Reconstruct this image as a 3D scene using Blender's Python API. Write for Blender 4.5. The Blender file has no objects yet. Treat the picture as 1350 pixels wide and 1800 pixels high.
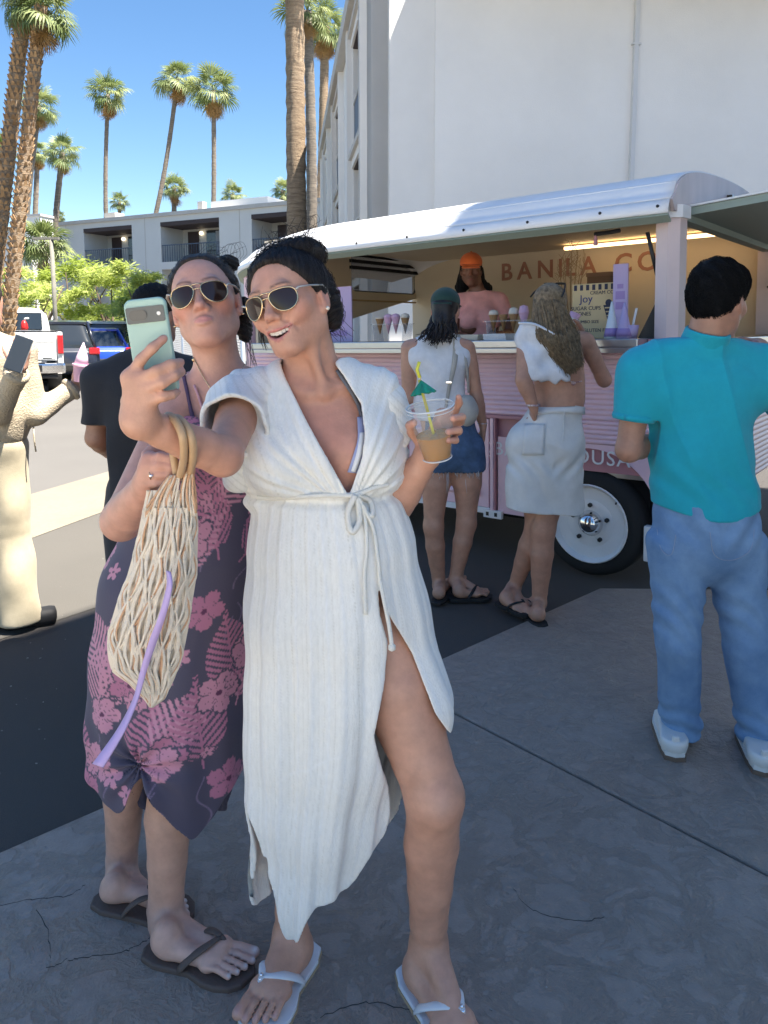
import bpy, bmesh, math, random
import numpy as np
from mathutils import Vector, Matrix
R = math.radians
sc = bpy.context.scene
# ---------------------------------------------------------------- camera
CAM_H = 1.45
PITCH = math.atan(145 / 1300.0)
cam = bpy.data.cameras.new('camera')
cam.sensor_fit = 'VERTICAL'; cam.sensor_height = 36.0; cam.sensor_width = 27.0
cam.lens = 26.0
cam.shift_y = -0.1
cam.clip_start = 0.05; cam.clip_end = 2000
camo = bpy.data.objects.new('camera', cam)
sc.collection.objects.link(camo)
camo.location = (0, 0, CAM_H)
camo.rotation_euler = (R(90) - PITCH, 0, 0)
sc.camera = camo
# ---------------------------------------------------------------- sky, sun, exposure
SUN = Vector((0.43, -0.168, 1.0)).normalized()
w = bpy.data.worlds.new('World'); sc.world = w; w.use_nodes = True
nt = w.node_tree
sky = nt.nodes.new('ShaderNodeTexSky'); sky.sky_type = 'NISHITA'; sky.sun_disc = False
sky.sun_elevation = math.asin(SUN.z); sky.sun_rotation = math.atan2(SUN.x, SUN.y)
sky.altitude = 150; sky.air_density = 1.0; sky.dust_density = 0.15; sky.ozone_density = 1.3
bg = nt.nodes['Background']; bg.inputs['Strength'].default_value = 0.066
hs = nt.nodes.new('ShaderNodeHueSaturation'); hs.inputs['Saturation'].default_value = 1.2; hs.inputs['Value'].default_value = .86
nt.links.new(sky.outputs[0], hs.inputs['Color']); nt.links.new(hs.outputs[0], bg.inputs['Color'])
sun = bpy.data.lights.new('sun', 'SUN'); sun.energy = 4.8; sun.angle = R(0.53); sun.color = (1.0, 0.93, 0.83)
suno = bpy.data.objects.new('sun', sun); sc.collection.objects.link(suno)
suno.rotation_euler = SUN.to_track_quat('Z', 'Y').to_euler()
sc.view_settings.view_transform = 'Standard'; sc.view_settings.look = 'None'
sc.view_settings.exposure = 2.02; sc.view_settings.gamma = 1.0
sc.view_settings.use_curve_mapping = False
sc.render.engine = 'CYCLES'
sc.cycles.use_denoising = True
sc.cycles.max_bounces = 8; sc.cycles.diffuse_bounces = 4; sc.cycles.glossy_bounces = 3
sc.cycles.transmission_bounces = 8; sc.cycles.transparent_max_bounces = 12
sc.cycles.caustics_reflective = False; sc.cycles.caustics_refractive = False
sc.cycles.sample_clamp_indirect = 6.0
random.seed(7); rng = np.random.default_rng(7)
# ---------------------------------------------------------------- small library
_cp, _sp = math.cos(PITCH), math.sin(PITCH)
def _ray(x, y):
    u = (x - 675) / 1300.0; v = (720 - y) / 1300.0
    return u, _cp + v * _sp, -_sp + v * _cp
def at(x, y, Y):
    d = _ray(x, y); t = Y / d[1]
    return Vector((d[0] * t, Y, CAM_H + d[2] * t))
def gr(x, y, z=0.0):
    d = _ray(x, y); t = (z - CAM_H) / d[2]
    return Vector((d[0] * t, d[1] * t, z))
V = Vector
def lerp(a, b, t): return a + (b - a) * t

def lk(o, parent=None):
    sc.collection.objects.link(o)
    if parent is not None: o.parent = parent
    return o
def tag(o, label=None, cat=None, group=None, kind=None):
    if label: o['label'] = label
    if cat: o['category'] = cat
    if group: o['group'] = group
    if kind: o['kind'] = kind
    return o
def empty(name, loc=(0, 0, 0), rz=0.0, parent=None):
    o = bpy.data.objects.new(name, None); o.empty_display_size = 0.1
    o.location = loc; o.rotation_euler = (0, 0, rz)
    return lk(o, parent)
def copy_tree(o, parent=None):
    c = o.copy(); lk(c, parent)
    for ch in o.children: copy_tree(ch, c)
    return c

# ---- materials
MATS = {}
def rgb(r, g, b):
    f = lambda c: ((c / 255.0) / 12.92 if c <= 10 else (((c / 255.0) + 0.055) / 1.055) ** 2.4)
    return (f(r), f(g), f(b), 1)
def mat(name, col=(.5, .5, .5), rough=.6, metal=0.0, var=0.0, vscale=6.0, bump=0.0, bscale=40.0, col2=None, detail=5.0,
        spec=None, trans=0.0, ior=1.45, alpha=1.0, emit=None, estr=0.0, attr=None, sheen=0.0, sss=0.0, coat=0.0, coords='Object', stretch=None, bdist=.01):
    if name in MATS: return MATS[name]
    m = bpy.data.materials.new(name); m.use_nodes = True; MATS[name] = m
    n = m.node_tree.nodes; l = m.node_tree.links; b = n['Principled BSDF']
    c4 = tuple(col[:3]) + (1,)
    b.inputs['Base Color'].default_value = c4; b.inputs['Roughness'].default_value = rough
    b.inputs['Metallic'].default_value = metal
    if spec is not None: b.inputs['Specular IOR Level'].default_value = spec
    if trans: b.inputs['Transmission Weight'].default_value = trans; b.inputs['IOR'].default_value = ior
    if alpha < 1: b.inputs['Alpha'].default_value = alpha
    if emit: b.inputs['Emission Color'].default_value = tuple(emit[:3]) + (1,); b.inputs['Emission Strength'].default_value = estr
    if sheen: b.inputs['Sheen Weight'].default_value = sheen
    if coat: b.inputs['Coat Weight'].default_value = coat; b.inputs['Coat Roughness'].default_value = .08
    if sss:
        b.inputs['Subsurface Weight'].default_value = sss
        b.inputs['Subsurface Radius'].default_value = (1.0, .35, .18); b.inputs['Subsurface Scale'].default_value = .008
    tc = n.new('ShaderNodeTexCoord'); vec = tc.outputs[coords]
    if stretch:
        mp = n.new('ShaderNodeMapping'); mp.inputs['Scale'].default_value = stretch
        l.new(vec, mp.inputs['Vector']); vec = mp.outputs['Vector']
    cs = None
    if attr:
        a = n.new('ShaderNodeAttribute'); a.attribute_name = attr; cs = a.outputs['Color']
    if var or col2:
        t = n.new('ShaderNodeTexNoise'); t.inputs['Scale'].default_value = vscale; t.inputs['Detail'].default_value = detail
        t.inputs['Roughness'].default_value = .62
        l.new(vec, t.inputs['Vector'])
        r = n.new('ShaderNodeMapRange'); r.inputs['From Min'].default_value = .33; r.inputs['From Max'].default_value = .67
        l.new(t.outputs['Fac'], r.inputs['Value'])
        mx = n.new('ShaderNodeMix'); mx.data_type = 'RGBA'
        if col2 is None:
            mx.blend_type = 'MULTIPLY'; mx.inputs['Factor'].default_value = 1.0
            r.inputs['To Min'].default_value = 1 - var; r.inputs['To Max'].default_value = 1 + var * .6
            if cs: l.new(cs, mx.inputs['A'])
            else: mx.inputs['A'].default_value = c4
            l.new(r.outputs['Result'], mx.inputs['B'])
        else:
            l.new(r.outputs['Result'], mx.inputs['Factor'])
            mx.inputs['A'].default_value = c4; mx.inputs['B'].default_value = tuple(col2[:3]) + (1,)
        cs = mx.outputs['Result']
    if cs: l.new(cs, b.inputs['Base Color'])
    if bump:
        t2 = n.new('ShaderNodeTexNoise'); t2.inputs['Scale'].default_value = bscale; t2.inputs['Detail'].default_value = 4
        l.new(vec, t2.inputs['Vector'])
        bp = n.new('ShaderNodeBump'); bp.inputs['Strength'].default_value = bump; bp.inputs['Distance'].default_value = bdist
        l.new(t2.outputs['Fac'], bp.inputs['Height']); l.new(bp.outputs['Normal'], b.inputs['Normal'])
    return m

# ---- mesh builder: collects boxes, tubes, sheets; build() links ONE mesh object
class MB:
    def __init__(s): s.v = []; s.f = []; s.m = []; s.cm = 0
    def _add(s, vs, fs):
        o = len(s.v); s.v.extend([tuple(p) for p in vs]); s.f.extend([tuple(i + o for i in f) for f in fs]); s.m.extend([s.cm] * len(fs))
        return s
    def box(s, c, d, rot=None, bev=0.0, taper=1.0):
        hx, hy, hz = d[0] / 2, d[1] / 2, d[2] / 2
        c = V(c)
        if bev <= 0:
            vs = [(x * hx * (taper if z > 0 else 1), y * hy * (taper if z > 0 else 1), z * hz) for z in (-1, 1) for y in (-1, 1) for x in (-1, 1)]
            fs = [(0, 2, 3, 1), (4, 5, 7, 6), (0, 1, 5, 4), (2, 6, 7, 3), (0, 4, 6, 2), (1, 3, 7, 5)]
        else:
            bm = bmesh.new(); bmesh.ops.create_cube(bm, size=1)
            for q in bm.verts:
                k = taper if q.co.z > 0 else 1
                q.co = V((q.co.x * d[0] * k, q.co.y * d[1] * k, q.co.z * d[2]))
            bmesh.ops.bevel(bm, geom=bm.edges[:], offset=bev, segments=2, affect='EDGES', profile=.6)
            bm.verts.ensure_lookup_table()
            vs = [q.co.copy() for q in bm.verts]; fs = [tuple(q.index for q in f.verts) for f in bm.faces]; bm.free()
        if rot is not None: vs = [rot @ V(p) for p in vs]
        return s._add([V(p) + c for p in vs], fs)
    def quad(s, a, b, c, d): return s._add([a, b, c, d], [(0, 1, 2, 3)])
    def tube(s, pts, r, n=8, cap=True, flat=None):
        pts = [V(p) for p in pts]; k = len(pts)
        rr = r if isinstance(r, (list, tuple)) else [r] * k
        vs = []; fs = []; nx = None
        for i, p in enumerate(pts):
            t = (pts[min(i + 1, k - 1)] - pts[max(i - 1, 0)])
            if t.length < 1e-9: t = V((0, 0, 1))
            t.normalize()
            if nx is None:
                a = V((0, 0, 1)) if abs(t.z) < .9 else V((1, 0, 0))
                nx = t.cross(a).normalized()
            else:
                nx = (nx - t * nx.dot(t))
                nx = nx.normalized() if nx.length > 1e-6 else t.orthogonal().normalized()
            ny = t.cross(nx)
            for j in range(n):
                a = 2 * math.pi * j / n
                vs.append(p + nx * (rr[i] * math.cos(a)) + ny * (rr[i] * math.sin(a) * (flat if flat else 1)))
        for i in range(k - 1):
            for j in range(n):
                j2 = (j + 1) % n
                fs.append((i * n + j, i * n + j2, (i + 1) * n + j2, (i + 1) * n + j))
        if cap:
            fs.append(tuple(range(n - 1, -1, -1))); fs.append(tuple((k - 1) * n + j for j in range(n)))
        return s._add(vs, fs)
    def cyl(s, a, b, r, n=16): return s.tube([a, b], r, n)
    def lathe(s, prof, o=(0, 0, 0), ax=(0, 0, 1), n=24, closed=False):
        o = V(o); az = V(ax).normalized(); axx = az.orthogonal().normalized(); ay = az.cross(axx)
        vs = []; fs = []; k = len(prof)
        for (r, z) in prof:
            for j in range(n):
                a = 2 * math.pi * j / n
                vs.append(o + axx * (r * math.cos(a)) + ay * (r * math.sin(a)) + az * z)
        for i in range(k - 1):
            for j in range(n):
                j2 = (j + 1) % n
                fs.append((i * n + j, i * n + j2, (i + 1) * n + j2, (i + 1) * n + j))
        if not closed:
            if prof[0][0] > 1e-5: fs.append(tuple(range(n - 1, -1, -1)))
            if prof[-1][0] > 1e-5: fs.append(tuple((k - 1) * n + j for j in range(n)))
        return s._add(vs, fs)
    def prism(s, poly, off):
        poly = [V(p) for p in poly]; off = V(off); n = len(poly)
        vs = poly + [p + off for p in poly]
        fs = [tuple(range(n - 1, -1, -1)), tuple(range(n, 2 * n))] + [(i, (i + 1) % n, n + (i + 1) % n, n + i) for i in range(n)]
        return s._add(vs, fs)
    def grid(s, fn, nu, nv, closeu=False):
        vs = [fn(i / (nu if closeu else nu - 1), j / (nv - 1)) for j in range(nv) for i in range(nu)]
        fs = []
        for j in range(nv - 1):
            for i in range(nu if closeu else nu - 1):
                i2 = (i + 1) % nu
                fs.append((j * nu + i, j * nu + i2, (j + 1) * nu + i2, (j + 1) * nu + i))
        return s._add(vs, fs)
    def mesh(s, name):
        me = bpy.data.meshes.new(name); me.from_pydata(s.v, [], s.f); me.update()
        if any(s.m): me.polygons.foreach_set('material_index', s.m)
        return me
    def build(s, name, m, parent=None, smooth=False, solid=0.0, loc=None, auto=None):
        me = s.mesh(name)
        for q in (m if isinstance(m, (list, tuple)) else [m]): me.materials.append(q)
        bm = bmesh.new(); bm.from_mesh(me); bmesh.ops.recalc_face_normals(bm, faces=bm.faces[:]); bm.to_mesh(me); bm.free()
        o = bpy.data.objects.new(name, me); lk(o, parent)
        if loc is not None: o.location = loc
        if smooth:
            if auto: me.shade_smooth(); me.set_sharp_from_angle(angle=R(auto))
            else: me.polygons.foreach_set('use_smooth', [True] * len(me.polygons))
        if solid:
            q = o.modifiers.new('thick', 'SOLIDIFY'); q.thickness = solid; q.offset = 0
        return o
def one(name, m, parent=None, fn=None, **k):
    b = MB(); fn(b); return b.build(name, m, parent, **k)
def basis(x, y, z, o=(0, 0, 0)):
    M = Matrix.Identity(4)
    for i, a in enumerate((x, y, z)):
        for j in range(3): M[j][i] = a[j]
    for j in range(3): M[j][3] = o[j]
    return M
def text_obj(name, txt, size, m, parent, M, extrude=.001, bold=0.0, align='LEFT', spacing=1.0):
    cu = bpy.data.curves.new(name, 'FONT'); cu.body = txt; cu.size = size; cu.extrude = extrude; cu.offset = bold
    cu.align_x = align; cu.space_character = spacing; cu.resolution_u = 3
    to = bpy.data.objects.new(name, cu); lk(to)
    dg = bpy.context.evaluated_depsgraph_get(); dg.update()
    me = bpy.data.meshes.new_from_object(to.evaluated_get(dg)); bpy.data.objects.remove(to)
    me.materials.clear(); me.materials.append(m); me.name = name
    o = bpy.data.objects.new(name, me); lk(o, parent); o.matrix_local = M
    return o

# ---- implicit surfaces: bodies and garments as one continuous mesh
def npv(p): return np.array((p[0], p[1], p[2]), dtype=np.float32)
class Sdf:
    def __init__(s): s.ops = []; s.disp = None
    def _o(s, f, k, mode): s.ops.append((f, k, mode)); return s
    def cone(s, a, b, ra, rb=None, k=.02, mode='+', sq=None, sf=1.0):
        a = npv(a); ab = npv(b) - a; rb = ra if rb is None else rb; L = float(ab @ ab) + 1e-12
        n = None if sq is None else npv(V(sq).normalized())
        def f(P):
            q = P - a; t = np.clip(q @ ab / L, 0, 1); q = q - t[:, None] * ab
            r = ra + (rb - ra) * t
            if n is None: return np.sqrt(np.einsum('ij,ij->i', q, q)) - r
            l0 = np.sqrt(np.einsum('ij,ij->i', q, q)) + 1e-9; c = q @ n
            l1 = np.sqrt(l0 * l0 + c * c * (1 / (sf * sf) - 1)) + 1e-9
            return (l1 - r) * l0 / l1 * .95 + (l1 - r) * .05
        return s._o(f, k, mode)
    def chain(s, pts, rs, k=.02, kj=None, mode='+', **kw):
        for i in range(len(pts) - 1): s.cone(pts[i], pts[i + 1], rs[i], rs[i + 1], k if i == 0 else (kj if kj is not None else k), mode, **kw)
        return s
    def ell(s, c, r, X=None, Y=None, k=.02, mode='+'):
        c = npv(c); r = np.array(r, dtype=np.float32)
        if X is None: M = np.eye(3, dtype=np.float32)
        else:
            X = V(X).normalized(); Y = V(Y); Y = (Y - X * Y.dot(X)).normalized(); Z = X.cross(Y)
            M = np.stack([npv(X), npv(Y), npv(Z)], 1)
        def f(P):
            q = (P - c) @ M
            a = q / r; k0 = np.sqrt(np.einsum('ij,ij->i', a, a)) + 1e-9; b = a / r; k1 = np.sqrt(np.einsum('ij,ij->i', b, b)) + 1e-9
            return k0 * (k0 - 1) / k1
        return s._o(f, k, mode)
    def plane(s, p, n, k=.004, mode='&'):       # keeps the side n points away from
        p = npv(p); n = npv(V(n).normalized())
        return s._o(lambda P: (P - p) @ n, k, mode)
    def shell(s, t): return s._o(None, t, 'sh')
    def disp_(s, f): return s._o(f, 0, 'dp')
    def fn(s, f, k=.005, mode='+'): return s._o(f, k, mode)
    def ev(s, P, ops=None):
        d = None
        for (f, k, m) in (s.ops if ops is None else ops):
            if m == 'sh': d = np.maximum(d, -(d + k)); continue
            b = f(P)
            if d is None: d = b; continue
            if m == 'dp': d = d + b; continue
            if m == '+':
                h = np.clip(.5 + .5 * (b - d) / k, 0, 1); d = b + (d - b) * h - k * h * (1 - h)
            elif m == '-':
                h = np.clip(.5 - .5 * (d + b) / k, 0, 1); d = d + (-b - d) * h + k * h * (1 - h)
            else:
                h = np.clip(.5 - .5 * (b - d) / k, 0, 1); d = b + (d - b) * h + k * h * (1 - h)
        return d if s.disp is None else d + s.disp(P)
    def polygonize(s, lo, hi, h, B=None, slack=.004):
        B = B or ((int(min(14, max(6, round(.044 / h))))) if len(s.ops) > 45 else 14)
        lo = np.array(lo, dtype=np.float64); hi = np.array(hi, dtype=np.float64)
        nb = np.maximum(1, np.ceil((hi - lo) / (h * B)).astype(int)); bs = h * B; hd = bs * .87
        ii = np.stack(np.meshgrid(*[np.arange(q) for q in nb], indexing='ij'), -1).reshape(-1, 3)
        C = (lo + (ii + .5) * bs).astype(np.float32)
        Dp = np.stack([(f(C) if m in '+-&' else np.zeros(len(C), np.float32)) for (f, k, m) in s.ops], 1)
        d = s.ev(C); keep = np.abs(d) < hd * 1.08 + slack
        N = nb * B + 3; ids = []; pos = []; quads = []
        g = np.arange(B + 1); S = np.stack(np.meshgrid(g, g, g, indexing='ij'), -1).reshape(-1, 3)
        dmin = np.min(np.where(np.array([m == '+' for (_, _, m) in s.ops])[None], Dp, 9e9), 1)
        kk = np.array([o[1] for o in s.ops]); md = np.array([0 if o[2] == '+' else 1 if o[2] == '-' else 2 for o in s.ops])
        sel = (md == 2)[None] | ((md == 0)[None] & (Dp < np.maximum(dmin, 0)[:, None] + 2 * hd * 1.1 + kk + .004)) | ((md == 1)[None] & (Dp < hd * 1.15 + kk + .006))
        def cid(c): return (c[..., 0].astype(np.int64) * N[1] + c[..., 1]) * N[2] + c[..., 2]
        for bi in np.nonzero(keep)[0]:
            ops = [s.ops[j] for j in np.nonzero(sel[bi])[0]]
            if not ops or ops[0][2] != '+': continue
            gi = ii[bi] * B + S
            P = (lo + gi * h).astype(np.float32)
            v = s.ev(P, ops).reshape(B + 1, B + 1, B + 1)
            if v.min() > 0 or v.max() < 0: continue
            ins = v < 0
            cnt = np.zeros((B, B, B), np.float32); acc = np.zeros((3, B, B, B), np.float32)
            sl = [slice(0, B), slice(1, B + 1)]
            for ax in range(3):
                o1, o2 = [q for q in range(3) if q != ax]
                for a1 in (0, 1):
                    for a2 in (0, 1):
                        i0 = [None] * 3; i1 = [None] * 3
                        i0[ax] = sl[0]; i1[ax] = sl[1]; i0[o1] = i1[o1] = sl[a1]; i0[o2] = i1[o2] = sl[a2]
                        va, vb = v[tuple(i0)], v[tuple(i1)]
                        cr = ins[tuple(i0)] != ins[tuple(i1)]
                        if not cr.any(): continue
                        cnt += cr
                        acc[ax] += np.where(cr, va / np.where(cr, va - vb, 1), 0)
                        if a1: acc[o1] += cr
                        if a2: acc[o2] += cr
            act = np.nonzero(cnt > 0)
            if len(act[0]) == 0: continue
            cc = np.stack(act, 1); p = acc[(slice(None),) + act].T / cnt[act][:, None]
            ids.append(cid(ii[bi] * B + cc)); pos.append(lo + (ii[bi] * B + cc + p) * h)
            for ax in range(3):
                o1, o2 = (ax + 1) % 3, (ax + 2) % 3
                i0 = [slice(0, B)] * 3; i1 = [slice(0, B)] * 3; i1[ax] = slice(1, B + 1)
                a, b = ins[tuple(i0)], ins[tuple(i1)]
                e = np.nonzero(a != b)
                if len(e[0]) == 0: continue
                c0 = ii[bi] * B + np.stack(e, 1); fl = a[e]
                q = []
                for (d1, d2) in ((0, 0), (-1, 0), (-1, -1), (0, -1)):
                    c = c0.copy(); c[:, o1] += d1; c[:, o2] += d2; q.append(cid(c + 0))
                q = np.stack(q, 1); q[~fl] = q[~fl][:, ::-1]
                quads.append(q)
        ids = np.concatenate(ids); pos = np.concatenate(pos); quads = np.concatenate(quads)
        o = np.argsort(ids); ids = ids[o]; pos = pos[o]
        ix = np.searchsorted(ids, quads); ix = np.minimum(ix, len(ids) - 1)
        okq = (ids[ix] == quads).all(1)
        return pos, ix[okq]
    def build(s, name, lo, hi, h, m, parent=None, color=None, relax=1, sub=0):
        pos, q = s.polygonize(lo, hi, h)
        for _ in range(relax):                       # project back on the surface after a light smoothing
            e = np.concatenate([q[:, [0, 1]], q[:, [1, 2]], q[:, [2, 3]], q[:, [3, 0]]])
            sm = np.zeros_like(pos); ct = np.zeros(len(pos))
            for a, b in ((0, 1), (1, 0)):
                for k in range(3): sm[:, k] += np.bincount(e[:, a], pos[e[:, b], k], len(pos))
                ct += np.bincount(e[:, a], minlength=len(pos))
            ct[ct == 0] = 1
            pos = pos * .5 + .5 * sm / ct[:, None]
        me = bpy.data.meshes.new(name)
        me.vertices.add(len(pos)); me.vertices.foreach_set('co', pos.astype(np.float32).ravel())
        me.loops.add(len(q) * 4); me.loops.foreach_set('vertex_index', q.astype(np.int32).ravel())
        me.polygons.add(len(q)); me.polygons.foreach_set('loop_start', np.arange(len(q), dtype=np.int32) * 4)
        me.update(); me.validate()
        me.polygons.foreach_set('use_smooth', np.ones(len(me.polygons), dtype=bool))
        for mm in (m if isinstance(m, (list, tuple)) else [m]): me.materials.append(mm)
        if color is not None: paint(me, color(pos))
        o = bpy.data.objects.new(name, me); lk(o, parent)
        return o
def paint(me, c):
    a = me.color_attributes.new('Col', 'FLOAT_COLOR', 'POINT')
    c = np.asarray(c, dtype=np.float32)
    if c.shape[1] == 3: c = np.concatenate([c, np.ones((len(c), 1), np.float32)], 1)
    a.data.foreach_set('color', c.ravel())
def verts_np(me):
    a = np.empty(len(me.vertices) * 3, np.float32); me.vertices.foreach_get('co', a); return a.reshape(-1, 3)
def mixc(base, col, w):
    w = np.clip(w, 0, 1)[:, None]; return base * (1 - w) + np.array(col[:3])[None] * w
def ss(x, a, b):
    t = np.clip((x - a) / (b - a), 0, 1); return t * t * (3 - 2 * t)

def hit(S, px, py, y0=.6, y1=6.0, off=0.0):
    """where the line of sight through a pixel meets (or passes closest to) a modelled surface"""
    d = np.array(_ray(px, py)); d = d / np.linalg.norm(d); o = np.array((0, 0, CAM_H)); t = y0; best = (9e9, t)
    for _ in range(200):
        q = float(S.ev((o + d * t)[None].astype(np.float32))[0])
        if q < best[0]: best = (q, t)
        if q < .0008 or t > y1: break
        t += min(max(q * .8, .0006), .2)
    return V((o + d * (best[1] - off)).tolist())
def soft(x, z, sg):
    X = np.linspace(x[0], x[-1], 160); Z = np.interp(X, x, z); d = X[:, None] - X[None]; w_ = np.exp(-(d / sg) ** 2); return X, (w_ * Z[None]).sum(1) / w_.sum(1)
def finish(root):
    for ch in root.children: ch.matrix_parent_inverse = Matrix.Translation(-root.location)
def spline(pts, n=8):
    pts = [V(p) for p in pts]; out = []
    P_ = [pts[0]] + pts + [pts[-1]]
    for i in range(1, len(P_) - 2):
        p0, p1, p2, p3 = P_[i - 1], P_[i], P_[i + 1], P_[i + 2]
        for j in range(n):
            f = j / n; out.append(.5 * ((2 * p1) + (p2 - p0) * f + (2 * p0 - 5 * p1 + 4 * p2 - p3) * f * f + (3 * p1 - p0 - 3 * p2 + p3) * f ** 3))
    out.append(pts[-1]); return out
def ribbon(b, A, B): 
    n = min(len(A), len(B)); b._add(list(A[:n]) + list(B[:n]), [(i, i + 1, n + i + 1, n + i) for i in range(n - 1)])
# ---------------------------------------------------------------- ground
def ground_mat(name, c1, c2, c3, scale, rough, bump, bscale, big=.6, crack=0.0):
    m = bpy.data.materials.new(name); m.use_nodes = True; n = m.node_tree.nodes; l = m.node_tree.links; b = n['Principled BSDF']
    tc = n.new('ShaderNodeTexCoord'); vec = tc.outputs['Object']
    def noise(s, d, dist=0.0, ro=.6):
        t = n.new('ShaderNodeTexNoise'); t.inputs['Scale'].default_value = s; t.inputs['Detail'].default_value = d
        t.inputs['Distortion'].default_value = dist; t.inputs['Roughness'].default_value = ro
        l.new(vec, t.inputs['Vector']); return t.outputs['Fac']
    def rng_(v, a, b_, c=0., d=1.):
        r = n.new('ShaderNodeMapRange'); r.inputs['From Min'].default_value = a; r.inputs['From Max'].default_value = b_
        r.inputs['To Min'].default_value = c; r.inputs['To Max'].default_value = d; l.new(v, r.inputs['Value']); return r.outputs['Result']
    def mix(f, a, b_):
        x = n.new('ShaderNodeMix'); x.data_type = 'RGBA'; l.new(f, x.inputs['Factor'])
        for k, q in (('A', a), ('B', b_)):
            if isinstance(q, tuple): x.inputs[k].default_value = q[:3] + (1,)
            else: l.new(q, x.inputs[k])
        return x.outputs['Result']
    def mth(op, a, b_=None, v=None):
        x = n.new('ShaderNodeMath'); x.operation = op; l.new(a, x.inputs[0])
        if b_ is not None: l.new(b_, x.inputs[1])
        if v is not None: x.inputs[1].default_value = v
        return x.outputs[0]
    big_n = rng_(noise(big, 4), .35, .65); fine = rng_(noise(scale, 6), .3, .7)
    c = mix(big_n, c1, c2); c = mix(mth('MULTIPLY', fine, v=.55), c, c3)
    h = noise(bscale, 5)
    if crack:
        r1 = noise(7.5, 9, .45, .66); rid = mth('ABSOLUTE', mth('SUBTRACT', r1, v=.5))
        rid = rng_(rid, 0.0, .055, 0., 1.)
        pl = noise(13, 6, .2, .6)
        hh = mth('ADD', mth('MULTIPLY', rid, v=.55), mth('MULTIPLY', pl, v=1.0)); h = mth('ADD', hh, mth('MULTIPLY', h, v=.25))
        c = mix(mth('MULTIPLY', mth('SUBTRACT', rid, v=1.0), v=-crack * 0.55), c, tuple(q * 1.55 for q in c3[:3]))
        fl = rng_(noise(24, 9, .6, .72), .56, .70); c = mix(mth('MULTIPLY', fl, v=.45), c, tuple(q * 1.45 for q in c2[:3]))
        sp = rng_(noise(3.2, 7, .3, .7), .60, .72); c = mix(mth('MULTIPLY', sp, v=.5), c, tuple(q * .6 for q in c3[:3]))
        hh = mth('ADD', h, mth('MULTIPLY', fl, v=.25)); h = hh
        rr = rng_(pl, .3, .7, rough - .14, rough + .12); l.new(rr, b.inputs['Roughness'])
    else: b.inputs['Roughness'].default_value = rough
    l.new(c, b.inputs['Base Color'])
    bp = n.new('ShaderNodeBump'); bp.inputs['Strength'].default_value = bump; bp.inputs['Distance'].default_value = .012
    l.new(h, bp.inputs['Height']); l.new(bp.outputs['Normal'], b.inputs['Normal'])
    MATS[name] = m; return m
m_asph = ground_mat('asphalt_dark', (.040, .035, .033), (.052, .046, .043), (.14, .13, .12), 380, .8, .9, 260, .5)
m_lot = ground_mat('asphalt_aged', (.085, .081, .075), (.115, .109, .10), (.15, .142, .13), 160, .9, .5, 180, .35)
m_conc = ground_mat('gutter_concrete', (.21, .185, .135), (.25, .22, .17), (.17, .15, .115), 25, .85, .3, 60, .8)
m_patio = ground_mat('stamped_concrete', (.30, .245, .205), (.355, .29, .245), (.23, .188, .16), 30, .53, .7, 170, 1.8, crack=.6)
def sheet(name, poly, z, m, kind='structure'):
    b = MB(); b._add([(p[0], p[1], 0) for p in poly], [tuple(range(len(poly)))])
    o = b.build(name, m); o.location.z = z; tag(o, kind=kind); return o
sheet('ground', [(-400, -200), (400, -200), (400, 600), (-400, 600)], 0, m_asph)
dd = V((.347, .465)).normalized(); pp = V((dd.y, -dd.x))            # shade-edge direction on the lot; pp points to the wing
g0 = V((-2.451, 4.887)); gd = (V((-2.209, 5.71)) - g0).normalized()
gn = V((-gd.y, gd.x))
a0 = V((-3.099, 6.221)); wid = abs((a0 - g0).dot(gn))
sheet('concrete_gutter', [g0 - gd * 9, g0 + gd * 40, g0 + gd * 40 + gn * wid, g0 - gd * 9 + gn * wid], .006, m_conc)
sheet('parking_lot', [g0 - gd * 9 + gn * wid, g0 + gd * 60 + gn * wid, g0 + gd * 60 + gn * 90, g0 - gd * 9 + gn * 90], .004, m_lot)
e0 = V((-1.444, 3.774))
sheet('sunlit_lane', [e0 - dd * 3.2, e0 + dd * 3.2, g0 + gd * 14, g0 - gd * 2.6], .003, ground_mat('asphalt_sun_tone', (.074, .069, .060), (.096, .089, .077), (.13, .121, .105), 300, .9, .6, 220, .5))  # sunlit asphalt painted lighter; the sheet edge follows the shade line
m_line = mat('lane_paint', (.75, .74, .70), .7, var=.25, vscale=9)
for k, (ax, ay) in enumerate([(150, 712), (92, 700)]):
    p = gr(ax, ay); q = p + V((-1.6, 4.6, 0)); e = V((.1, .03, 0))
    o = one('parking_stripe', m_line, fn=lambda b: b._add([p, p + e, q + e, q], [(0, 1, 2, 3)])); o.location.z = .009; tag(o, kind='structure')
m_bounce = ground_mat('bounce_concrete', (.56, .51, .43), (.62, .57, .48), (.48, .44, .37), 20, .85, .3, 60, .5)
sheet('bounce_ground', [(-16, .9), (-2.1, .95), (-.6, .35), (.3, -.05), (2.6, -.95), (16, -3), (16, -40), (-16, -40)], .026, m_bounce)  # unseen pale ground behind the camera, added to bounce sun into the shade
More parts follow.
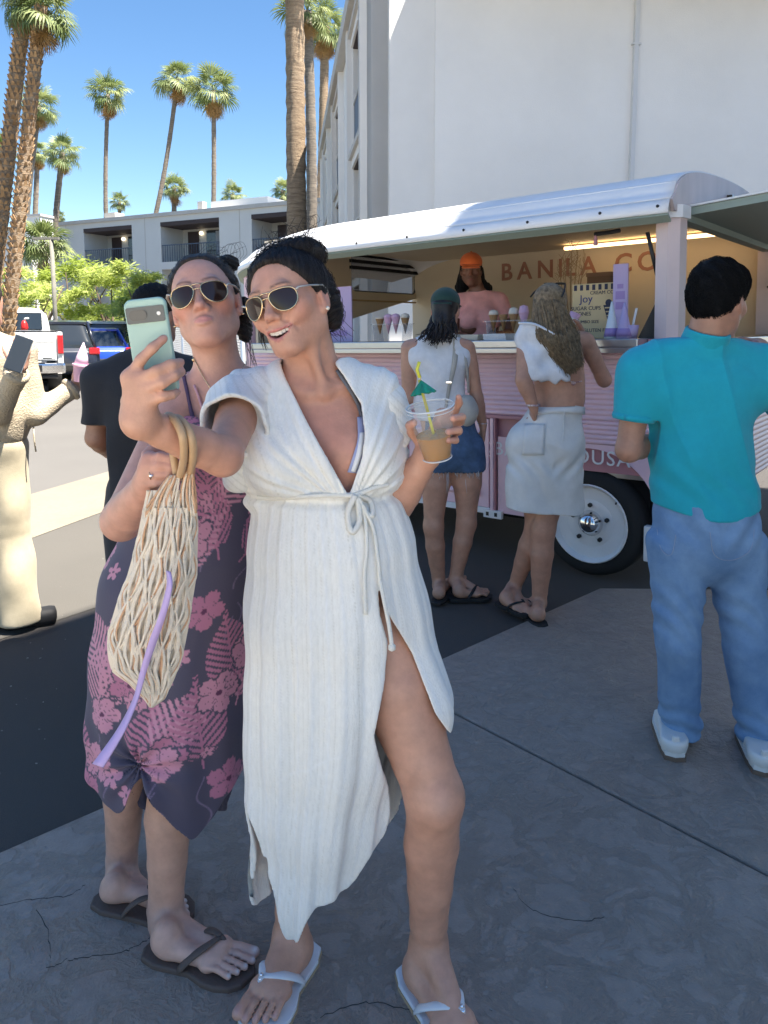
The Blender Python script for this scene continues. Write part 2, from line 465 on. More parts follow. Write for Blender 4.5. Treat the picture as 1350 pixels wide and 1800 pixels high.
# stamped patio: separate slabs with open joints
patio = empty('patio'); tag(patio, kind='structure')
pb = V((-.496, 2.383)); pdv = V((.74, .6726)).normalized(); pn = V((pdv.y, -pdv.x))
jA = (V((.196, 2.687)) - pb).dot(pdv)
cuts = [jA - 5.4, jA - 2.7, jA, jA + 2.29]
for i in range(len(cuts) - 1):
    for (d0, d1) in ((0, 2.55), (2.55, 3.6)):
        u0, u1 = cuts[i] + .005, cuts[i + 1] - .005
        e0, e1 = d0 + (.005 if d0 else 0), d1
        q = [pb + pdv * u + pn * d for (u, d) in ((u0, e0), (u1, e0), (u1, e1), (u0, e1))]
        if i == 2 and d0 == 0:
            q = [pb + pdv * u0 + pn * e0, V((1.19, 3.94)), V((2.6, 3.90)), V((2.9, 1.0)), pb + pdv * (u0 + 1.0) + pn * e1, pb + pdv * u0 + pn * e1]
        b = MB(); b.prism([(p.x, p.y, 0) for p in q], (0, 0, .022)); o = b.build('slab', m_patio, patio)
        md = o.modifiers.new('edge', 'BEVEL'); md.width = .006; md.segments = 2

m_crk = mat('crack_dark', (.055, .05, .046), .95)  # dark mortar colour of the crack strips
for pts in ([(0, 1592), (60, 1580), (118, 1575), (150, 1555)], [(118, 1690), (150, 1682), (205, 1676), (236, 1664), (262, 1650)], [(66, 1600), (90, 1660), (84, 1700), (120, 1685)], [(560, 1790), (640, 1762), (720, 1775)], [(900, 1560), (935, 1600), (1010, 1618), (1060, 1612)]):
    q = spline([gr(x, y, .0224) for x, y in pts], 8); q = [p + V((random.gauss(0, .002), random.gauss(0, .002), 0)) for p in q]
    A_ = [p + V((0, .0008 + .0008 * random.random(), 0)) for p in q]; B_ = [p - V((0, .0008 + .0008 * random.random(), 0)) for p in q]
    b = MB(); ribbon(b, A_, B_); b.build('crack', m_crk, patio)
m_grit = mat('grit', (.34, .32, .29), .9, var=.4, vscale=3); b = MB(); rg = random.Random(9)
for k in range(170):
    p = gr(rg.uniform(-60, 1400), rg.uniform(1090, 1800), .0235) if k % 3 else gr(rg.uniform(0, 400), rg.uniform(960, 1300), .004); s_ = rg.uniform(.0012, .0042) if k % 9 else rg.uniform(.004, .007)
    b.box(p, (s_ * rg.uniform(.6, 2.2), s_, s_ * .5), rot=Matrix.Rotation(rg.uniform(0, 3), 3, 'Z'))
o = b.build('loose_grit', m_grit); tag(o, kind='stuff')
# ---------------------------------------------------------------- hotel buildings
m_stuc = mat('white_stucco', (.78, .765, .74), .9, var=.05, vscale=.7, bump=.35, bscale=55)
m_stuc2 = mat('white_stucco_lighter', (.82, .805, .78), .9, var=.05, vscale=.5, bump=.35, bscale=55)  # tone slightly lighter than the other stucco
m_trim = mat('grey_trim', (.50, .48, .45), .8, var=.05)
m_dark = mat('dark_recess_tone', (.045, .03, .03), .7)  # near-black tone for recess walls, ceilings, soffits and doors
m_rail = mat('blue_balcony_screen', (.05, .075, .12), .45, metal=.2)
m_glass = mat('dark_window_glass', (.02, .025, .03), .08, spec=.8)
m_pipe = mat('painted_pipe', (.62, .63, .64), .6)
def frame_at(o, x, y, z=(0, 0, 1)): return basis(x, y, z, o)
OT = V((-.2, 13.7, 0)); tx = V((.9914, .131, 0)); ty = V((-.131, .9914, 0))
tower = empty('hotel_tower'); tower.matrix_world = frame_at(OT, tx, ty, V((0, 0, 1)))
tag(tower, 'tall white stucco hotel block with balconies behind the pink trailer', 'building')
def tb(name, m, *boxes, parent=None):
    b = MB()
    for (x0, x1, y0, y1, z0, z1) in boxes: b.box(((x0 + x1) / 2, (y0 + y1) / 2, (z0 + z1) / 2), (x1 - x0, y1 - y0, z1 - z0))
    return b.build(name, m, parent if parent is not None else tower)
tb('front_wall', m_stuc, (.30, 1.12, 0, 2.2, 0, 8.1), (0.0, .30, .2, 2.2, 0, 8.1))
tb('front_wall', m_stuc2, (1.12, 15, -.05, 2.2, 0, 8.1))
tb('shade_eave', m_trim, (.99, 15, -1.5, -.05, 8.0, 8.2))  # unseen overhang, added to keep the wall below in shade
dp = tb('downspout', m_pipe, (4.82, 4.90, -.13, -.05, 0, 8.0))
for z in (1.5, 4.05, 6.6): tb('bracket', m_pipe, (4.78, 4.94, -.14, -.05, z, z + .03), parent=dp)
tb('side_conduit', m_pipe, (4.60, 4.615, -.07, -.05, 0, 4.05))
bays = [(1.3, 3.8), (6.9, 9.5), (12.5, 15.1)]
zs = [(0, 2.35), (2.75, 5.05), (5.4, 7.7)]
yp = [.2, 1.3, 3.8, 6.9, 9.5, 12.5, 15.1, 17.0]
for i in range(0, 8, 2): tb('pier', m_stuc, (0, 1.9, yp[i], yp[i + 1], 0, 8.1))
for i in range(0, 8, 2):
    tb('pilaster', m_stuc, (-.14, 0, yp[i] + (.75 if i == 0 else .1), yp[i] + (1.0 if i == 0 else .35), 0, 8.1), (-.14, 0, yp[i + 1] - .30, yp[i + 1] - .08, 0, 8.1))
for (y0, y1) in bays:
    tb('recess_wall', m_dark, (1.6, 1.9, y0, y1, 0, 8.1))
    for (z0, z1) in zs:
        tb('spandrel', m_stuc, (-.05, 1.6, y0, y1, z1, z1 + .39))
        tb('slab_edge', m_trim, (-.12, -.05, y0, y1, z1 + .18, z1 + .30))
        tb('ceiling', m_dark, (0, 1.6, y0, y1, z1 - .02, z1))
        if z0 > 0:
            r_ = tb('balcony_screen', m_rail, (.02, .05, y0, y1, z0 + .12, z0 + 1.05))
            tb('top_rail', m_trim, (.0, .07, y0, y1, z0 + 1.05, z0 + 1.10), parent=r_)
        w_ = tb('window', m_glass, (1.57, 1.6, y0 + .3, y1 - .4, z0 + .1, z0 + 2.1))
tb('roof_fascia', m_trim, (-.22, 1.9, .2, 17.1, 8.1, 8.45))
tb('roof', m_trim, (-.05, 15, .3, 17, 8.2, 8.4))
# unseen wing right of the camera, added to throw shade over the patio
HW = 14.0
w0 = V((-1.444, 3.774)) + V((SUN.x, SUN.y)) / SUN.z * HW
wing = empty('shade_wing'); wing.matrix_world = frame_at((w0.x, w0.y, 0), V((dd.x, dd.y, 0)), V((pp.x, pp.y, 0)), V((0, 0, 1)))
tag(wing, 'tall white unseen wing added beside the patio to cast the shade', 'building')
tb('wall', m_stuc2, (-3, 4.6, .12, 6, 0, HW), parent=wing)
tb('parapet', m_trim, (-3, 4.6, 0, .12, HW - .3, HW), parent=wing)
for z in (.9, 4.2, 7.5, 10.8):
    for x in (-2.2, 1.6): tb('window', m_glass, (x, x + 2.2, .09, .12, z, z + 1.6), parent=wing)
# far two-storey block across the lot
SF = 1.5
FA = V((-14.2, 34, 0)) * SF; FB = V((-3.75, 28.6, 0)) * SF
fx = (FB - FA).normalized(); fy = V((-fx.y, fx.x, 0))
far = empty('motel_block'); far.matrix_world = frame_at(FA, fx, fy, V((0, 0, 1)))
tag(far, 'low white motel block with dark recessed balconies across the lot', 'building')
m_far = mat('far_stucco', (.62, .62, .60), .9, var=.04, vscale=.5)
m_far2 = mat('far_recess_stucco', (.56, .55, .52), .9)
m_lamp = mat('globe_lamp', (.8, .75, .65), .4, emit=(1, .85, .6), estr=.6)
zr = 8.3
fb = [(.95 * SF, 3.86 * SF), (5.5 * SF, 8.6 * SF), (10.2 * SF, 13.1 * SF)]
edges = [-7.0] + [q for p in fb for q in p] + [26.0]
for i in range(0, 8, 2): tb('wall', m_far, (edges[i], edges[i + 1], 0, 6, 0, zr), parent=far)
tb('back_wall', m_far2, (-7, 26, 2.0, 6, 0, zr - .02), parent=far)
for k, (x0, x1) in enumerate(fb):
    fl, tp = 5.5, 7.95
    tb('lintel', m_far, (x0, x1, 0, 1.99, tp, zr), parent=far)
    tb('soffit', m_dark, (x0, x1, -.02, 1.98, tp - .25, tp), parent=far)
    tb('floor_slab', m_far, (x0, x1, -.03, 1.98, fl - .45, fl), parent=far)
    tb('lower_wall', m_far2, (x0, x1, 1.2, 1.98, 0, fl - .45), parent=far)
    r_ = tb('railing', m_rail, (x0, x1, .03, .06, fl + 1.0, fl + 1.06), parent=far)
    for j in range(24):
        xx = x0 + (x1 - x0) * (j + .5) / 24; tb('baluster', m_rail, (xx - .012, xx + .012, .035, .055, fl, fl + 1.0), parent=r_)
    d_ = tb('door', m_dark, (x0 + .45, x0 + 1.35, 1.95, 1.99, fl, fl + 2.05), parent=far)
    tb('window', m_glass, (x0 + 2.0, x0 + 3.4, 1.94, 1.99, fl + .45, fl + 2.05), parent=far)
    tb('curtain', mat('curtain', (.30, .33, .38), .8), (x0 + 2.75, x0 + 3.3, 1.93, 1.94, fl + .5, fl + 2.0), parent=far)
    tb('window', m_glass, (x0 + 3.75, x0 + 4.3, 1.94, 1.99, fl + .3, fl + 2.05), parent=far)
    b = MB(); b.lathe([(0.001, -.14), (.1, -.1), (.14, 0), (.1, .1), (.001, .14)], (x0 + 1.65, 1.86, fl + 1.9), n=12); b.build('wall_lamp', m_lamp, far, smooth=True)
tb('coping', m_trim, (-7, 26, -.12, 6, zr, zr + .22), parent=far)
for x in (4.6 * SF, 9.6 * SF, -.3): tb('expansion_joint', m_trim, (x, x + .05, -.01, 0, 0, zr), parent=far)
ac = tb('roof_unit', mat('roof_unit_white', (.78, .77, .74), .7), (11.3, 15.6, 1.2, 4.0, zr + .2, zr + .85), parent=far)
tb('roof_vent', m_trim, (10.4, 10.8, 1.0, 1.4, zr + .2, zr + .9), parent=far)
tb('roof_vent', m_trim, (2.3, 3.3, 1.0, 1.8, zr + .2, zr + .75), parent=far)
left = empty('white_annex'); left.matrix_world = frame_at(at(30, 575, 40) - V((0, 0, 1.45)), V((.95, -.3, 0)).normalized(), V((.3, .95, 0)).normalized(), V((0, 0, 1)))
tag(left, 'bright white annex wall behind the twin shaggy palms', 'building')
m_wh = mat('bright_stucco', (.78, .77, .74), .9, var=.04)
tb('wall', m_wh, (0, 1.9, 0, .9, 0, 7.2), parent=left)
tb('lower_wall', m_far, (-6, 1.8, -.6, -.02, 0, 5.6), parent=left)
tb('coping', m_trim, (-.05, 1.95, -.05, .95, 7.2, 7.32), parent=left)

# ---------------------------------------------------------------- palms
def leaf_mat(name, c, c2, tr=.35):
    m = bpy.data.materials.new(name); m.use_nodes = True; n = m.node_tree.nodes; l = m.node_tree.links; b = n['Principled BSDF']
    oi = n.new('ShaderNodeObjectInfo'); tc = n.new('ShaderNodeTexCoord'); t = n.new('ShaderNodeTexNoise'); t.inputs['Scale'].default_value = 1.7
    l.new(tc.outputs['Object'], t.inputs['Vector'])
    ad = n.new('ShaderNodeMath'); ad.operation = 'ADD'; l.new(oi.outputs['Random'], ad.inputs[0]); l.new(t.outputs['Fac'], ad.inputs[1])
    r = n.new('ShaderNodeMapRange'); r.inputs['From Min'].default_value = .45; r.inputs['From Max'].default_value = 1.5; l.new(ad.outputs[0], r.inputs['Value'])
    x = n.new('ShaderNodeMix'); x.data_type = 'RGBA'; l.new(r.outputs['Result'], x.inputs['Factor']); x.inputs['A'].default_value = c + (1,); x.inputs['B'].default_value = c2 + (1,)
    l.new(x.outputs['Result'], b.inputs['Base Color']); b.inputs['Roughness'].default_value = .55
    ts = n.new('ShaderNodeBsdfTranslucent'); l.new(x.outputs['Result'], ts.inputs['Color'])
    ms = n.new('ShaderNodeMixShader'); ms.inputs[0].default_value = tr
    l.new(b.outputs[0], ms.inputs[1]); l.new(ts.outputs[0], ms.inputs[2]); l.new(ms.outputs[0], n['Material Output'].inputs['Surface'])
    MATS[name] = m; return m
m_frond = leaf_mat('palm_frond_green', (.12, .17, .05), (.33, .37, .15))
m_dead = leaf_mat('palm_frond_dead', (.24, .13, .045), (.42, .26, .09), .2)
m_mesq = leaf_mat('mesquite_leaf', (.34, .42, .07), (.60, .66, .22), .5)
m_trunk = mat('palm_trunk_bark', (.20, .14, .09), .95, col2=(.40, .30, .20), vscale=3.0, bump=1.0, bscale=14, stretch=(1, 1, 6), bdist=.04)
m_trunk2 = mat('palm_trunk_grey', (.11, .095, .08), .95, col2=(.26, .215, .165), vscale=3.0, bump=.8, bscale=20, stretch=(1, 1, 5), bdist=.03)
m_boot = mat('palm_leaf_base', (.26, .15, .07), .9, col2=(.52, .33, .17), vscale=5)
def frond_mesh(name, droop, seed, width=1.0, pet=.85, blade=.95):
    r = random.Random(seed); b = MB()
    b.tube([(0, 0, 0), (pet * .5, 0, .02), (pet, 0, -.02)], [.022, .016, .012], 4)
    n = 24
    for i in range(n):
        a = R(-118 + 236 * i / (n - 1)) * width
        L = blade * (.72 + .28 * math.cos(a * .8)) * r.uniform(.88, 1.06)
        d = V((math.cos(a), math.sin(a), 0)); s = V((-d.y, d.x, 0)); z0 = -.02 + .05 * abs(math.sin(a))
        fold = .035 * (1 if i % 2 else -1)
        p0 = V((pet, 0, z0 - .02)); p1 = p0 + d * L * .55 + V((0, 0, fold - droop * .12)); p2 = p0 + d * L * .8 + V((r.uniform(-.03, .03), r.uniform(-.03, .03), -droop * .32))
        p3 = p0 + d * L * .97 + V((r.uniform(-.06, .06), r.uniform(-.06, .06), -droop * .62))
        w = L * .55 * R(236 * width) / (n - 1) * .5
        b._add([p0, p1 - s * w, p1 + s * w, p2 - s * w * .55, p2 + s * w * .55, p3], [(0, 1, 2), (1, 3, 4, 2), (3, 5, 4)])
    me = b.mesh(name); return me
FRONDS = [frond_mesh('frond', dr, i) for i, dr in enumerate((.35, .6, .95, 1.2))]
for q in FRONDS: q.materials.append(m_frond)
DEADS = [frond_mesh('dead_frond', 1.0, 20 + i, .55, .7, .8) for i in range(2)]
for q in DEADS: q.materials.append(m_dead)
def palm(name, base, top, r0, r1, crown, label, nf=28, nd=10, bend=0.0, mt=None, ring=True, parent_group='palms against the blue sky', boots=False, cat='palm tree', seed=None, shag=False):
    rd = random.Random(seed if seed is not None else int(abs(top.x * 100 + top.y * 7)))
    root = empty(name, base); tag(root, label, cat, parent_group)
    ax = top - base; L = ax.length; N = max(12, min(60, int(L / .22)))
    side = V((1, 0, 0)); pts = []; rs = []
    for i in range(N + 1):
        t = i / N
        pts.append(ax * t + side * (bend * math.sin(math.pi * t)))
        rr = lerp(r0, r1, t) * (1 + .35 * math.exp(-t * 18))
        rs.append(rr * (1 + (.05 if i % 2 else -.03) * (1 if ring else 0)) * (1 + rd.uniform(-.04, .04)))
    b = MB(); b.tube(pts, rs, 12); b.build('trunk', mt or m_trunk2, root, smooth=True)
    if boots:
        b = MB(); nr = int(L / .13)
        for i in range(nr):
            t = (i + .5) / nr; c = ax * t + side * (bend * math.sin(math.pi * t)); rr = lerp(r0, r1, t)
            for j in range(9):
                a = 2 * math.pi * (j + (i % 2) * .5 + rd.uniform(-.2, .2)) / 9
                d = V((math.cos(a), math.sin(a), 0)); s = V((-d.y, d.x, 0)); p = c + d * rr * .96
                h = rd.uniform(.07, .13); o_ = rd.uniform(.025, .06); wd = rr * rd.uniform(.25, .36)
                b._add([p - s * wd, p + s * wd, p + d * o_ + V((0, 0, h)) + s * wd * .5, p + d * o_ + V((0, 0, h)) - s * wd * .5, p + V((0, 0, h * .8)) - d * .02], [(0, 1, 2, 3), (0, 3, 4), (1, 4, 2), (3, 2, 4)])
        o = b.build('leaf_bases', m_boot, root); o['kind'] = 'stuff'
    for i in range(nf + nd):
        dead = i >= nf
        me = (rd.choice(DEADS) if dead else FRONDS[min(3, int(i / nf * 3 + rd.random()))])
        o = bpy.data.objects.new('dead_frond' if dead else 'frond', me); lk(o, root)
        if dead: el = R(rd.uniform(-88, -58))
        else: el = R(lerp(82, -38, (i / nf) ** .8) + rd.uniform(-14, 14))
        az = i * 2.39996 + rd.uniform(-.25, .25)
        o.rotation_euler = (rd.uniform(-.5, .5), -el, az)
        s_ = crown / 1.75 * rd.uniform(.72, 1.16); o.scale = (s_, s_, s_)
        o.location = ax + V((0, 0, (-.45 * crown / 1.75 * rd.random()) if dead else rd.uniform(-.15, .12)))
    return root
def palm_px(name, cx, cy, Y, crown_px, base_px, label, tw=None, **k):
    top = at(cx, cy, Y); base = at(base_px, 575, Y); base.z = 0
    crown = crown_px / 1300.0 * Y * .5
    r = (tw / 1300.0 * Y * .5) if tw else .17
    return palm(name, base, top, r * 1.25, r, crown, label, **k)
palm_px('fan_palm', 190, 166, 62, 78, 203, 'slim fan palm left of the two tallest palms', tw=6.5, bend=-.5, nd=12)
palm_px('fan_palm', 312, 138, 60, 84, 203, 'tall fan palm with strongly leaning curved trunk', tw=7, bend=.75, nd=16)
palm_px('fan_palm', 375, 160, 56, 92, 362, 'tall fan palm with straight trunk right of leaning palm', tw=7.5, bend=.25, nd=18)
palm_px('fan_palm', 306, 330, 75, 60, 306, 'short fan palm above the motel roof between tall trunks', tw=8, nd=12)
palm_px('fan_palm', 409, 342, 80, 52, 410, 'small palm crown peeking over motel roof right of straight palm', tw=8, nd=4)
palm_px('fan_palm', 210, 355, 85, 40, 209, 'tiny distant palm crown behind motel roof at left', tw=6, nd=3)
palm_px('fan_palm', 110, 268, 50, 76, 93, 'mid height palm with grey curved trunk beside twin palms', tw=9, bend=-.3, nd=10)
palm_px('fan_palm', 66, 268, 54, 54, 52, 'mid height palm with orange dead skirt behind twin palms', tw=8, nd=22)
palm_px('fan_palm', 68, 186, 46, 78, 36, 'palm crown half hidden behind the twin shaggy trunks', tw=10, bend=-.3, nd=8)
palm_px('fan_palm', 2, 270, 44, 70, 4, 'palm crown cut off by the left picture edge', tw=9, nd=6)
palm_px('fan_palm', 497, 335, 70, 50, 498, 'palm crown peeking out left of thick ringed trunk', tw=8, nd=3)
palm_px('fan_palm', 105, 382, 75, 26, 105, 'smallest far palm crown above the white annex', tw=5, nd=2)
palm_px('fan_palm', 572, 48, 44, 100, 558, 'palm with orange dead fronds beside hotel tower roof', tw=14, nd=26, mt=m_trunk)
palm_px('fan_palm', 540, 20, 40, 110, 542, 'thin dark palm trunk right of the thick ringed trunk', tw=16, bend=.2, nd=10)
palm_px('thick_palm', 516, -190, 22, 300, 523, 'thick ringed brown palm trunk rising beside the trailer roof', tw=29, nf=30, nd=4, mt=m_trunk)
palm_px('shaggy_palm', 45, -6, 15.7, 120, -40, 'shaggy palm trunk of the twin pair, leaning left one', tw=21, nf=26, nd=16, mt=m_trunk, boots=True, parent_group='twin shaggy palms')
palm_px('shaggy_palm', 72, 12, 15.2, 135, -6, 'shaggy palm trunk of the twin pair, right one with crown', tw=19, nf=30, nd=10, mt=m_trunk, boots=True, parent_group='twin shaggy palms')
palm_px('low_palm', 76, 430, 30, 105, 78, 'low bushy fan palm in front of the annex wall', tw=14, nf=40, nd=6, parent_group='low palms by the annex')

# ---------------------------------------------------------------- feathery mesquite trees behind the cars
m_mtr = mat('mesquite_bark', (.12, .085, .06), .95, var=.3, vscale=8)
def mesquite(base, w, h, label, seed, n=5200):
    rd = np.random.default_rng(seed); root = empty('mesquite_tree', base); tag(root, label, 'tree', 'mesquite trees along the fence')
    b = MB(); tips = []
    for k in range(7):
        a = 2 * math.pi * k / 7 + rd.uniform(-.3, .3); q = V((math.cos(a) * w * .36, math.sin(a) * w * .26, h * rd.uniform(.6, .85)))
        mid = V((q.x * .35 + rd.uniform(-.1, .1), q.y * .35, h * .42)); b.tube([(0, 0, -.02), (0, 0, h * .15), mid, q], [.09, .07, .045, .012], 6)
    b.build('trunk', m_mtr, root, smooth=True)
    cl = []
    for k in range(24):
        u = rd.normal(size=3); u /= np.linalg.norm(u); rr = rd.uniform(.35, 1) ** .5
        cl.append((u[0] * rr * w * .5, u[1] * rr * w * .36, h * .60 + u[2] * rr * h * .40, rd.uniform(.22, .5)))
    cl = np.array(cl); pick = rd.integers(0, len(cl), n)
    c = cl[pick, :3] + rd.normal(size=(n, 3)) * cl[pick, 3:4] * np.array([.60, .60, .34]) * w / 3.6
    c[:, 2] = np.maximum(c[:, 2], .35)
    d = rd.normal(size=(n, 3)); d[:, 2] = d[:, 2] * .5 - .15; d /= np.linalg.norm(d, axis=1)[:, None]
    s = np.cross(d, rd.normal(size=(n, 3))); s /= np.linalg.norm(s, axis=1)[:, None]
    L = rd.uniform(.06, .19, (n, 1)) * w / 3.6; wd = L * rd.uniform(.10, .22, (n, 1))
    vs = np.stack([c - d * L, c + s * wd, c + d * L, c - s * wd], 1).reshape(-1, 3)
    me = bpy.data.meshes.new('crown'); f = np.arange(n * 4).reshape(-1, 4)
    me.from_pydata(vs.tolist(), [], f.tolist()); me.materials.append(m_mesq); o = bpy.data.objects.new('crown', me); lk(o, root)
    return root
for k, (px, Y, wpx, top, lab) in enumerate([
        (60, 25, 150, 455, 'feathery green mesquite nearest the shaggy palm trunks'), (135, 27, 170, 448, 'tall feathery mesquite behind the dark parked SUV'),
        (205, 26, 150, 455, 'feathery mesquite above the white parked SUV'), (262, 24, 130, 470, 'loose mesquite behind the head of the man in black'),
        (310, 23, 90, 492, 'low thin mesquite left of the pouting woman'), (12, 29, 120, 470, 'mesquite half hidden by the shaggy palm at left edge')]):
    B_ = at(px, 575, Y); B_.z = 0; hh = at(px, top, Y).z
    mesquite(B_, wpx / 1300 * Y, hh, lab, 40 + k, 6500)
# lamp post
m_post = mat('weathered_post', (.20, .19, .16), .8, var=.2)
lp = empty('lamp_post', at(98, 575, 22) - V((0, 0, 1.45))); tag(lp, 'slim grey parking lot post in front of mesquite trees', 'post')
one('pole', m_post, lp, lambda b: b.tube([(0, 0, 0), (0, 0, 4.0)], [.07, .06], 8), smooth=True)
one('arm', m_post, lp, lambda b: b.box((-.16, 0, 4.02), (.75, .12, .07)))
# chain link fence
m_wire = mat('galvanised_wire', (.62, .64, .66), .4, metal=.7)
fA = V((-1.75, 9.2, 0)); fB = V((-8.9, 26.0, 0)); fdir = (fB - fA).normalized(); fL = (fB - fA).length; FH = 1.72
fen = empty('chain_link_fence', fA); tag(fen, 'galvanised chain link fence behind the selfie women and cars', 'fence')
b = MB(); sp_ = .075; k = -FH
while k < fL:
    for s in (1, -1):
        x0, x1 = k, k + FH; z0, z1 = (.05, FH) if s > 0 else (FH, .05)
        if x0 < 0: z0 = z0 + (z1 - z0) * (-x0 / FH); x0 = 0
        if x1 > fL: z1 = z1 - (z1 - z0) * ((x1 - fL) / max(x1 - x0, .01)); x1 = fL
        if x1 - x0 > .01: b.tube([fdir * x0 + V((0, 0, z0)), fdir * x1 + V((0, 0, z1))], .0045, 3, cap=False)
    k += sp_
o = b.build('wire_mesh', m_wire, fen); o['kind'] = 'stuff'
for i in range(8):
    p = fdir * (fL * i / 7); one('post', m_wire, fen, lambda b: b.tube([p, p + V((0, 0, FH + .06))], .03, 8), smooth=True)
one('top_rail', m_wire, fen, lambda b: b.tube([V((0, 0, FH)), fdir * fL + V((0, 0, FH))], .02, 6), smooth=True)
# ---------------------------------------------------------------- parked vehicles
m_tyre = mat('tyre_rubber', (.018, .018, .018), .85, bump=.2, bscale=60)
m_rimg = mat('alloy_rim', (.45, .45, .46), .35, metal=.9)
m_chr = mat('chrome', (.75, .75, .76), .12, metal=1.0)
m_red = mat('tail_light_red', (.45, .015, .02), .2, coat=.5)
m_black = mat('black_plastic', (.015, .015, .016), .5)
m_plate = mat('licence_plate', (.7, .7, .68), .5)
def wheel(p, axis, r, w, parent, rim=None):
    t = one('wheel', m_tyre, parent, lambda b: b.lathe([(r * .62, -w / 2), (r * .93, -w / 2), (r, -w * .3), (r, w * .3), (r * .93, w / 2), (r * .62, w / 2)], p, axis, 28, closed=True), smooth=True, auto=40)
    one('rim', rim or m_rimg, t, lambda b: b.lathe([(.001, w * .30), (r * .16, w * .32), (r * .2, w * .2), (r * .5, w * .3), (r * .62, w * .46), (r * .63, w * .2), (.001, 0)], p, axis, 20), smooth=True, auto=40)
    return t
def carshell(b, prof, hw, n=10, tum=.0, belt=None):
    """prof: (y, z_low, z_high, width scale) stations along +y; a rounded cross-section skin"""
    def fn(u, v):
        i = min(int(v * (len(prof) - 1)), len(prof) - 2); t = v * (len(prof) - 1) - i
        y = lerp(prof[i][0], prof[i + 1][0], t); zl = lerp(prof[i][1], prof[i + 1][1], t); zh = lerp(prof[i][2], prof[i + 1][2], t); wsc = lerp(prof[i][3], prof[i + 1][3], t)
        a = u * 2 * math.pi; ca, sa = math.cos(a), math.sin(a); e = .38
        x = math.copysign(abs(ca) ** e, ca); z = math.copysign(abs(sa) ** e, sa)
        x *= hw * wsc * (1 - tum * (z * .5 + .5))
        return V((x, y, (zl + zh) / 2 + z * (zh - zl) / 2))
    b.grid(fn, 32, (len(prof) - 1) * 5 + 1, closeu=True)
    base = len(b.v) - 32 * ((len(prof) - 1) * 5 + 1)
    b.f.append(tuple(base + i for i in range(31, -1, -1))); b.m.append(b.cm)
    top = len(b.v) - 32; b.f.append(tuple(top + i for i in range(32))); b.m.append(b.cm)
def suv(name, loc, rz, col, label, L=4.6, H=1.68, hw=.92, sedan=False, roofcol=None):
    root = empty(name, loc, rz); tag(root, label, 'car', 'cars parked across the lot')
    m = mat('paint_' + name, col, .28, coat=.8)
    zb = .95 if not sedan else .88
    body = one('body', m, root, lambda b: carshell(b, [(0, .35, zb - .12, .88), (.12, .28, zb, .97), (1.0, .25, zb + .03, 1), (3.0, .25, zb, 1), (L - .9, .25, zb - .06, .98), (L - .2, .28, zb - .2, .92), (L, .38, zb - .32, .82)], hw), smooth=True, auto=50)
    if sedan: g = [(.55, zb - .03, zb, .82), (1.25, zb - .05, H - .04, .80), (2.1, zb - .05, H, .80), (2.6, zb - .05, H - .03, .80), (3.5, zb - .05, zb, .8)]
    else: g = [(.1, zb - .03, zb + .05, .88), (.42, zb - .05, H - .05, .86), (1.3, zb - .05, H, .86), (2.4, zb - .05, H - .03, .85), (3.4, zb - .05, zb, .84)]
    one('windows', m_glass, root, lambda b: carshell(b, g, hw, tum=.2), smooth=True, auto=50)
    top = [q for q in g if q[2] > zb + .3]
    one('roof', m, root, lambda b: carshell(b, [(top[0][0] - .05, top[0][2] - .05, top[0][2] + .012, .70), (top[0][0] + .3, top[0][2] - .04, H + .01, .73), (top[-1][0], top[-1][2] - .05, top[-1][2] + .02, .72)], hw), smooth=True, auto=50)
    for s in (-1, 1):
        for (ya, yb_) in ((g[0][0] + .02, top[0][0] + .03), (1.35, 1.4), (g[-1][0] - .02, top[-1][0])):
            one('pillar', m, root, lambda b: b.tube([(s * hw * .86, ya, zb - .02), (s * hw * .70, yb_, H - .04)], .04, 6), smooth=True)
        one('tail_light', m_red, root, lambda b: b.box((s * hw * .82, .045, zb - .1), (.26, .12, .17), bev=.03))
        for yy in (.85, L - .95): wheel(V((s * (hw - .1), yy, .335)), (s, 0, 0), .335, .22, root)
    one('bumper', m_black, root, lambda b: b.box((0, .03, .45), (hw * 1.7, .16, .2), bev=.05))
    one('licence_plate', m_plate, root, lambda b: b.box((0, .03, zb - .22), (.31, .02, .15), rot=Matrix.Rotation(.0, 3, 'X')))
    return root
suv('dark_suv', V((-7.95, 18.3, 0)), R(27), (.012, .016, .03), 'dark navy SUV parked right beside the white pickup', L=4.7, H=1.62)
suv('blue_sedan', V((-8.0, 21.2, 0)), R(30), (.015, .06, .42), 'bright blue car parked behind the dark SUV', L=4.4, H=1.42, hw=.88, sedan=True)
suv('white_suv', V((-9.0, 24.6, 0)), R(30), (.72, .73, .74), 'white SUV with dark rear window under the mesquite trees', L=4.6, H=1.66)
suv('black_hatchback', V((-10.6, 21.5, 0)), R(28), (.02, .022, .026), 'black car roof showing above the pickup bed', L=4.5, H=1.62)
# white pickup seen from behind
pk = empty('pickup_truck', V((-7.79, 15.55, 0)), R(27)); tag(pk, 'white pickup truck seen from behind at the left edge', 'truck')
m_pk = mat('pickup_white', (.78, .78, .76), .3, coat=.6, var=.04, vscale=3)
HWp = .98
def pkb(name, m, c, d, bev=.02, parent=pk, rot=None): return one(name, m, parent, lambda b: b.box(c, d, bev=bev, rot=rot))
for s in (-1, 1): pkb('bed_side', m_pk, (s * (HWp - .06), 1.05, 1.0), (.12, 2.1, .74), .04)
tg = pkb('tailgate', m_pk, (0, .04, 1.04), (1.70, .07, .62), .02)
for z, h in ((1.22, .2), (1.02, .15), (.84, .17)): pkb('tailgate_panel', m_pk, (0, -.003, z), (1.64, .03, h), .012, tg)
pkb('handle', m_black, (.13, -.02, 1.22), (.2, .03, .075), .01, tg)
pkb('camera_emblem', m_chr, (.13, -.02, 1.06), (.16, .02, .09), .01, tg)
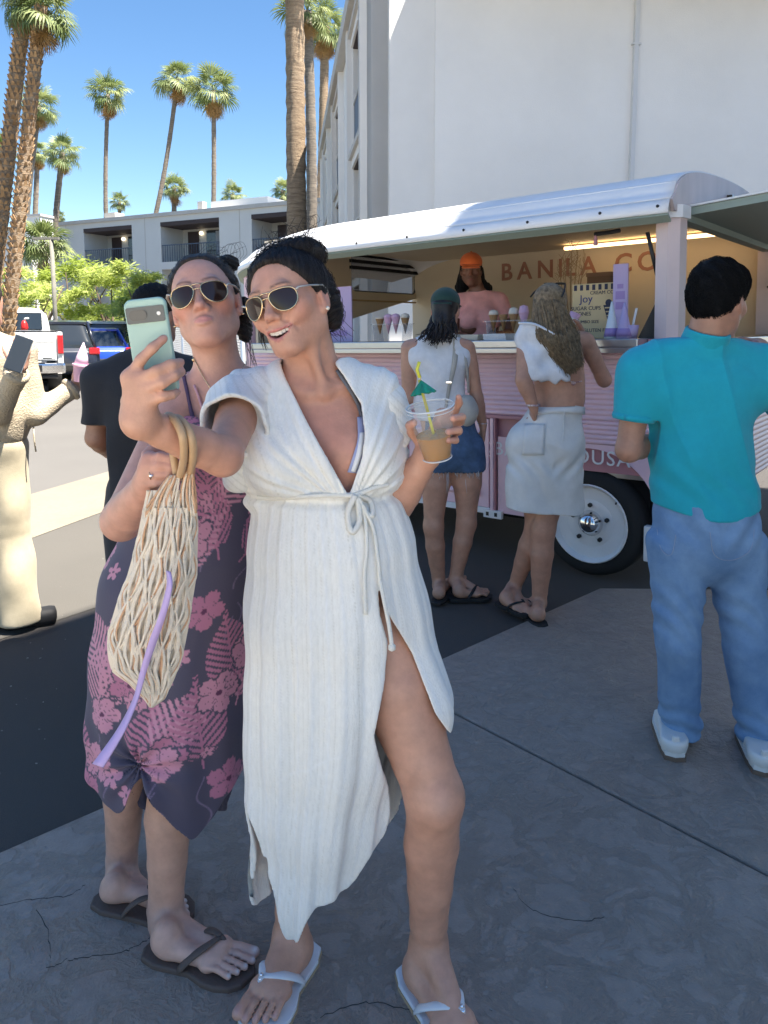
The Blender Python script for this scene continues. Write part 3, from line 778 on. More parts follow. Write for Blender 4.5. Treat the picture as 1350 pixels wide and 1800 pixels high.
pkb('name_badge', m_black, (.66, -.018, .79), (.18, .006, .022), .002, tg)
pkb('bed_rail_cap', m_black, (0, .04, 1.36), (1.72, .08, .02), .006, tg)
for s in (-1, 1):
    pkb('tail_light', m_red, (s * (HWp - .055), -.005, 1.08), (.115, .06, .40), .015)
    pkb('bed_rail', m_black, (s * (HWp - .06), 1.05, 1.375), (.13, 2.1, .02), .006)
bp_ = pkb('bumper', m_chr, (0, -.13, .58), (2.0, .24, .22), .05)
pkb('step_pad', m_black, (0, -.14, .695), (1.2, .2, .012), .004, bp_)
pkb('licence_plate', m_plate, (.14, -.258, .585), (.31, .012, .15), .004, bp_)
pkb('plate_lamp_panel', m_black, (.44, -.256, .585), (.2, .01, .14), .004, bp_)
pkb('hitch', m_black, (.6, -.12, .40), (.5, .12, .07), .02)
pkb('frame', m_black, (0, 2.6, .5), (1.3, 5.2, .22), .03)
one('cab', m_pk, pk, lambda b: carshell(b, [(2.15, .45, 1.30, .98), (2.3, .45, 1.36, 1), (4.3, .45, 1.3, 1), (5.3, .5, 1.15, .98), (5.8, .5, 1.0, .9)], HWp), smooth=True, auto=50)
one('cab_top', m_pk, pk, lambda b: carshell(b, [(2.2, 1.25, 1.35, .92), (2.32, 1.25, 1.86, .90), (3.0, 1.25, 1.93, .88), (3.6, 1.25, 1.86, .86), (4.3, 1.2, 1.3, .85)], HWp, tum=.12), smooth=True, auto=50)
pkb('rear_window', m_glass, (0, 2.235, 1.58), (1.36, .03, .42), .03, rot=Matrix.Rotation(R(-6), 3, 'X'))
for s in (-1, 1):
    for yy in (1.2, 4.7): wheel(V((s * (HWp - .14), yy, .40)), (s, 0, 0), .40, .28, pk)
gc = empty('fuel_can', V((-6.95, 16.3, 1.39)) ); tag(gc, 'small red can with pale cap standing on the pickup bed', 'can')
gc.location = V((-7.79, 15.55, 1.385)) + Matrix.Rotation(R(27), 3, 'Z') @ V((.25, .05, 0))
one('body', mat('red_plastic', (.6, .02, .02), .4), gc, lambda b: b.lathe([(.001, 0), (.07, 0), (.075, .06), (.06, .15), (.035, .2), (.001, .2)], n=14), smooth=True)
one('cap', m_plate, gc, lambda b: b.tube([(0, 0, .19), (.03, 0, .24), (.1, 0, .25)], [.028, .026, .02], 8), smooth=True)
# ---------------------------------------------------------------- pink food trailer
TO = V((1.54, 3.865, 0)); TX = V((.777, -.629, 0)).normalized(); TY = V((-TX.y, TX.x, 0))
tilt = R(1.25)
TXt = (TX * math.cos(tilt) + V((0, 0, 1)) * math.sin(tilt)).normalized(); TZt = TXt.cross(TY).normalized()
piv = TO + TX * -.44
TM = Matrix.Translation(piv) @ basis(TXt, TY, TZt) @ Matrix.Translation(V((.44, 0, 0)))
TMi = TM.inverted()
def tpx(px, py, ax, val):
    """point on the trailer's own plane x, y or z = val that the pixel looks at (local coordinates)"""
    o = TMi @ V((0, 0, CAM_H)); d = TMi.to_3x3() @ V(_ray(px, py)); i = 'xyz'.index(ax)
    return o + d * ((val - o[i]) / d[i])
trl = empty('food_trailer'); trl.matrix_world = TM
tag(trl, 'pink corrugated vintage food trailer with white arched roof', 'trailer')
m_pink = mat('trailer_pink', (.84, .58, .645), .35, var=.07, vscale=2.0, coat=.3, bump=.05, bscale=8)
m_pinkd = mat('trailer_pink_trim', (.50, .23, .26), .4)
m_pinkl = mat('trailer_pink_post', (.70, .56, .55), .5, var=.06, vscale=3)
m_roof = mat('roof_white_metal', (.80, .80, .82), .38, var=.05, vscale=1.5, coat=.2)
m_roofend = mat('roof_end_rose', (.60, .50, .49), .5, var=.12, vscale=4, stretch=(1, 1, .25))
m_steel = mat('brushed_steel', (.55, .56, .57), .28, metal=.9, var=.1, vscale=14, stretch=(.2, 3, 3))
m_tan = mat('interior_tan', (.62, .535, .40), .55, var=.06, vscale=2)
m_letter = mat('terracotta_letters', (.36, .17, .11), .6)
m_green = mat('green_gasket', (.27, .33, .29), .6)
m_under = mat('underbody_black', (.008, .008, .009), .9)
m_white = mat('white_paint', (.78, .78, .78), .35, var=.05, vscale=6)
LX = -3.45; WY = 2.3; ZC = 1.385; ZL = .925
def corr(b, x0, x1, z0, z1, y, n, amp, ax='x'):
    k = n * 8
    def fn(u, v):
        z = lerp(z0, z1, v); h = amp * abs(math.sin(math.pi * n * v)) ** .6
        return V((lerp(x0, x1, u), y - h, z)) if ax == 'x' else V((y + h, lerp(x0, x1, u), z))
    b.grid(fn, 3, k + 1)
T = trl
def tbx(name, m, x0, x1, y0, y1, z0, z1, bev=0.0, parent=None):
    return one(name, m, parent or T, lambda b: b.box(((x0 + x1) / 2, (y0 + y1) / 2, (z0 + z1) / 2), (x1 - x0, y1 - y0, z1 - z0), bev=bev))
# side: corrugated apron under the counter, louvred lower doors, flat panel with lettering and wheel arch
XP = tpx(868, 800, 'y', 0).x; XL = tpx(717, 800, 'y', 0).x
WC = tpx(1032, 922, 'y', -.02); WX = WC.x; WR = .315
one('corrugated_apron', m_pink, T, lambda b: corr(b, LX + .12, -.02, ZL, 1.335, 0, 14, .012), smooth=True)
one('corrugated_apron', m_pink, T, lambda b: corr(b, XP + .32, -.02, .79, ZL, .002, 5, .012), smooth=True)
tbx('apron_trim', m_pinkd, LX + .1, XP + .3, -.018, 0, ZL - .022, ZL, .004)
for (xa, xb) in ((LX + .15, XL - .03), (XL + .02, XP - .03)):
    d_ = tbx('door', m_pink, xa, xb, -.012, .01, .335, ZL - .03, .004)
    n_ = 9
    one('louvre', m_pink, d_, lambda b: corr(b, xa + .06, xb - .06, .40, ZL - .10, -.0125, n_, .018), smooth=True)
    tbx('stile', m_pinkd, xa - .004, xa + .002, -.014, .0, .335, ZL - .03, parent=d_)
tbx('door_post', m_pink, XP - .012, XP + .012, -.028, .01, .30, ZL - .022, .004)
tbx('door_post_edge', m_pinkd, XP + .013, XP + .022, -.022, .01, .30, ZL - .022)
tbx('white_bracket', m_white, XP - .06, XP + .07, -.03, -.005, .275, .325, .003)
for dx in (-.03, .03): tbx('bracket_hole', m_black, XP + dx - .01, XP + dx + .01, -.0315, -.029, .288, .312)
# flat side panel with a round wheel arch
def arch_panel(b):
    x0, x1, z0, z1 = XP + .03, -.01, .31, .79; c = V((WX, .36)); r = .405
    pts = []
    n = 26
    a0 = math.asin(max(-1, min(1, (z0 - c.y) / r)))
    for i in range(n + 1):
        a = math.pi - a0 + (2 * a0 - math.pi) * i / n
        pts.append((c.x + r * math.cos(a), c.y + r * math.sin(a)))
    for i in range(n):
        (xa, za), (xb, zb) = pts[i], pts[i + 1]
        b._add([(xa, -.003, za), (xb, -.003, zb), (xb, -.003, z1), (xa, -.003, z1)], [(0, 1, 2, 3)])
        b._add([(xa, -.003, za), (xb, -.003, zb), (xb, .06, zb), (xa, .06, za)], [(0, 1, 2, 3)])
    b._add([(x0, -.003, z0), (pts[0][0], -.003, z0), (pts[0][0], -.003, z1), (x0, -.003, z1)], [(0, 1, 2, 3)])
    b._add([(pts[-1][0], -.003, z0), (x1, -.003, z0), (x1, -.003, z1), (pts[-1][0], -.003, z1)], [(0, 1, 2, 3)])
one('arch_panel', m_pink, T, arch_panel)
for xa, xb in ((LX + .12, XP - .02),): tbx('skirt_trim', m_white, xa, xb, -.014, .02, .295, .333, .004)
tbx('chassis', m_under, LX + .25, -.15, .12, WY - .1, .26, .62)
tbx('wheel_well', m_under, WX - .44, WX + .44, .30, .34, .2, .8)
tbx('wheel_well_top', m_under, WX - .44, WX + .44, .0, .33, .772, .785)
tbx('inner_apron', m_pinkd, LX + .1, -.02, .02, .05, .63, 1.33)
tbx('jack_leg', m_white, tpx(1137, 940, 'y', .0).x - .02, tpx(1137, 940, 'y', 0).x + .03, .0, .05, .16, .36, .01)
# wheel
wo = MB(); wp = V((WX, .11, WC.z)); axn = (0, -1, 0); r = WR
tw = wo.lathe([(r * .60, -.1), (r * .9, -.1), (r * .98, -.075), (r, -.04), (r, .04), (r * .98, .075), (r * .9, .1), (r * .76, .105), (r * .68, .1)], wp, axn, 40, closed=True).build('wheel', m_tyre, T, smooth=True, auto=50)
one('rim', m_white, tw, lambda b: b.lathe([(r * .70, .085), (r * .735, .112), (r * .715, .118), (r * .66, .10), (r * .63, .055), (r * .55, .05), (r * .50, .075), (r * .42, .088), (r * .26, .085), (r * .235, .06), (.001, .06)], wp, axn, 40), smooth=True, auto=35)
one('hub_cap', m_chr, tw, lambda b: b.lathe([(r * .245, .06), (r * .24, .085), (r * .2, .10), (r * .17, .125), (r * .1, .14), (.001, .143)], wp, axn, 28), smooth=True)
for i in range(5):
    a = 2 * math.pi * i / 5 + .3; c = wp + V((math.cos(a) * r * .34, -.088, math.sin(a) * r * .34))
    one('wheel_nut', m_black, tw, lambda b: b.lathe([(.013, -.01), (.013, .016), (.008, .02), (.001, .02)], c, axn, 6))
for i in range(4):
    a = 2 * math.pi * i / 4 + .9
    one('vent_slot', m_black, tw, lambda b: b.grid(lambda u, v: wp + V((math.cos(a + (u - .5) * .5) * r * (.56 + .045 * v), -.0535 - .004 * (1 - v), math.sin(a + (u - .5) * .5) * r * (.56 + .045 * v))), 7, 2))
one('valve', m_black, tw, lambda b: b.tube([wp + V((r * .48, -.09, r * .42)), wp + V((r * .53, -.115, r * .47))], .006, 6))
# counter
ct = tbx('counter', m_steel, LX + .35, tpx(1121, 592, 'y', -.2).x, -.2, .42, ZC - .045, ZC, .006)
tbx('counter_lip', m_steel, LX + .35, tpx(1121, 592, 'y', -.2).x, -.203, -.19, ZC - .075, ZC - .046, .003, ct)
tbx('counter_ledge', m_pinkd, tpx(1121, 592, 'y', -.2).x + .002, .02, -.06, .42, ZC - .05, ZC - .004, .004)
# posts
one('corner_post', m_pinkl, T, lambda b: b.prism([(x, y, ZC - .004) for x, y in ((-.10, -.01), (-.03, -.035), (.02, .0), (.03, .08), (-.01, .11), (-.10, .10))], (0, 0, .64)))
one('post_cap', m_roof, T, lambda b: b.prism([(x * 1.12, y * 1.12 - .005, 2.0) for x, y in ((-.11, -.02), (-.03, -.045), (.03, .0), (.04, .085), (-.01, .12), (-.11, .105))], (0, 0, .065)))
# roof shell
sec = [(-.10, 2.085), (-.085, 2.10), (-.05, 2.125), (-.025, 2.165), (.03, 2.205), (.14, 2.245), (.35, 2.285), (.7, 2.315), (1.15, 2.33), (1.6, 2.315), (1.95, 2.285), (2.16, 2.245), (2.27, 2.205), (2.325, 2.165), (2.35, 2.125), (2.38, 2.085)]
def _cr(p, k):
    out = []
    for i in range(len(p) - 1):
        a, b_, c, d_ = [np.array(p[min(max(i + j, 0), len(p) - 1)]) for j in (-1, 0, 1, 2)]
        for q in range(k): f = q / k; out.append(tuple(.5 * (2 * b_ + (c - a) * f + (2 * a - 5 * b_ + 4 * c - d_) * f * f + (3 * b_ - a - 3 * c + d_) * f ** 3)))
    return out + [p[-1]]
sec = _cr(sec, 4)
def roof_pt(u, v):
    x = lerp(LX - .12, .0, v); k = len(sec) - 1; i = min(int(u * k), k - 1); t = u * k - i
    y = lerp(sec[i][0], sec[i + 1][0], t); z = lerp(sec[i][1], sec[i + 1][1], t)
    q = max(0.0, (-2.55 - x) / (2.55 - .0 + (-(LX - .12) - 2.55) - 2.55 + 2.55 - 1.53))if False else max(0.0, (-2.5 - x) / (-2.5 - (LX - .12)))
    s = math.sqrt(max(0.0, 1 - q * q))
    y = 1.14 + (y - 1.14) * lerp(.80, 1, s); z = 1.97 + (z - 1.97) * lerp(.10, 1, s) 
    return V((x, y, z))
one('roof', m_roof, T, lambda b: b.grid(roof_pt, 61, 50), smooth=True, solid=.012, auto=60)
def ridge(u, v):
    p = roof_pt(.02 + .001, v); return p
for uu in (.22,):
    one('roof_seam', m_roof, T, lambda b: b.tube([roof_pt(uu, q / 40) + V((0, -.002, .004)) for q in range(41)], .006, 5), smooth=True)
one('roof_end_panel', m_roofend, T, lambda b: b._add([(.0, y, z - .004) for y, z in sec] + [(.0, 2.34, 2.03), (.0, -.06, 2.03)], [tuple(range(len(sec) + 2))]), solid=.02)
# drip fascia with rivets above the serving hatch
def fas(u, v):
    p = roof_pt(0, u); return V((p.x, p.y - .012 - .025 * v, p.z - .004 - .07 * v))
fa = one('hatch_fascia', m_roof, T, lambda b: b.grid(fas, 40, 3), solid=.008, smooth=True)
for q in (.18, .3, .42, .54, .66, .78, .9, .985):
    c = fas(q, .45) + V((0, -.007, 0)); one('rivet', m_black, fa, lambda b: b.lathe([(.009, 0), (.007, .005), (.001, .006)], c, (0, -1, .3), 8))
one('hatch_gasket', m_green, T, lambda b: b.grid(lambda u, v: fas(u, 1) + V((0, .004 + .05 * v, -.006 - .03 * v)), 40, 2), solid=.012)
# interior
tbx('floor', m_steel, LX + .1, -.03, .05, WY - .02, .60, .628)
ZR = 2.20
tbx('back_wall', m_tan, LX + .05, -.02, WY - .03, WY, .63, ZR)
# end wall with a rounded window opening
w1 = tpx(616, 512, 'x', LX + .08); w2 = tpx(729, 455, 'x', LX + .08)
y0, y1, z0, z1 = w1.y, w2.y, w1.z, w2.z
def end_wall(b):
    xx = LX + .08; r = .06; inn = []
    for (cy, cz, a0) in ((y0 + r, z0 + r, 180), (y1 - r, z0 + r, 270), (y1 - r, z1 - r, 0), (y0 + r, z1 - r, 90)):
        for i in range(6): a = R(a0 + 90 * i / 5); inn.append((xx, cy + r * math.cos(a), cz + r * math.sin(a)))
    out = []
    for p in inn:
        cy, cz = (y0 + y1) / 2, (z0 + z1) / 2; dy, dz = p[1] - cy, p[2] - cz
        ky = ((WY if dy > 0 else .1) - cy) / dy if abs(dy) > 1e-6 else 9e9; kz = ((ZR if dz > 0 else .63) - cz) / dz if abs(dz) > 1e-6 else 9e9
        k = min(ky, kz); out.append((xx, cy + dy * k, cz + dz * k))
    n = len(inn); b._add(inn + out, [(i, (i + 1) % n, n + (i + 1) % n, n + i) for i in range(n)])
    cs = [(xx, WY, ZR), (xx, .1, ZR), (xx, WY, .63), (xx, .1, .63)]
    for c in cs:
        ds = sorted(range(n), key=lambda i: (V(out[i]) - V(c)).length)[:2]
        b._add([out[ds[0]], out[ds[1]], c], [(0, 1, 2)])
    return inn
ib = MB(); inn = end_wall(ib); ib.build('end_wall', m_tan, T, solid=.03)
wf = one('window', m_black, T, lambda b: b.tube(inn + [inn[0]], .012, 6), smooth=True)
m_pane = mat('hazy_window_pane', (.06, .07, .075), .06, trans=0.0, spec=.6, alpha=.45)
tbx('pane', m_pane, LX + .075, LX + .085, y0, y1, z0, z1, parent=wf)
for k in range(3):
    zz = lerp(z0, z1, .55 + .16 * k); tbx('blind_slat', m_under, LX + .10, LX + .13, y0 - .03, y1 + .03, zz, zz + .03, parent=wf)
tbx('wall_batten', mat('interior_tan_trim', (.42, .29, .14), .55), LX + .095, LX + .115, .2, WY - .05, z0 - .09, z0 - .075)
tbx('left_skin', m_pink, LX, LX + .06, .05, WY, .36, 1.335)
tbx('left_upper_skin', m_pink, LX, LX + .04, .05, .35, 1.33, 1.95)
tbx('ceiling', m_tan, LX + .25, -.02, .06, WY - .04, ZR - .03, ZR - .015)
m_glow = mat('warm_strip_light', (1, .8, .5), .5, emit=(1, .66, .32), estr=1.3)
tbx('strip_light', m_glow, -1.55, -.15, 1.95, 1.99, ZR - .075, ZR - .05)
# lettering
lp_ = tpx(880, 493, 'y', WY - .035); rp_ = tpx(1168, 474, 'y', WY - .035)
Mt = basis(V((1, 0, 0)), V((0, 0, 1)), V((0, -1, 0)), V((lp_.x, WY - .034, lp_.z)))
sgn = empty('wall_lettering', (0, 0, 0), parent=T); sgn.matrix_local = Mt
xk = 0.0; wd_ = dict(B=.15, A=.17, N=.175, I=.06, L=.125, C=.165, O=.195)
wd_[' '] = .09; tot = sum(wd_[c] for c in 'BANILA CO'); kx = (rp_.x - lp_.x) / tot
for c in 'BANILA CO':
    if c != ' ': text_obj('letter', c, .222, m_letter, sgn, Matrix.Translation(V((xk, 0, 0))), .002, .004)
    xk += wd_[c] * kx
lq = tpx(1108, 822, 'y', -.004); hq = tpx(1108, 796, 'y', -.004).z - lq.z
Mt = basis(V((1, 0, 0)), V((0, 0, 1)), V((0, -1, 0)), V((lq.x, -.0045, lq.z)))
text_obj('side_lettering', '@BANILACOUSA', hq * 1.42, m_white, T, Mt, .001, .0004, align='RIGHT', spacing=1.12)
# right end: apron, hatch flap on struts, sign, marker lamp
one('end_apron', m_pink, T, lambda b: corr(b, .0, WY, .36, 1.335, -.002, 26, .012, ax='y'), smooth=True)
tbx('end_counter', m_steel, -.02, .2, .12, WY, ZC - .045, ZC - .006, .005)
tbx('end_jamb', m_pinkl, -.08, .02, WY - .18, WY, ZC, 2.05)
tbx('end_header', m_green, -.05, .02, .1, WY, 1.995, 2.05)
fl = one('end_hatch_flap', m_green, T, lambda b: b.prism([(.02, .16, 2.03), (1.0, .16, 2.10), (1.0, .16, 2.14), (.02, .16, 2.07)], (0, WY - .2, 0)))
one('flap_skin', m_white, fl, lambda b: b.prism([(.02, .15, 2.072), (1.0, .15, 2.142), (1.0, .15, 2.152), (.02, .15, 2.082)], (0, WY - .18, 0)))
one('flap_strut', m_black, T, lambda b: b.tube([(.03, WY - .35, 1.72), (.34, WY - .35, 2.02)], .012, 6))
sg = one('roof_sign', m_plate, T, lambda b: b.box((.06, 1.62, 2.19), (.015, .42, .16)))
one('sign_edge', m_black, sg, lambda b: b.box((.06, 1.40, 2.19), (.03, .02, .2)))
Mt = basis(V((0, 1, 0)), V((0, 0, 1)), V((1, 0, 0)), V((.069, 1.43, 2.20)))
text_obj('sign_lettering', 'Alo M', .06, m_black, sg, Mt, .001)
Mt = basis(V((0, 1, 0)), V((0, 0, 1)), V((1, 0, 0)), V((.069, 1.46, 2.135)))
text_obj('sign_lettering', 'OTTI', .07, m_black, sg, Mt, .001)
mp = tpx(1284, 355, 'x', .02)
one('marker_lamp', mat('smoked_amber', (.06, .045, .03), .25, coat=.5), T, lambda b: b.prism([(.012, mp.y - .05, mp.z + .035), (.012, mp.y + .01, mp.z + .035), (.012, mp.y + .05, mp.z), (.012, mp.y + .0, mp.z - .03), (.012, mp.y - .045, mp.z - .045)], (.03, 0, 0)))
# gas strut and dark triangular wing of the hatch
sa = tpx(1138, 408, 'y', -.02); sb_ = tpx(1157, 492, 'y', .04); sc_ = tpx(1166, 545, 'y', .06)
st_ = one('gas_strut', m_black, T, lambda b: b.tube([sa, sb_], .011, 8), smooth=True)
one('strut_rod', m_black, st_, lambda b: b.tube([sb_, sc_], .005, 6), smooth=True)
q0, q1, q2 = tpx(1120, 597, 'y', .02), tpx(1158, 521, 'y', .05), tpx(1166, 597, 'y', .06)
one('hatch_gusset', mat('dark_brown_panel', (.055, .045, .035), .6), T, lambda b: b.prism([q0, q1, q2], (0, .02, 0)))
one('hatch_latch', m_black, T, lambda b: b.tube([tpx(1045, 412, 'y', .0), tpx(1075, 408, 'y', .0), tpx(1090, 405, 'y', 0)], .012, 6))
hk = tpx(1047, 420, 'y', .0)
one('latch_hook', m_pinkd, T, lambda b: b.tube([hk + V((0, 0, .02)), hk - V((0, 0, .035))], [.008, .014], 8))
# ---------------------------------------------------------------- things on the counter
def on_counter(px, py, y): return tpx(px, py, 'y', y)
m_lav = mat('lavender_card', (.52, .40, .62), .6); m_lavd = mat('lavender_print', (.36, .24, .50), .6)
m_cone = mat('wafer_cone', (.36, .20, .085), .75, bump=.5, bscale=120); m_cream = mat('cream_ice', (.72, .62, .50), .6); m_pkc = mat('pink_paper', (.70, .42, .55), .7)
m_acr = mat('clear_acrylic', (.75, .8, .82), .08, alpha=.28, spec=.6)
m_kraft = mat('cream_card', (.62, .47, .26), .7); m_ink = mat('dark_ink', (.03, .03, .06), .7)
def tworld(name, p, label, cat, group=None):
    o = empty(name); o.matrix_world = TM @ Matrix.Translation(V((p.x, p.y, ZC + .001))); return tag(o, label, cat, group)
def cone_rack(px, y, label, hs, group='cone racks on the counter', w=.30):
    p = on_counter(px, 588, y); p.z = ZC; r_ = tworld('cone_rack', p, label, 'rack', group)
    one('top_plate', m_acr, r_, lambda b: b.box((0, 0, .115), (w, .1, .006)))
    for s in (-1, 1): one('side_plate', m_acr, r_, lambda b: b.box((s * w * .42, 0, .056), (.006, .1, .112), rot=Matrix.Rotation(s * .12, 3, 'Y')))
    for i, (dx, mm, h) in enumerate(hs):
        c = empty('ice_cream_cone'); c.matrix_world = r_.matrix_world @ Matrix.Translation(V((dx, 0, .05)))
        tag(c, f'{["first","second","third","fourth"][i]} cone from left in the rack ' + label.split('rack ')[1], 'cone', 'cones on the counter')
        one('wafer', m_cone if mm != 'p' else m_pkc, c, lambda b: b.lathe([(.002, 0), (.028, .1), (.030, .105), (.001, .104)], n=14), smooth=True)
        if mm != 'e': one('scoop', m_cream if mm == 'c' else m_pkc, c, lambda b: b.lathe([(.03, .104), (.031, .115), (.024, .13 + h), (.001, .137 + h)], n=14), smooth=True)
cone_rack(690, .0, 'clear rack left of the woman in green cap', [(-.11, 'c', -.02), (-.035, 'p', .0), (.03, 'p', 0), (.11, 'c', .0)])
cone_rack(895, .05, 'clear rack right of the woman in green cap', [(-.11, 'c', 0), (-.04, 'e', 0), (.03, 'c', .01), (.10, 'p', .02)])
def stand_sign(name, px0, py0, px1, py1, y, m, label, lean=0.0):
    a = on_counter(px0, py1, y); b_ = on_counter(px1, py0, y); o = tworld(name, V(((a.x + b_.x) / 2, y, 0)), label, 'sign')
    w, h = b_.x - a.x, b_.z - ZC
    one('board', m, o, lambda b: b.box((0, 0, h / 2), (w, .012, h), bev=.003)); return o, w, h
def ptxt(name, s, size, m, par, x, z, al='CENTER'):
    return text_obj(name, s, size, m, par, basis(V((1, 0, 0)), V((0, 0, 1)), V((0, -1, 0)), V((x, -.0075, z))), .0006, align=al)
o, w, h = stand_sign('menu_board', 566, 503, 618, 592, .1, m_lav, 'lavender menu board standing at left end of counter')
for (x0_, z0_, ww, hh_) in ((0, .55, .62, .012), (-.12, .40, .22, .16), (.14, .40, .22, .16), (0, .16, .7, .1)): one('print', m_lavd, o, lambda b: b.box((x0_ * w, -.0068, z0_ * h), (ww * w, .0012, hh_ * h)))
o, w, h = stand_sign('tall_card', 1077, 463, 1105, 590, .12, m_lav, 'tall narrow lavender card standing beside the cone poster')
for (x0_, z0_, ww, hh_) in ((0, .70, .4, .06), (0, .58, .62, .11), (0, .44, .6, .1)): one('print', m_lavd, o, lambda b: b.box((x0_ * w, -.0068, z0_ * h), (ww * w, .0012, hh_ * h)))
o, w, h = stand_sign('cone_poster', 1006, 496, 1084, 590, .22, m_kraft, 'cream poster with striped top, cone drawing and lettering')
for k in range(7): one('stripe', m_ink, o, lambda b: b.box(((-.42 + k * .14) * w, -.0068, .93 * h), (.07 * w, .0014, .1 * h)))
ptxt('lettering', 'Joy', h * .2, mat('navy_ink', (.04, .04, .16), .6), o, -.17 * w, .66 * h); ptxt('lettering', 'CREAM CO.', h * .09, m_ink, o, .2 * w, .8 * h)
ptxt('lettering', 'SUGAR CUPS', h * .1, m_ink, o, -.18 * w, .52 * h); ptxt('lettering', 'CONES', h * .1, m_ink, o, -.25 * w, .42 * h); ptxt('lettering', 'JUMBO SIZE', h * .08, m_ink, o, -.12 * w, .28 * h); ptxt('lettering', 'GLUTEN FREE', h * .09, m_ink, o, .1 * w, .12 * h)
one('drawn_cone', m_ink, o, lambda b: (b._add([(.22 * w, -.0072, .6 * h), (.46 * w, -.0072, .6 * h), (.34 * w, -.0072, .26 * h)], [(0, 1, 2)]), b.lathe([(.001, 0), (.075 * w, .0003), (.001, .0006)], (.34 * w, -.0068, .64 * h), (0, -1, 0), 16)))
for k in range(3): one('print', m_kraft, o, lambda b: b.box((.34 * w, -.0078, (.55 - .07 * k) * h), ((.17 - .045 * k) * w, .0008, .022 * h)))
for k, (px, hh_, rr, mm, lab) in enumerate([(1075, .20, .04, m_white, 'white paper cone cup upside down by the poster'), (1097, .19, .042, m_lav, 'lavender paper cone beside the white one'), (1108, .07, .045, m_lav, 'short lavender paper tub with spoon on the counter')]):
    p = on_counter(px, 588, -.04 - .03 * (k % 2)); o = tworld('paper_cup', p, lab, 'cup')
    if k < 2: one('cone', mm, o, lambda b: b.lathe([(rr, 0), (rr * 1.02, .01), (rr * .12, hh_), (.001, hh_)], n=18), smooth=True); one('collar', m_lavd, o, lambda b: b.lathe([(rr * 1.04, .01), (rr * .82, hh_ * .28), (rr * .80, hh_ * .28)], n=18), smooth=True)
    else:
        one('tub', mm, o, lambda b: b.lathe([(rr * .75, 0), (rr, hh_), (rr * .92, hh_), (.001, .02)], n=18), smooth=True)
        one('spoon', m_white, o, lambda b: b.box((.02, 0, .1), (.012, .004, .12), rot=Matrix.Rotation(.2, 3, 'Y')))
p = on_counter(878, 588, -.1); o = tworld('napkin_stack', p, 'stack of white napkins at the counter edge', 'napkins')
for k in range(5): one('napkin', m_white, o, lambda b: b.box((random.uniform(-.004, .004), 0, .004 + .0075 * k), (.15, .12, .006)))
p = on_counter(832, 588, -.05); o = tworld('paper_tray', p, 'low paper tray in front of the vendor', 'tray')
one('tray', m_cream, o, lambda b: b.box((0, 0, .018), (.12, .1, .035), taper=1.15, bev=.004))
p = on_counter(1020, 587, -.1); o = tworld('sunglasses_case', p, 'small black card reader on the counter', 'reader')
one('body', m_black, o, lambda b: b.box((0, 0, .012), (.09, .05, .022), bev=.004)); one('button_pad', m_steel, o, lambda b: b.box((.01, 0, .0235), (.05, .03, .003)))
o.name = 'card_reader'
# dried pampas bunch
m_pamp = mat('dried_pampas', (.36, .25, .14), .9)
p = on_counter(1003, 560, .5); o = tworld('dried_bouquet', p, 'dried grass bouquet in front of the wall lettering', 'bouquet')
rd = random.Random(3)
for k in range(9):
    a = rd.uniform(-.5, .5); tip = V((math.sin(a) * .22, rd.uniform(-.05, .05), rd.uniform(.38, .54)))
    s_ = one('stem', m_pamp, o, lambda b: b.tube([(0, 0, .06), tip * .6, tip], .003, 4))
    one('plume', m_pamp, s_, lambda b: [b.tube([tip + V((rd.gauss(0, .01), rd.gauss(0, .01), -.06 + .012 * j)), tip + V((rd.gauss(0, .03), rd.gauss(0, .03), -.02 + .014 * j))], .0015, 3) for j in range(10)])
one('vase', m_cream, o, lambda b: b.lathe([(.03, 0), (.045, .05), (.03, .12), (.022, .14)], n=16), smooth=True)
o = tworld('storage_box', V((on_counter(1062, 560, .8).x, .8, 0)), 'brown cardboard box on the shelf behind the poster', 'box')
one('carton', mat('brown_carton', (.20, .10, .05), .8), o, lambda b: b.box((0, 0, .2), (.16, .2, .4), bev=.004)); one('lid', mat('brown_carton_lid', (.25, .13, .07), .8), o, lambda b: b.box((0, 0, .412), (.17, .21, .025), bev=.004))
# ---------------------------------------------------------------- people: shared anatomy
def skin_mat(name, rough=.46, sss=.05):
    m = mat(name, (.5, .3, .2), rough, attr='Col', var=.13, vscale=26, bump=.25, bscale=210, bdist=.002, sss=sss, spec=.45); return m
def cloth_mat(name, **k): return mat(name, attr='Col', **k)
class Head:
    """local frame: x to the person's left, y out of the face, z up; origin between the ears at eye level"""
    def __init__(s, C, F, U, k=1.0):
        s.C = V(C); s.F = V(F).normalized(); U = V(U); s.U = (U - s.F * U.dot(s.F)).normalized(); s.X = s.U.cross(s.F); s.k = k
        s.M = np.stack([npv(s.X), npv(s.F), npv(s.U)], 1)
    def p(s, x, y, z): return s.C + (s.X * x + s.F * y + s.U * z) * s.k
    def loc(s, P): return (np.asarray(P, np.float32) - npv(s.C)) @ s.M / s.k
    def ell(s, S, c, r, k=.02, mode='+', X=None):
        S.ell(s.p(*c), [q * s.k for q in r], s.X if X is None else X, s.F, k * s.k, mode)
    def cone(s, S, a, b, ra, rb, k=.02, mode='+'): S.cone(s.p(*a), s.p(*b), ra * s.k, rb * s.k, k * s.k, mode)
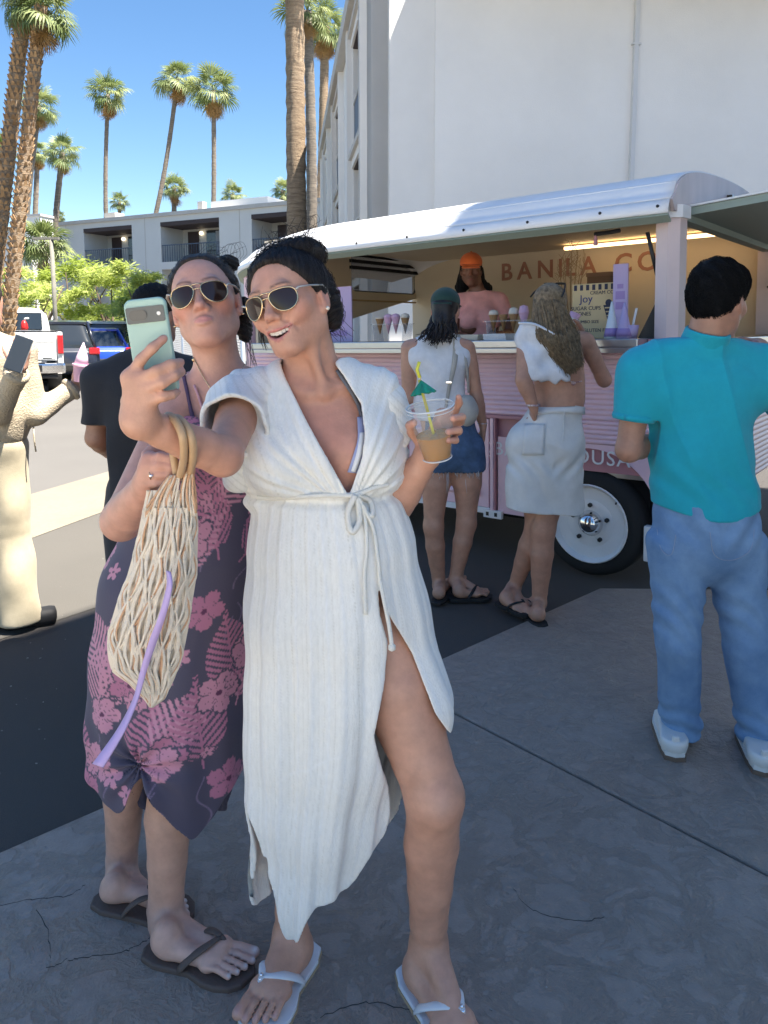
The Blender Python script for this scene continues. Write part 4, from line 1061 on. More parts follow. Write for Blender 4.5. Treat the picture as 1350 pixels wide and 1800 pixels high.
def add_head(S, H, smile=False, man=False, pout=False, jawn=1.0, simple=False):
    e, c = H.ell, H.cone
    e(S, (0, -.008, .030), (.0725, .096, .078), .02)
    e(S, (0, .030, -.018), (.0605 * jawn, .062, .086), .03)
    if simple:
        for s in (-1, 1):
            c(S, (s * .047, .004, -.060), (s * .017, .068, -.099), .019, .015, .03); e(S, (s * .0745, -.008, -.010), (.0075, .019, .030), .006)
        c(S, (0, .087, .010), (0, .108, -.032), .0085, .011, .014); e(S, (0, .076, -.080), (.025, .022, .03), .02)
        H.W = .02; H.smile = False; return
    for s in (-1, 1):
        c(S, (s * .047 * jawn, .004, -.060), (s * .017, .068, -.099), .019, .015, .03)
        e(S, (s * .044, .056, -.020), (.023, .025, .021), .022)
        if smile: e(S, (s * .037, .068, -.036), (.0175, .018, .016), .016)
        e(S, (s * .026, .086, .023), (.022, .011, .010), .014)
        e(S, (s * .031, .100, .001), (.018, .015, .011), .012, '-')
        e(S, (s * .031, .079, .000), (.0135, .0125, .0125), .005)
        # ear
        e(S, (s * .0745, -.008, -.010), (.0075, .019, .030), .006)
        e(S, (s * .0835, -.004, -.004), (.006, .011, .018), .004, '-')
        e(S, (s * .0730, .003, -.036), (.006, .009, .009), .006)
    e(S, (0, .077, -.098), (.020, .019, .016), .022)
    e(S, (0, .074, -.064), (.031, .026, .026), .022)
    c(S, (0, .087, .010), (0, .106, -.028), .0078, .0098, .014)
    e(S, (0, .1095, -.0325), (.0112, .0108, .0095), .009)
    for s in (-1, 1):
        e(S, (s * .0122, .0965, -.037), (.0078, .011, .0078), .006)
        e(S, (s * .0064, .1045, -.0440), (.0042, .0065, .0034), .003, '-')
    yl = lambda x: .0995 - 15 * x * x
    if smile:
        W = .0310
        zt = lambda x: -.0632 + .0068 * (x / W) ** 2; zb = lambda x: -.0765 + .0195 * (x / W) ** 2
        for s in (-1, 1): c(S, (s * .017, .0945, -.040), (s * .0365, .074, -.064), .0010, .0012, .009, '-')
        xs = [W * (i / 4 - 1) for i in range(9)]
        up = [H.p(x, yl(x) - .001, zt(x) + .0030) for x in xs]; lo = [H.p(x, yl(x) - .0025, zb(x) - .0036) for x in xs]
        S.chain(up, [(.0018 + .0022 * (1 - abs(x / W))) * H.k for x in xs], .004 * H.k)
        S.chain(lo, [(.0018 + .0032 * (1 - abs(x / W))) * H.k for x in xs], .004 * H.k)
        def cav(P):
            q = H.loc(P); x = q[:, 0]; z = q[:, 2]
            d = np.maximum(np.maximum(np.maximum(zb(x) - z, z - zt(x)), .076 - q[:, 1]), q[:, 1] - .13); return np.maximum(d, np.abs(x) - W) * H.k
        S.fn(cav, .0015 * H.k, '-')
    else:
        W = .0215 if not pout else .0195; zc = -.0645; up_r = .0042 if not pout else .0056; lo_r = .0054 if not pout else .0066
        lift = -.0015 if pout else .001
        xs = [W * (i / 4 - 1) for i in range(9)]
        up = [H.p(x, yl(x) + (.0045 if pout else .001), zc + .0036 + lift * (x / W) ** 2 - .0008 * math.exp(-(x / .004) ** 2)) for x in xs]
        lo = [H.p(x, yl(x) + (.0035 if pout else .0), zc - .0050 + (.0035 + lift) * (x / W) ** 2) for x in xs]
        S.chain(up, [(.0016 + up_r * (1 - abs(x / W)) * .75) * H.k for x in xs], .004 * H.k)
        S.chain(lo, [(.0016 + lo_r * (1 - abs(x / W)) * .75) * H.k for x in xs], .004 * H.k)
        ln = [H.p(x, yl(x) + .0055 + (.004 if pout else 0), zc + lift * (x / W) ** 2) for x in xs]
        S.chain(ln, [.0012 * H.k] * 9, .0025 * H.k, mode='-')
    H.W = W; H.smile = smile; H.pout = pout
    H.zt = zt if smile else None; H.zb = zb if smile else None; H.yl = yl
def skin_paint(H, base, lip, flush, fl=.5, tan=None, extra=None):
    base = np.array(base[:3])
    def f(P):
        q = H.loc(P); x, y, z = q[:, 0], q[:, 1], q[:, 2]
        c = np.repeat(base[None], len(P), 0)
        face = (y > .03) & (np.abs(z) < .14) & (np.abs(x) < .09)
        g = lambda cx, cy, cz, r: np.exp(-(((np.abs(x) - cx) ** 2 + (y - cy) ** 2 + (z - cz) ** 2) / r ** 2))
        w = fl * (g(.042, .07, -.03, .028) + .8 * g(0, .11, -.033, .016) + .35 * g(0, .09, .06, .04) + .45 * g(0, .08, -.1, .025) + .9 * g(.076, -.005, -.01, .028))
        c = mixc(c, flush, w * ((np.abs(z) < .16) & (np.abs(x) < .1)))
        if H.smile:
            zz = np.clip(np.abs(x) / H.W, 0, 1)
            zt, zb = H.zt(x), H.zb(x)
            m = ((z < zt + .0065 * (1 - .7 * zz)) & (z > zb - .0085 * (1 - .7 * zz)) & (np.abs(x) < H.W + .001) & (y > .06)).astype(float)
            inn = ((z < zt - .0004) & (z > zb + .0006) & (np.abs(x) < H.W) & (y > .06) & (y < H.yl(x) - .006)).astype(float)
            c = mixc(c, lip, m * .75); c = mixc(c, (.05, .012, .012), inn)
        else:
            zz = np.clip(np.abs(x) / H.W, 0, 1); zc = -.0645
            m = ss(H.W + .002 - np.abs(x), 0, .003) * ss(.0085 * (1 - .6 * zz) - np.abs(z - zc), 0, .002) * (y > .075)
            c = mixc(c, lip, m * .7)
        br = g(.032, .09, .0245, .0) if False else np.exp(-((z - .0235 - .004 * np.cos((np.abs(x) - .032) * 60)) / .0028) ** 2) * ss(np.abs(x), .010, .014) * ss(.053 - np.abs(x), 0, .012) * (y > .06)
        c = mixc(c, (.03, .02, .015), br * .8)
        if extra is not None: c = extra(P, q, c)
        return c
    return f
def add_arm(S, sh, el, wr, r=(.047, .036, .024), k=.025):
    sh, el, wr = V(sh), V(el), V(wr)
    S.chain([sh, lerp(sh, el, .35), el], [r[0], r[0] * .95, r[1] * .98], k, .006)
    S.chain([el, lerp(el, wr, .28), lerp(el, wr, .75), wr], [r[1], r[1] * 1.06, r[2] * 1.18, r[2]], .02, .006)
def add_leg(S, hip, kn, an, r=(.088, .053, .033), fwd=(0, -1, 0), k=.03):
    hip, kn, an = V(hip), V(kn), V(an); f = V(fwd)
    S.chain([hip, lerp(hip, kn, .4), lerp(hip, kn, .8), kn], [r[0], r[0] * .93, r[1] * 1.10, r[1]], k, .008)
    S.chain([kn, lerp(kn, an, .32) - f * r[1] * .10, lerp(kn, an, .60) - f * r[1] * .04, lerp(kn, an, .85), an], [r[1] * .98, r[1] * 1.03, r[1] * .86, r[2] * 1.12, r[2]], .03, .008)
    S.ell(kn + f * r[1] * .50, (r[1] * .42, r[1] * .42, r[1] * .55), k=.03)
def add_foot(S, heel, toe, an, side, k=1.0, bare=True):
    """heel, toe: floor points under the sole (z = top of shoe sole); side: +1 when the little toe lies to the right of heel->toe"""
    heel, toe, an = V(heel), V(toe), V(an); d = (toe - heel); L = d.length; d.normalize(); up = V((0, 0, 1)); o = d.cross(up).normalized() * side
    S.cone(an, heel + d * .035 + up * .045, .033 * k, .030 * k, .02)
    S.ell(heel + d * .03 + up * .027, (.031 * k, .033 * k, .028 * k), d, o, .02)
    ball = heel + d * L * .70
    S.cone(an + d * .012, ball + up * .024 - o * .010, .031 * k, .019 * k, .025)
    S.cone(heel + d * .05 + up * .02 + o * .008, ball + up * .016 + o * .018, .024 * k, .016 * k, .02)
    S.cone(ball - o * .026 + up * .019, ball + o * .028 - d * .018 + up * .014, .0195 * k, .0145 * k, .015)
    tips = []
    spec = [(-.0315, .30, .0118, .000), (-.0105, .315, .0078, .0), (.0085, .285, .0074, -.004), (.0255, .25, .0070, -.010), (.0405, .205, .0068, -.016)]
    for i, (ox, ln, r, bk) in enumerate(spec):
        a = ball + o * ox * k * .92 + d * (-.008 + bk) + up * .0165; t = ball + o * ox * k + d * L * ln + d * bk * .6 + up * (.0115 if i == 0 else .0095)
        m = lerp(a, t, .55) + up * (.004 if i == 0 else .007)
        S.chain([a, m, t], [r * .98 * k, r * .94 * k, r * 1.06 * k], .0045, .003); tips.append((t + up * r * .75 * k + d * .001, r * k, d, o))
    return dict(d=d, o=o, L=L, heel=heel, toe=toe, ball=ball, tips=tips)
def sole(name, m, foot, parent, thick=.02, grow=.008, top=0.0):
    d, o, L, h = foot['d'], foot['o'], foot['L'], foot['heel']
    prof = [(-.02, .0), (-.012, .020), (.01, .030), (.06, .033), (.12, .034), (.45, .036), (.62, .046), (.76, .051), (.90, .046), (1.0, .030), (1.05, .0)]
    pts = []
    for s in (-1, 1):
        seq = prof if s < 0 else prof[::-1]
        for (t, w) in seq:
            if w == 0 and s > 0: continue
            tt = t * L if t > .03 else t * .9
            if t == .01 or t == -.012 or t == -.02: tt = t
            pts.append(h + d * tt + o * (s * (w + (grow if w else 0)) + (.006 if t > .5 else 0)) + d * (grow if t > 1 else (-grow if t < 0 else 0)))
    b = MB(); b.prism([V((p.x, p.y, h.z - thick - top)) for p in pts], (0, 0, thick)); ob = b.build(name, m, parent)
    md = ob.modifiers.new('round', 'BEVEL'); md.width = .005; md.segments = 3; md.limit_method = 'ANGLE'
    return ob
def thong(name, m, foot, parent, w=.006, flat=.45, lift=.0, jewel=None):
    d, o, L, h, ball = foot['d'], foot['o'], foot['L'], foot['heel'], foot['ball']; up = V((0, 0, 1))
    post = ball + d * L * .085 - o * .0185 + up * (.012 + lift); kn = ball - d * L * .02 - o * .018 + up * (.047 + lift)
    obs = []
    for s in (-1, 1):
        side = h + d * L * .36 + o * s * .040 + up * .001; mid = h + d * L * .50 + o * (s * .040 - .002) + up * (.032 if s > 0 else .042)
        pts = []
        for i in range(13):
            t = i / 12; a = lerp(post if t < 0 else kn, mid, t); pts.append((1 - t) ** 2 * kn + 2 * (1 - t) * t * (mid + up * .012) + t * t * side)
        b = MB(); b.tube(pts, [w * (.8 + .5 * min(1, i / 5)) for i in range(13)], 8, flat=flat); obs.append(b.build(name, m, parent, smooth=True))
    b = MB(); b.tube([kn, lerp(kn, post, .5) + d * .004, post - up * .012], [w * .8, w * .6, w * .5], 8); obs.append(b.build(name, m, parent, smooth=True))
    if jewel:
        for i in range(5):
            c = lerp(kn, post, i / 5) + up * .004 + d * .003
            obs.append(one('bead', jewel, parent, lambda b: b.lathe([(.001, -.004), (.004, -.002), (.004, .002), (.001, .004)], c, d, 10), smooth=True))
    return obs
def add_hand(S, wr, d, n, th, curl=(.5, .5, .4), spread=.1, k=1.0, thumb=.6, pts=None):
    """wr wrist, d finger direction, n back-of-hand normal, th direction towards the thumb; five separate bent fingers"""
    wr, d, n, th = V(wr), V(d).normalized(), V(n), V(th); n = (n - d * n.dot(d)).normalized(); th = (th - d * th.dot(d) - n * th.dot(n)).normalized()
    kn0 = wr + d * .085 * k
    for (a, b, ra, rb) in ((.016, .026, .019, .0135), (.002, .007, .020, .0135), (-.014, -.012, .019, .0125), (-.022, -.029, .016, .0115)):
        S.cone(wr + th * a * .9 * k + d * .012 * k, kn0 + th * b * k, ra * k * .95, rb * k, .012, sq=n, sf=.8)
    tips = []
    for i, (off, L, r) in enumerate(((.027, .068, .0086), (.008, .076, .0088), (-.012, .070, .0083), (-.030, .054, .0073))):
        a = kn0 + th * off * k - d * (.004 * abs(i - 1)) * k; v = (d + th * (spread * (1.2 - i * .8))).normalized()
        p = [a]; cu = 0.0
        for j, fr in enumerate((.45, .30, .25)):
            cu += curl[j] if not isinstance(curl[0], (list, tuple)) else curl[i][j]
            vv = v * math.cos(cu) - n * math.sin(cu); p.append(p[-1] + vv * L * fr * k)
        S.chain(p, [r * 1.08 * k, r * k, r * .94 * k, r * .82 * k], .006, .004); tips.append(p)
    a = wr + d * .022 * k + th * .020 * k; v1 = (d * .65 + th * .75 - n * thumb * .5).normalized(); v2 = (d * .85 + th * .25 - n * thumb).normalized()
    p = [a, a + v1 * .038 * k, a + v1 * .038 * k + (v1 + v2).normalized() * .030 * k, a + v1 * .038 * k + (v1 + v2).normalized() * .030 * k + v2 * .024 * k]
    S.chain(p, [.0165 * k, .0125 * k, .0105 * k, .0088 * k], .012, .005); tips.append(p)
    return tips
def add_torso(S, nb, sl, sr, wa, pe, fwd, fem=True, bust=None, w=(.135, .112, .15), d=.66, k=.04):
    """nb neck base, sl/sr shoulder joints, wa waist, pe pelvis centre"""
    nb, sl, sr, wa, pe, f = V(nb), V(sl), V(sr), V(wa), V(pe), V(fwd).normalized()
    mid = (sl + sr) / 2; sp = (mid - wa)
    ch = wa + sp * .62
    S.cone(ch - (sl - sr).normalized() * 0, wa + sp * .30, w[0], w[0] * .92, k, sq=f, sf=d)
    S.cone(wa + sp * .3, wa, w[0] * .92, w[1], k, sq=f, sf=d)
    S.cone(wa, pe, w[1], w[2], k, sq=f, sf=d * 1.05)
    S.cone(lerp(mid, sl, .75), lerp(mid, sr, .75), .048, .048, .03)
    S.cone(mid + sp * .0, wa + sp * .72, .075, w[0] * .85, .04, sq=f, sf=d)
    for q in (sl, sr): S.cone(nb + V((0, 0, .01)), lerp(nb, q, .8) - V((0, 0, .004)), .034, .036, .03)
    if bust:
        u = (sl - sr).normalized()
        for s in (-1, 1): S.ell(ch + u * s * .068 + f * (w[0] * d * .62) - V((0, 0, .012)), (bust, bust, bust * .95), u, f, .03)
def bounds(*ps, m=.12):
    a = np.array([[p[0], p[1], p[2]] for p in ps]); return a.min(0) - m, a.max(0) + m
# ---- sunglasses
m_gold = mat('gold_wire', (.75, .55, .32), .22, metal=1.0)
def lens_mat():
    m = mat('gradient_lens', (.03, .016, .013), .04, spec=.42); return m
def aviators(H, name, label, yl=.108, dz=.0, sc_=1.0, temple=None, fr=None):
    root = empty(name, H.p(0, .1, 0)); tag(root, label, 'sunglasses'); fr = fr or m_gold
    I = root.location
    P = lambda x, y, z: H.p(x, y, z + dz) - I
    shp = [(-.024, .012), (-.017, .0185), (-.005, .0205), (.010, .0205), (.021, .0175), (.0265, .010), (.0275, .0), (.025, -.0105), (.0185, -.0195), (.008, -.0245), (-.004, -.0235), (-.014, -.017), (-.021, -.007), (-.0245, .003)]
    for s in (-1, 1):
        q = []
        n = len(shp)
        for i in range(n * 3):                                  # smooth closed outline
            t = i / 3; i0 = int(t) % n; f = t - int(t)
            p0, p1, p2, p3 = [np.array(shp[(i0 + j) % n]) for j in (-1, 0, 1, 2)]
            c = .5 * ((2 * p1) + (-p0 + p2) * f + (2 * p0 - 5 * p1 + 4 * p2 - p3) * f * f + (-p0 + 3 * p1 - 3 * p2 + p3) * f ** 3); q.append(c * sc_)
        def W(cx, cz): x = s * (.0335 + cx); return P(x, yl - 9 * (abs(x) - .01) ** 2 - 2.2 * cz * cz, cz - .004)
        ring = [W(c[0], c[1]) for c in q]
        b = MB(); b.tube(ring + [ring[0], ring[1]], .0014, 6, cap=False); rim = b.build('rim', fr, root, smooth=True)
        b = MB(); m_ = len(ring); vs = []; fs = []
        for k in range(5):
            for c in q: vs.append(W(c[0] * (1 - k / 5), c[1] * (1 - k / 5)))
        vs.append(W(0, 0))
        for k in range(4):
            for i in range(m_): fs.append((k * m_ + i, k * m_ + (i + 1) % m_, (k + 1) * m_ + (i + 1) % m_, (k + 1) * m_ + i))
        for i in range(m_): fs.append((4 * m_ + i, 4 * m_ + (i + 1) % m_, 5 * m_))
        b._add(vs, fs); b.build('lens', lens_mat(), root, smooth=True)
        hg = W(.0265 * sc_, .010 * sc_)
        b = MB(); pt = [hg, P(s * .068, .085, .010), P(s * .0765, .05, .012), P(s * .080, .0, .013), P(s * .079, -.018, .004), P(s * .077, -.03, -.012)]
        b.tube(pt[:2], .0022, 6); b.tube(pt[1:], [.0026, .003, .0032, .0032, .0028], 8, flat=.6); b.build('temple', temple or fr, root, smooth=True)
        b = MB(); b.tube([W(-.022, -.004), P(s * .010, yl - .012, -.012)], .001, 5); b.lathe([(.001, 0), (.004, .001), (.001, .003)], P(s * .010, yl - .012, -.014), H.X * s, 8); b.build('nose_pad', mat('clear_pad', (.6, .5, .45), .3), root, smooth=True)
    for z in (.0145, .004):
        b = MB(); b.tube([P(-.0335 + .0225 * (1 if z < .01 else .85), yl - .0015, z), P(0, yl + .001, z + .001), P(.0335 - .0225 * (1 if z < .01 else .85), yl - .0015, z)], .0013, 6); b.build('bridge', fr, root, smooth=True)
    return root
def teeth(H, parent):
    m = mat('teeth_enamel', (.72, .67, .60), .3, spec=.45)
    for i in range(-4, 5):
        if i == 0: continue
        w = (.0043, .0036, .0039, .0034)[abs(i) - 1]; x = math.copysign((.0043, .0122, .0195, .0265)[abs(i) - 1] * .92, i)
        zt = H.zt(x) + .0015; hgt = (.0090, .0082, .0076, .0056)[abs(i) - 1]; y = H.yl(x) - .0085 - .0005 * abs(i)
        ang = -2 * 15 * x * .55
        tx_ = (H.X + H.F * ang).normalized(); ty_ = tx_.cross(H.U)
        c = H.p(x, y, zt - hgt * .5)
        one('tooth', m, parent, lambda b: b.box(c, (w * 1.9 * H.k, .006 * H.k, hgt * H.k), rot=basis(tx_, ty_, H.U).to_3x3(), bev=.0013))
def strands(name, m, parent, paths, r=.0009):
    b = MB()
    for p in paths: b.tube(p, [r] * (len(p) - 1) + [r * .3], 4)
    o = b.build(name, m, parent, smooth=True); o['kind'] = 'stuff'; return o
def hair_mat(name, c, c2, rough=.34):
    m = mat(name, c, rough, col2=c2, vscale=60, spec=.3, detail=3); return m
def strand_mat(name, c, c2, rough=.42):
    """hair combed along a painted strand coordinate (Col = across, along)"""
    m = bpy.data.materials.new(name); m.use_nodes = True; n = m.node_tree.nodes; l = m.node_tree.links; b = n['Principled BSDF']; MATS[name] = m
    a = n.new('ShaderNodeAttribute'); a.attribute_name = 'Col'
    t = n.new('ShaderNodeTexNoise'); t.inputs['Scale'].default_value = 9; t.inputs['Detail'].default_value = 6; t.inputs['Roughness'].default_value = .7; l.new(a.outputs['Vector'], t.inputs['Vector'])
    r = n.new('ShaderNodeMapRange'); r.inputs['From Min'].default_value = .35; r.inputs['From Max'].default_value = .68; l.new(t.outputs['Fac'], r.inputs['Value'])
    x = n.new('ShaderNodeMix'); x.data_type = 'RGBA'; l.new(r.outputs['Result'], x.inputs['Factor']); x.inputs['A'].default_value = c + (1,); x.inputs['B'].default_value = c2 + (1,)
    l.new(x.outputs['Result'], b.inputs['Base Color']); b.inputs['Roughness'].default_value = rough; b.inputs['Specular IOR Level'].default_value = .3
    bp = n.new('ShaderNodeBump'); bp.inputs['Strength'].default_value = .9; bp.inputs['Distance'].default_value = .004; l.new(t.outputs['Fac'], bp.inputs['Height']); l.new(bp.outputs['Normal'], b.inputs['Normal'])
    return m

def band(name, m, S, pa, pb_, parent, off=.003, thick=.002, n=6, y1=2.0):
    A = spline([hit(S, x, y, .9, y1, off) for x, y in pa], n); B = spline([hit(S, x, y, .9, y1, off) for x, y in pb_], n)
    return one(name, m, parent, lambda b: ribbon(b, A, B), smooth=True, solid=thick)

def comb(name, o, S, aim, n, L, m, parent, r=.0006, lift=.0015, jit=.25, seed=0, pick=None):
    """fine strands lying on a hair volume; aim(P) gives the combing direction"""
    g = np.random.default_rng(seed); P = verts_np(o.data)
    if pick is not None: P = P[pick(P)]
    P = P[g.integers(0, len(P), n)].astype(np.float32); path = []
    LL = (L * g.uniform(.5, 1.3, (n, 1))).astype(np.float32); jt = g.normal(size=(n, 3)).astype(np.float32) * jit
    for k in range(6):
        e = 1e-3; G = np.stack([(S.ev(P + np.eye(3, dtype=np.float32)[i] * e) - S.ev(P - np.eye(3, dtype=np.float32)[i] * e)) / (2 * e) for i in range(3)], 1)
        G /= np.linalg.norm(G, axis=1)[:, None] + 1e-9
        P = P - G * S.ev(P)[:, None] * .7
        path.append(P + G * (lift * (1 + .8 * k * jit)))
        d = aim(P) + jt; d = d - G * (d * G).sum(1)[:, None]; d /= np.linalg.norm(d, axis=1)[:, None] + 1e-9
        P = P + d * LL / 5
    path = np.stack(path, 1); n_, k_ = path.shape[:2]
    t = np.gradient(path, axis=1); t /= np.linalg.norm(t, axis=2)[..., None] + 1e-9
    a = np.cross(t, np.array([.3, .5, .8])); a /= np.linalg.norm(a, axis=2)[..., None] + 1e-9; b = np.cross(t, a)
    rr = (r * np.array([.7, 1, 1, .9, .7, .15]))[None, :, None]
    ring = np.stack([path + a * rr * math.cos(q) + b * rr * math.sin(q) for q in (0, 2.094, 4.189)], 2)      # n,k,3,3
    base = (np.arange(n_)[:, None, None] * k_ + np.arange(k_ - 1)[None, :, None]) * 3; j = np.arange(3)[None, None, :]; j2 = (j + 1) % 3
    f = np.stack([base + j, base + j2, base + 3 + j2, base + 3 + j], -1).reshape(-1, 4)
    me = bpy.data.meshes.new(name); me.from_pydata(ring.reshape(-1, 3).tolist(), [], f.tolist()); me.materials.append(m)
    me.polygons.foreach_set('use_smooth', [True] * len(me.polygons)); ob = bpy.data.objects.new(name, me); lk(ob, parent); ob['kind'] = 'stuff'; return ob
def toward(q): c = npv(q); return lambda P: (c - P) / (np.linalg.norm(c - P, axis=1)[:, None] + 1e-9)
# ---------------------------------------------------------------- woman in the white cover-up, taking the selfie
m_skin = skin_mat('skin')
m_hairk = hair_mat('dark_hair', (.010, .008, .008), (.028, .020, .018))
def hairline(H, tab):
    zs_ = [t[0] for t in tab]; ys_ = [t[1] for t in tab]
    def f(P):
        q = H.loc(P); return (q[:, 1] - np.interp(q[:, 2], zs_, ys_)) * .7 * H.k
    return f
HL_TAB = [(-.2, -.05), (-.07, -.045), (-.04, -.035), (-.02, -.018), (.0, .018), (.03, .046), (.055, .060), (.075, .066), (.09, .085), (.105, .12)]
def hair_cap(H, th=.012, amp=.0010, bun=(0, -.07, .11), seed=0, tab=HL_TAB, n1=37, n2=83):
    S = Sdf()
    H.ell(S, (0, -.010, .030), (.0725 + th, .096 + th, .078 + th), .01)
    H.ell(S, (0, -.045, -.02), (.058 + th * .6, .055 + th * .6, .06), .03)
    bl = np.array(bun); ax = bl / np.linalg.norm(bl)
    e1 = np.cross(ax, [1, 0, 0]); e1 /= np.linalg.norm(e1); e2 = np.cross(ax, e1)
    def dp(P):
        q = H.loc(P) - bl; a = np.arctan2(q @ e1, q @ e2)
        r = np.sqrt((q ** 2).sum(1)) * 30; a = a + .12 * np.sin(r * 1.1)
        return (np.sin(a * n1 + seed) * amp + np.sin(a * n2 + seed * 2) * amp * .6 + np.sin(a * 11 + seed) * amp) * ss(r, .6, 1.8)
    S.disp_(dp)
    S.fn(hairline(H, tab), .012, '&')
    def sc_(P):
        q = H.loc(P) - bl; a = np.arctan2(q @ e1, q @ e2); r = np.sqrt((q ** 2).sum(1)) * 30
        return np.stack([(a + .12 * np.sin(r * 1.1)) * 5.5, r * .12, 0 * a], 1)
    S.strand = sc_
    return S
H1 = Head(at(512, 531, 1.46), (-.36, -.93, -.02), (-.30, 0, .95), .91)
w1 = empty('person', gr(600, 1745)); tag(w1, 'woman in white gauze cover-up taking the selfie', 'person')
SR, SL = at(424, 712, 1.47), at(664, 700, 1.53)
NB = at(556, 672, 1.50)
S = Sdf()
add_head(S, H1, smile=True)
S.cone(H1.p(0, -.018, -.045), NB, .050, .053, .03)
add_torso(S, NB, SL, SR, at(592, 905, 1.50), at(590, 1050, 1.50), (-.1, -1, 0), bust=.062, w=(.128, .112, .145))
for s in (-1, 1): S.cone(at(556 + s * 12, 690, 1.44), at(556 + s * 75, 668, 1.475), .010, .008, .02)
S.cone(H1.p(.03, .03, -.08), at(572, 690, 1.44), .010, .007, .02)
EL, WR = at(392, 803, 1.25), at(246, 742, 1.13)
add_arm(S, SR, EL, WR, (.041, .031, .0225))
ER, WL = at(694, 885, 1.52), at(748, 806, 1.46)
add_arm(S, SL, ER, WL, (.044, .036, .025))
def fingers(S, spec, r=.0086, palm=None, wr=None, pr=.019, rs=None):
    tips = []
    for i, f in enumerate(spec):
        pts = [at(*q) for q in f]; rr = (rs[i] if rs else r)
        S.chain(pts, [rr * 1.14, rr * 1.03, rr * .97, rr * .86][:len(pts)], .006, .004); tips.append(pts)
        if wr is not None and i < 4: S.cone(lerp(wr, pts[0], .12), pts[0], pr, rr * 1.35, .014)
    return tips
PH = [[(227, 664, 1.122), (248, 632, 1.112), (268, 612, 1.114), (288, 595, 1.124)],
      [(243, 668, 1.115), (276, 652, 1.100), (301, 641, 1.110), (317, 637, 1.135)],
      [(254, 685, 1.112), (286, 673, 1.098), (307, 661, 1.107), (319, 654, 1.130)],
      [(264, 704, 1.114), (288, 697, 1.102), (302, 694, 1.110), (311, 689, 1.128)],
      [(232, 705, 1.150), (240, 668, 1.180), (252, 640, 1.187), (262, 622, 1.185)]]
ptip = fingers(S, PH, .0082, wr=WR, pr=.022, rs=[.0082, .0086, .0082, .0073, .0098])
S.cone(WR, at(236, 706, 1.145), .024, .019, .015)
CH = [[(776, 728, 1.478), (800, 722, 1.470), (807, 708, 1.455), (806, 698, 1.440)],
      [(780, 742, 1.478), (810, 740, 1.462), (812, 733, 1.432), (796, 735, 1.408)],
      [(775, 758, 1.476), (806, 758, 1.458), (806, 756, 1.424), (788, 759, 1.403)],
      [(768, 774, 1.472), (800, 774, 1.456), (801, 774, 1.426), (788, 774, 1.406)],
      [(740, 780, 1.466), (724, 760, 1.452), (721, 748, 1.430), (727, 743, 1.410)]]
ctip = fingers(S, CH, .0082, wr=WL, pr=.021, rs=[.0079, .0083, .0079, .007, .0095])
# legs and feet
HR_, HL_ = at(530, 1080, 1.50), at(655, 1080, 1.50)
add_leg(S, HR_, at(515, 1375, 1.52), at(512, 1640, 1.53), (.08, .048, .032), (-.3, -1, 0))
K2 = at(764, 1400, 1.395)
add_leg(S, HL_, K2, at(752, 1655, 1.475), (.090, .055, .036), (.3, -.95, 0))
fR = add_foot(S, gr(538, 1668, .036), gr(440, 1802, .036), at(512, 1640, 1.53), -1)
fL = add_foot(S, gr(722, 1706, .036), gr(838, 1872, .036), at(752, 1655, 1.475), +1, 1.04)
TAN = (.60, .315, .215)
def w1x(P, q, c):
    z = P[:, 2]; c = mixc(c, (.56, .33, .24), ss(.55 - z, 0, .4) * .25)
    ch = np.exp(-(((P[:, 0] - NB.x) / .12) ** 2 + ((z - NB.z + .12) / .13) ** 2)) * (P[:, 1] < 1.5)
    c = mixc(c, (.52, .22, .16), ch * .7)
    for tip in ptip[:4] + ctip + [None]:
        if tip is None: continue
        t = npv(tip[-1]); c = mixc(c, (.60, .28, .24), np.exp(-((P - t) ** 2).sum(1) / .012 ** 2) * .5)
    for ft in (fR, fL):
        for (t, r, d, o) in ft['tips']: c = mixc(c, (.66, .36, .32), np.exp(-((P - npv(t)) ** 2).sum(1) / (r * .8) ** 2) * .8)
    kn = np.exp(-((P - npv(K2 + V((.012, -.055, .01)))) ** 2).sum(1) / .02 ** 2); c = mixc(c, (.62, .36, .27), kn * .5)
    return c
lo, hi = bounds(H1.C, SR, SL, WR, at(815, 700, 1.4), gr(440, 1810), gr(860, 1890), K2, m=.13)
lo[2] = .0; hi[2] = 1.75
SB1 = S
S.build('body', lo, hi, .0036, m_skin, w1, skin_paint(H1, TAN, (.50, .15, .15), (.62, .22, .16), .5, extra=w1x))
teeth(H1, w1)
for s in (-1, 1): one('earring', mat('pearl', (.85, .78, .66), .2, spec=.8), w1, lambda b: b.lathe([(.001, -.004), (.0035, -.002), (.0042, 0), (.0035, .002), (.001, .004)], H1.p(s * .0805, .004, -.038), H1.X, 12), smooth=True)
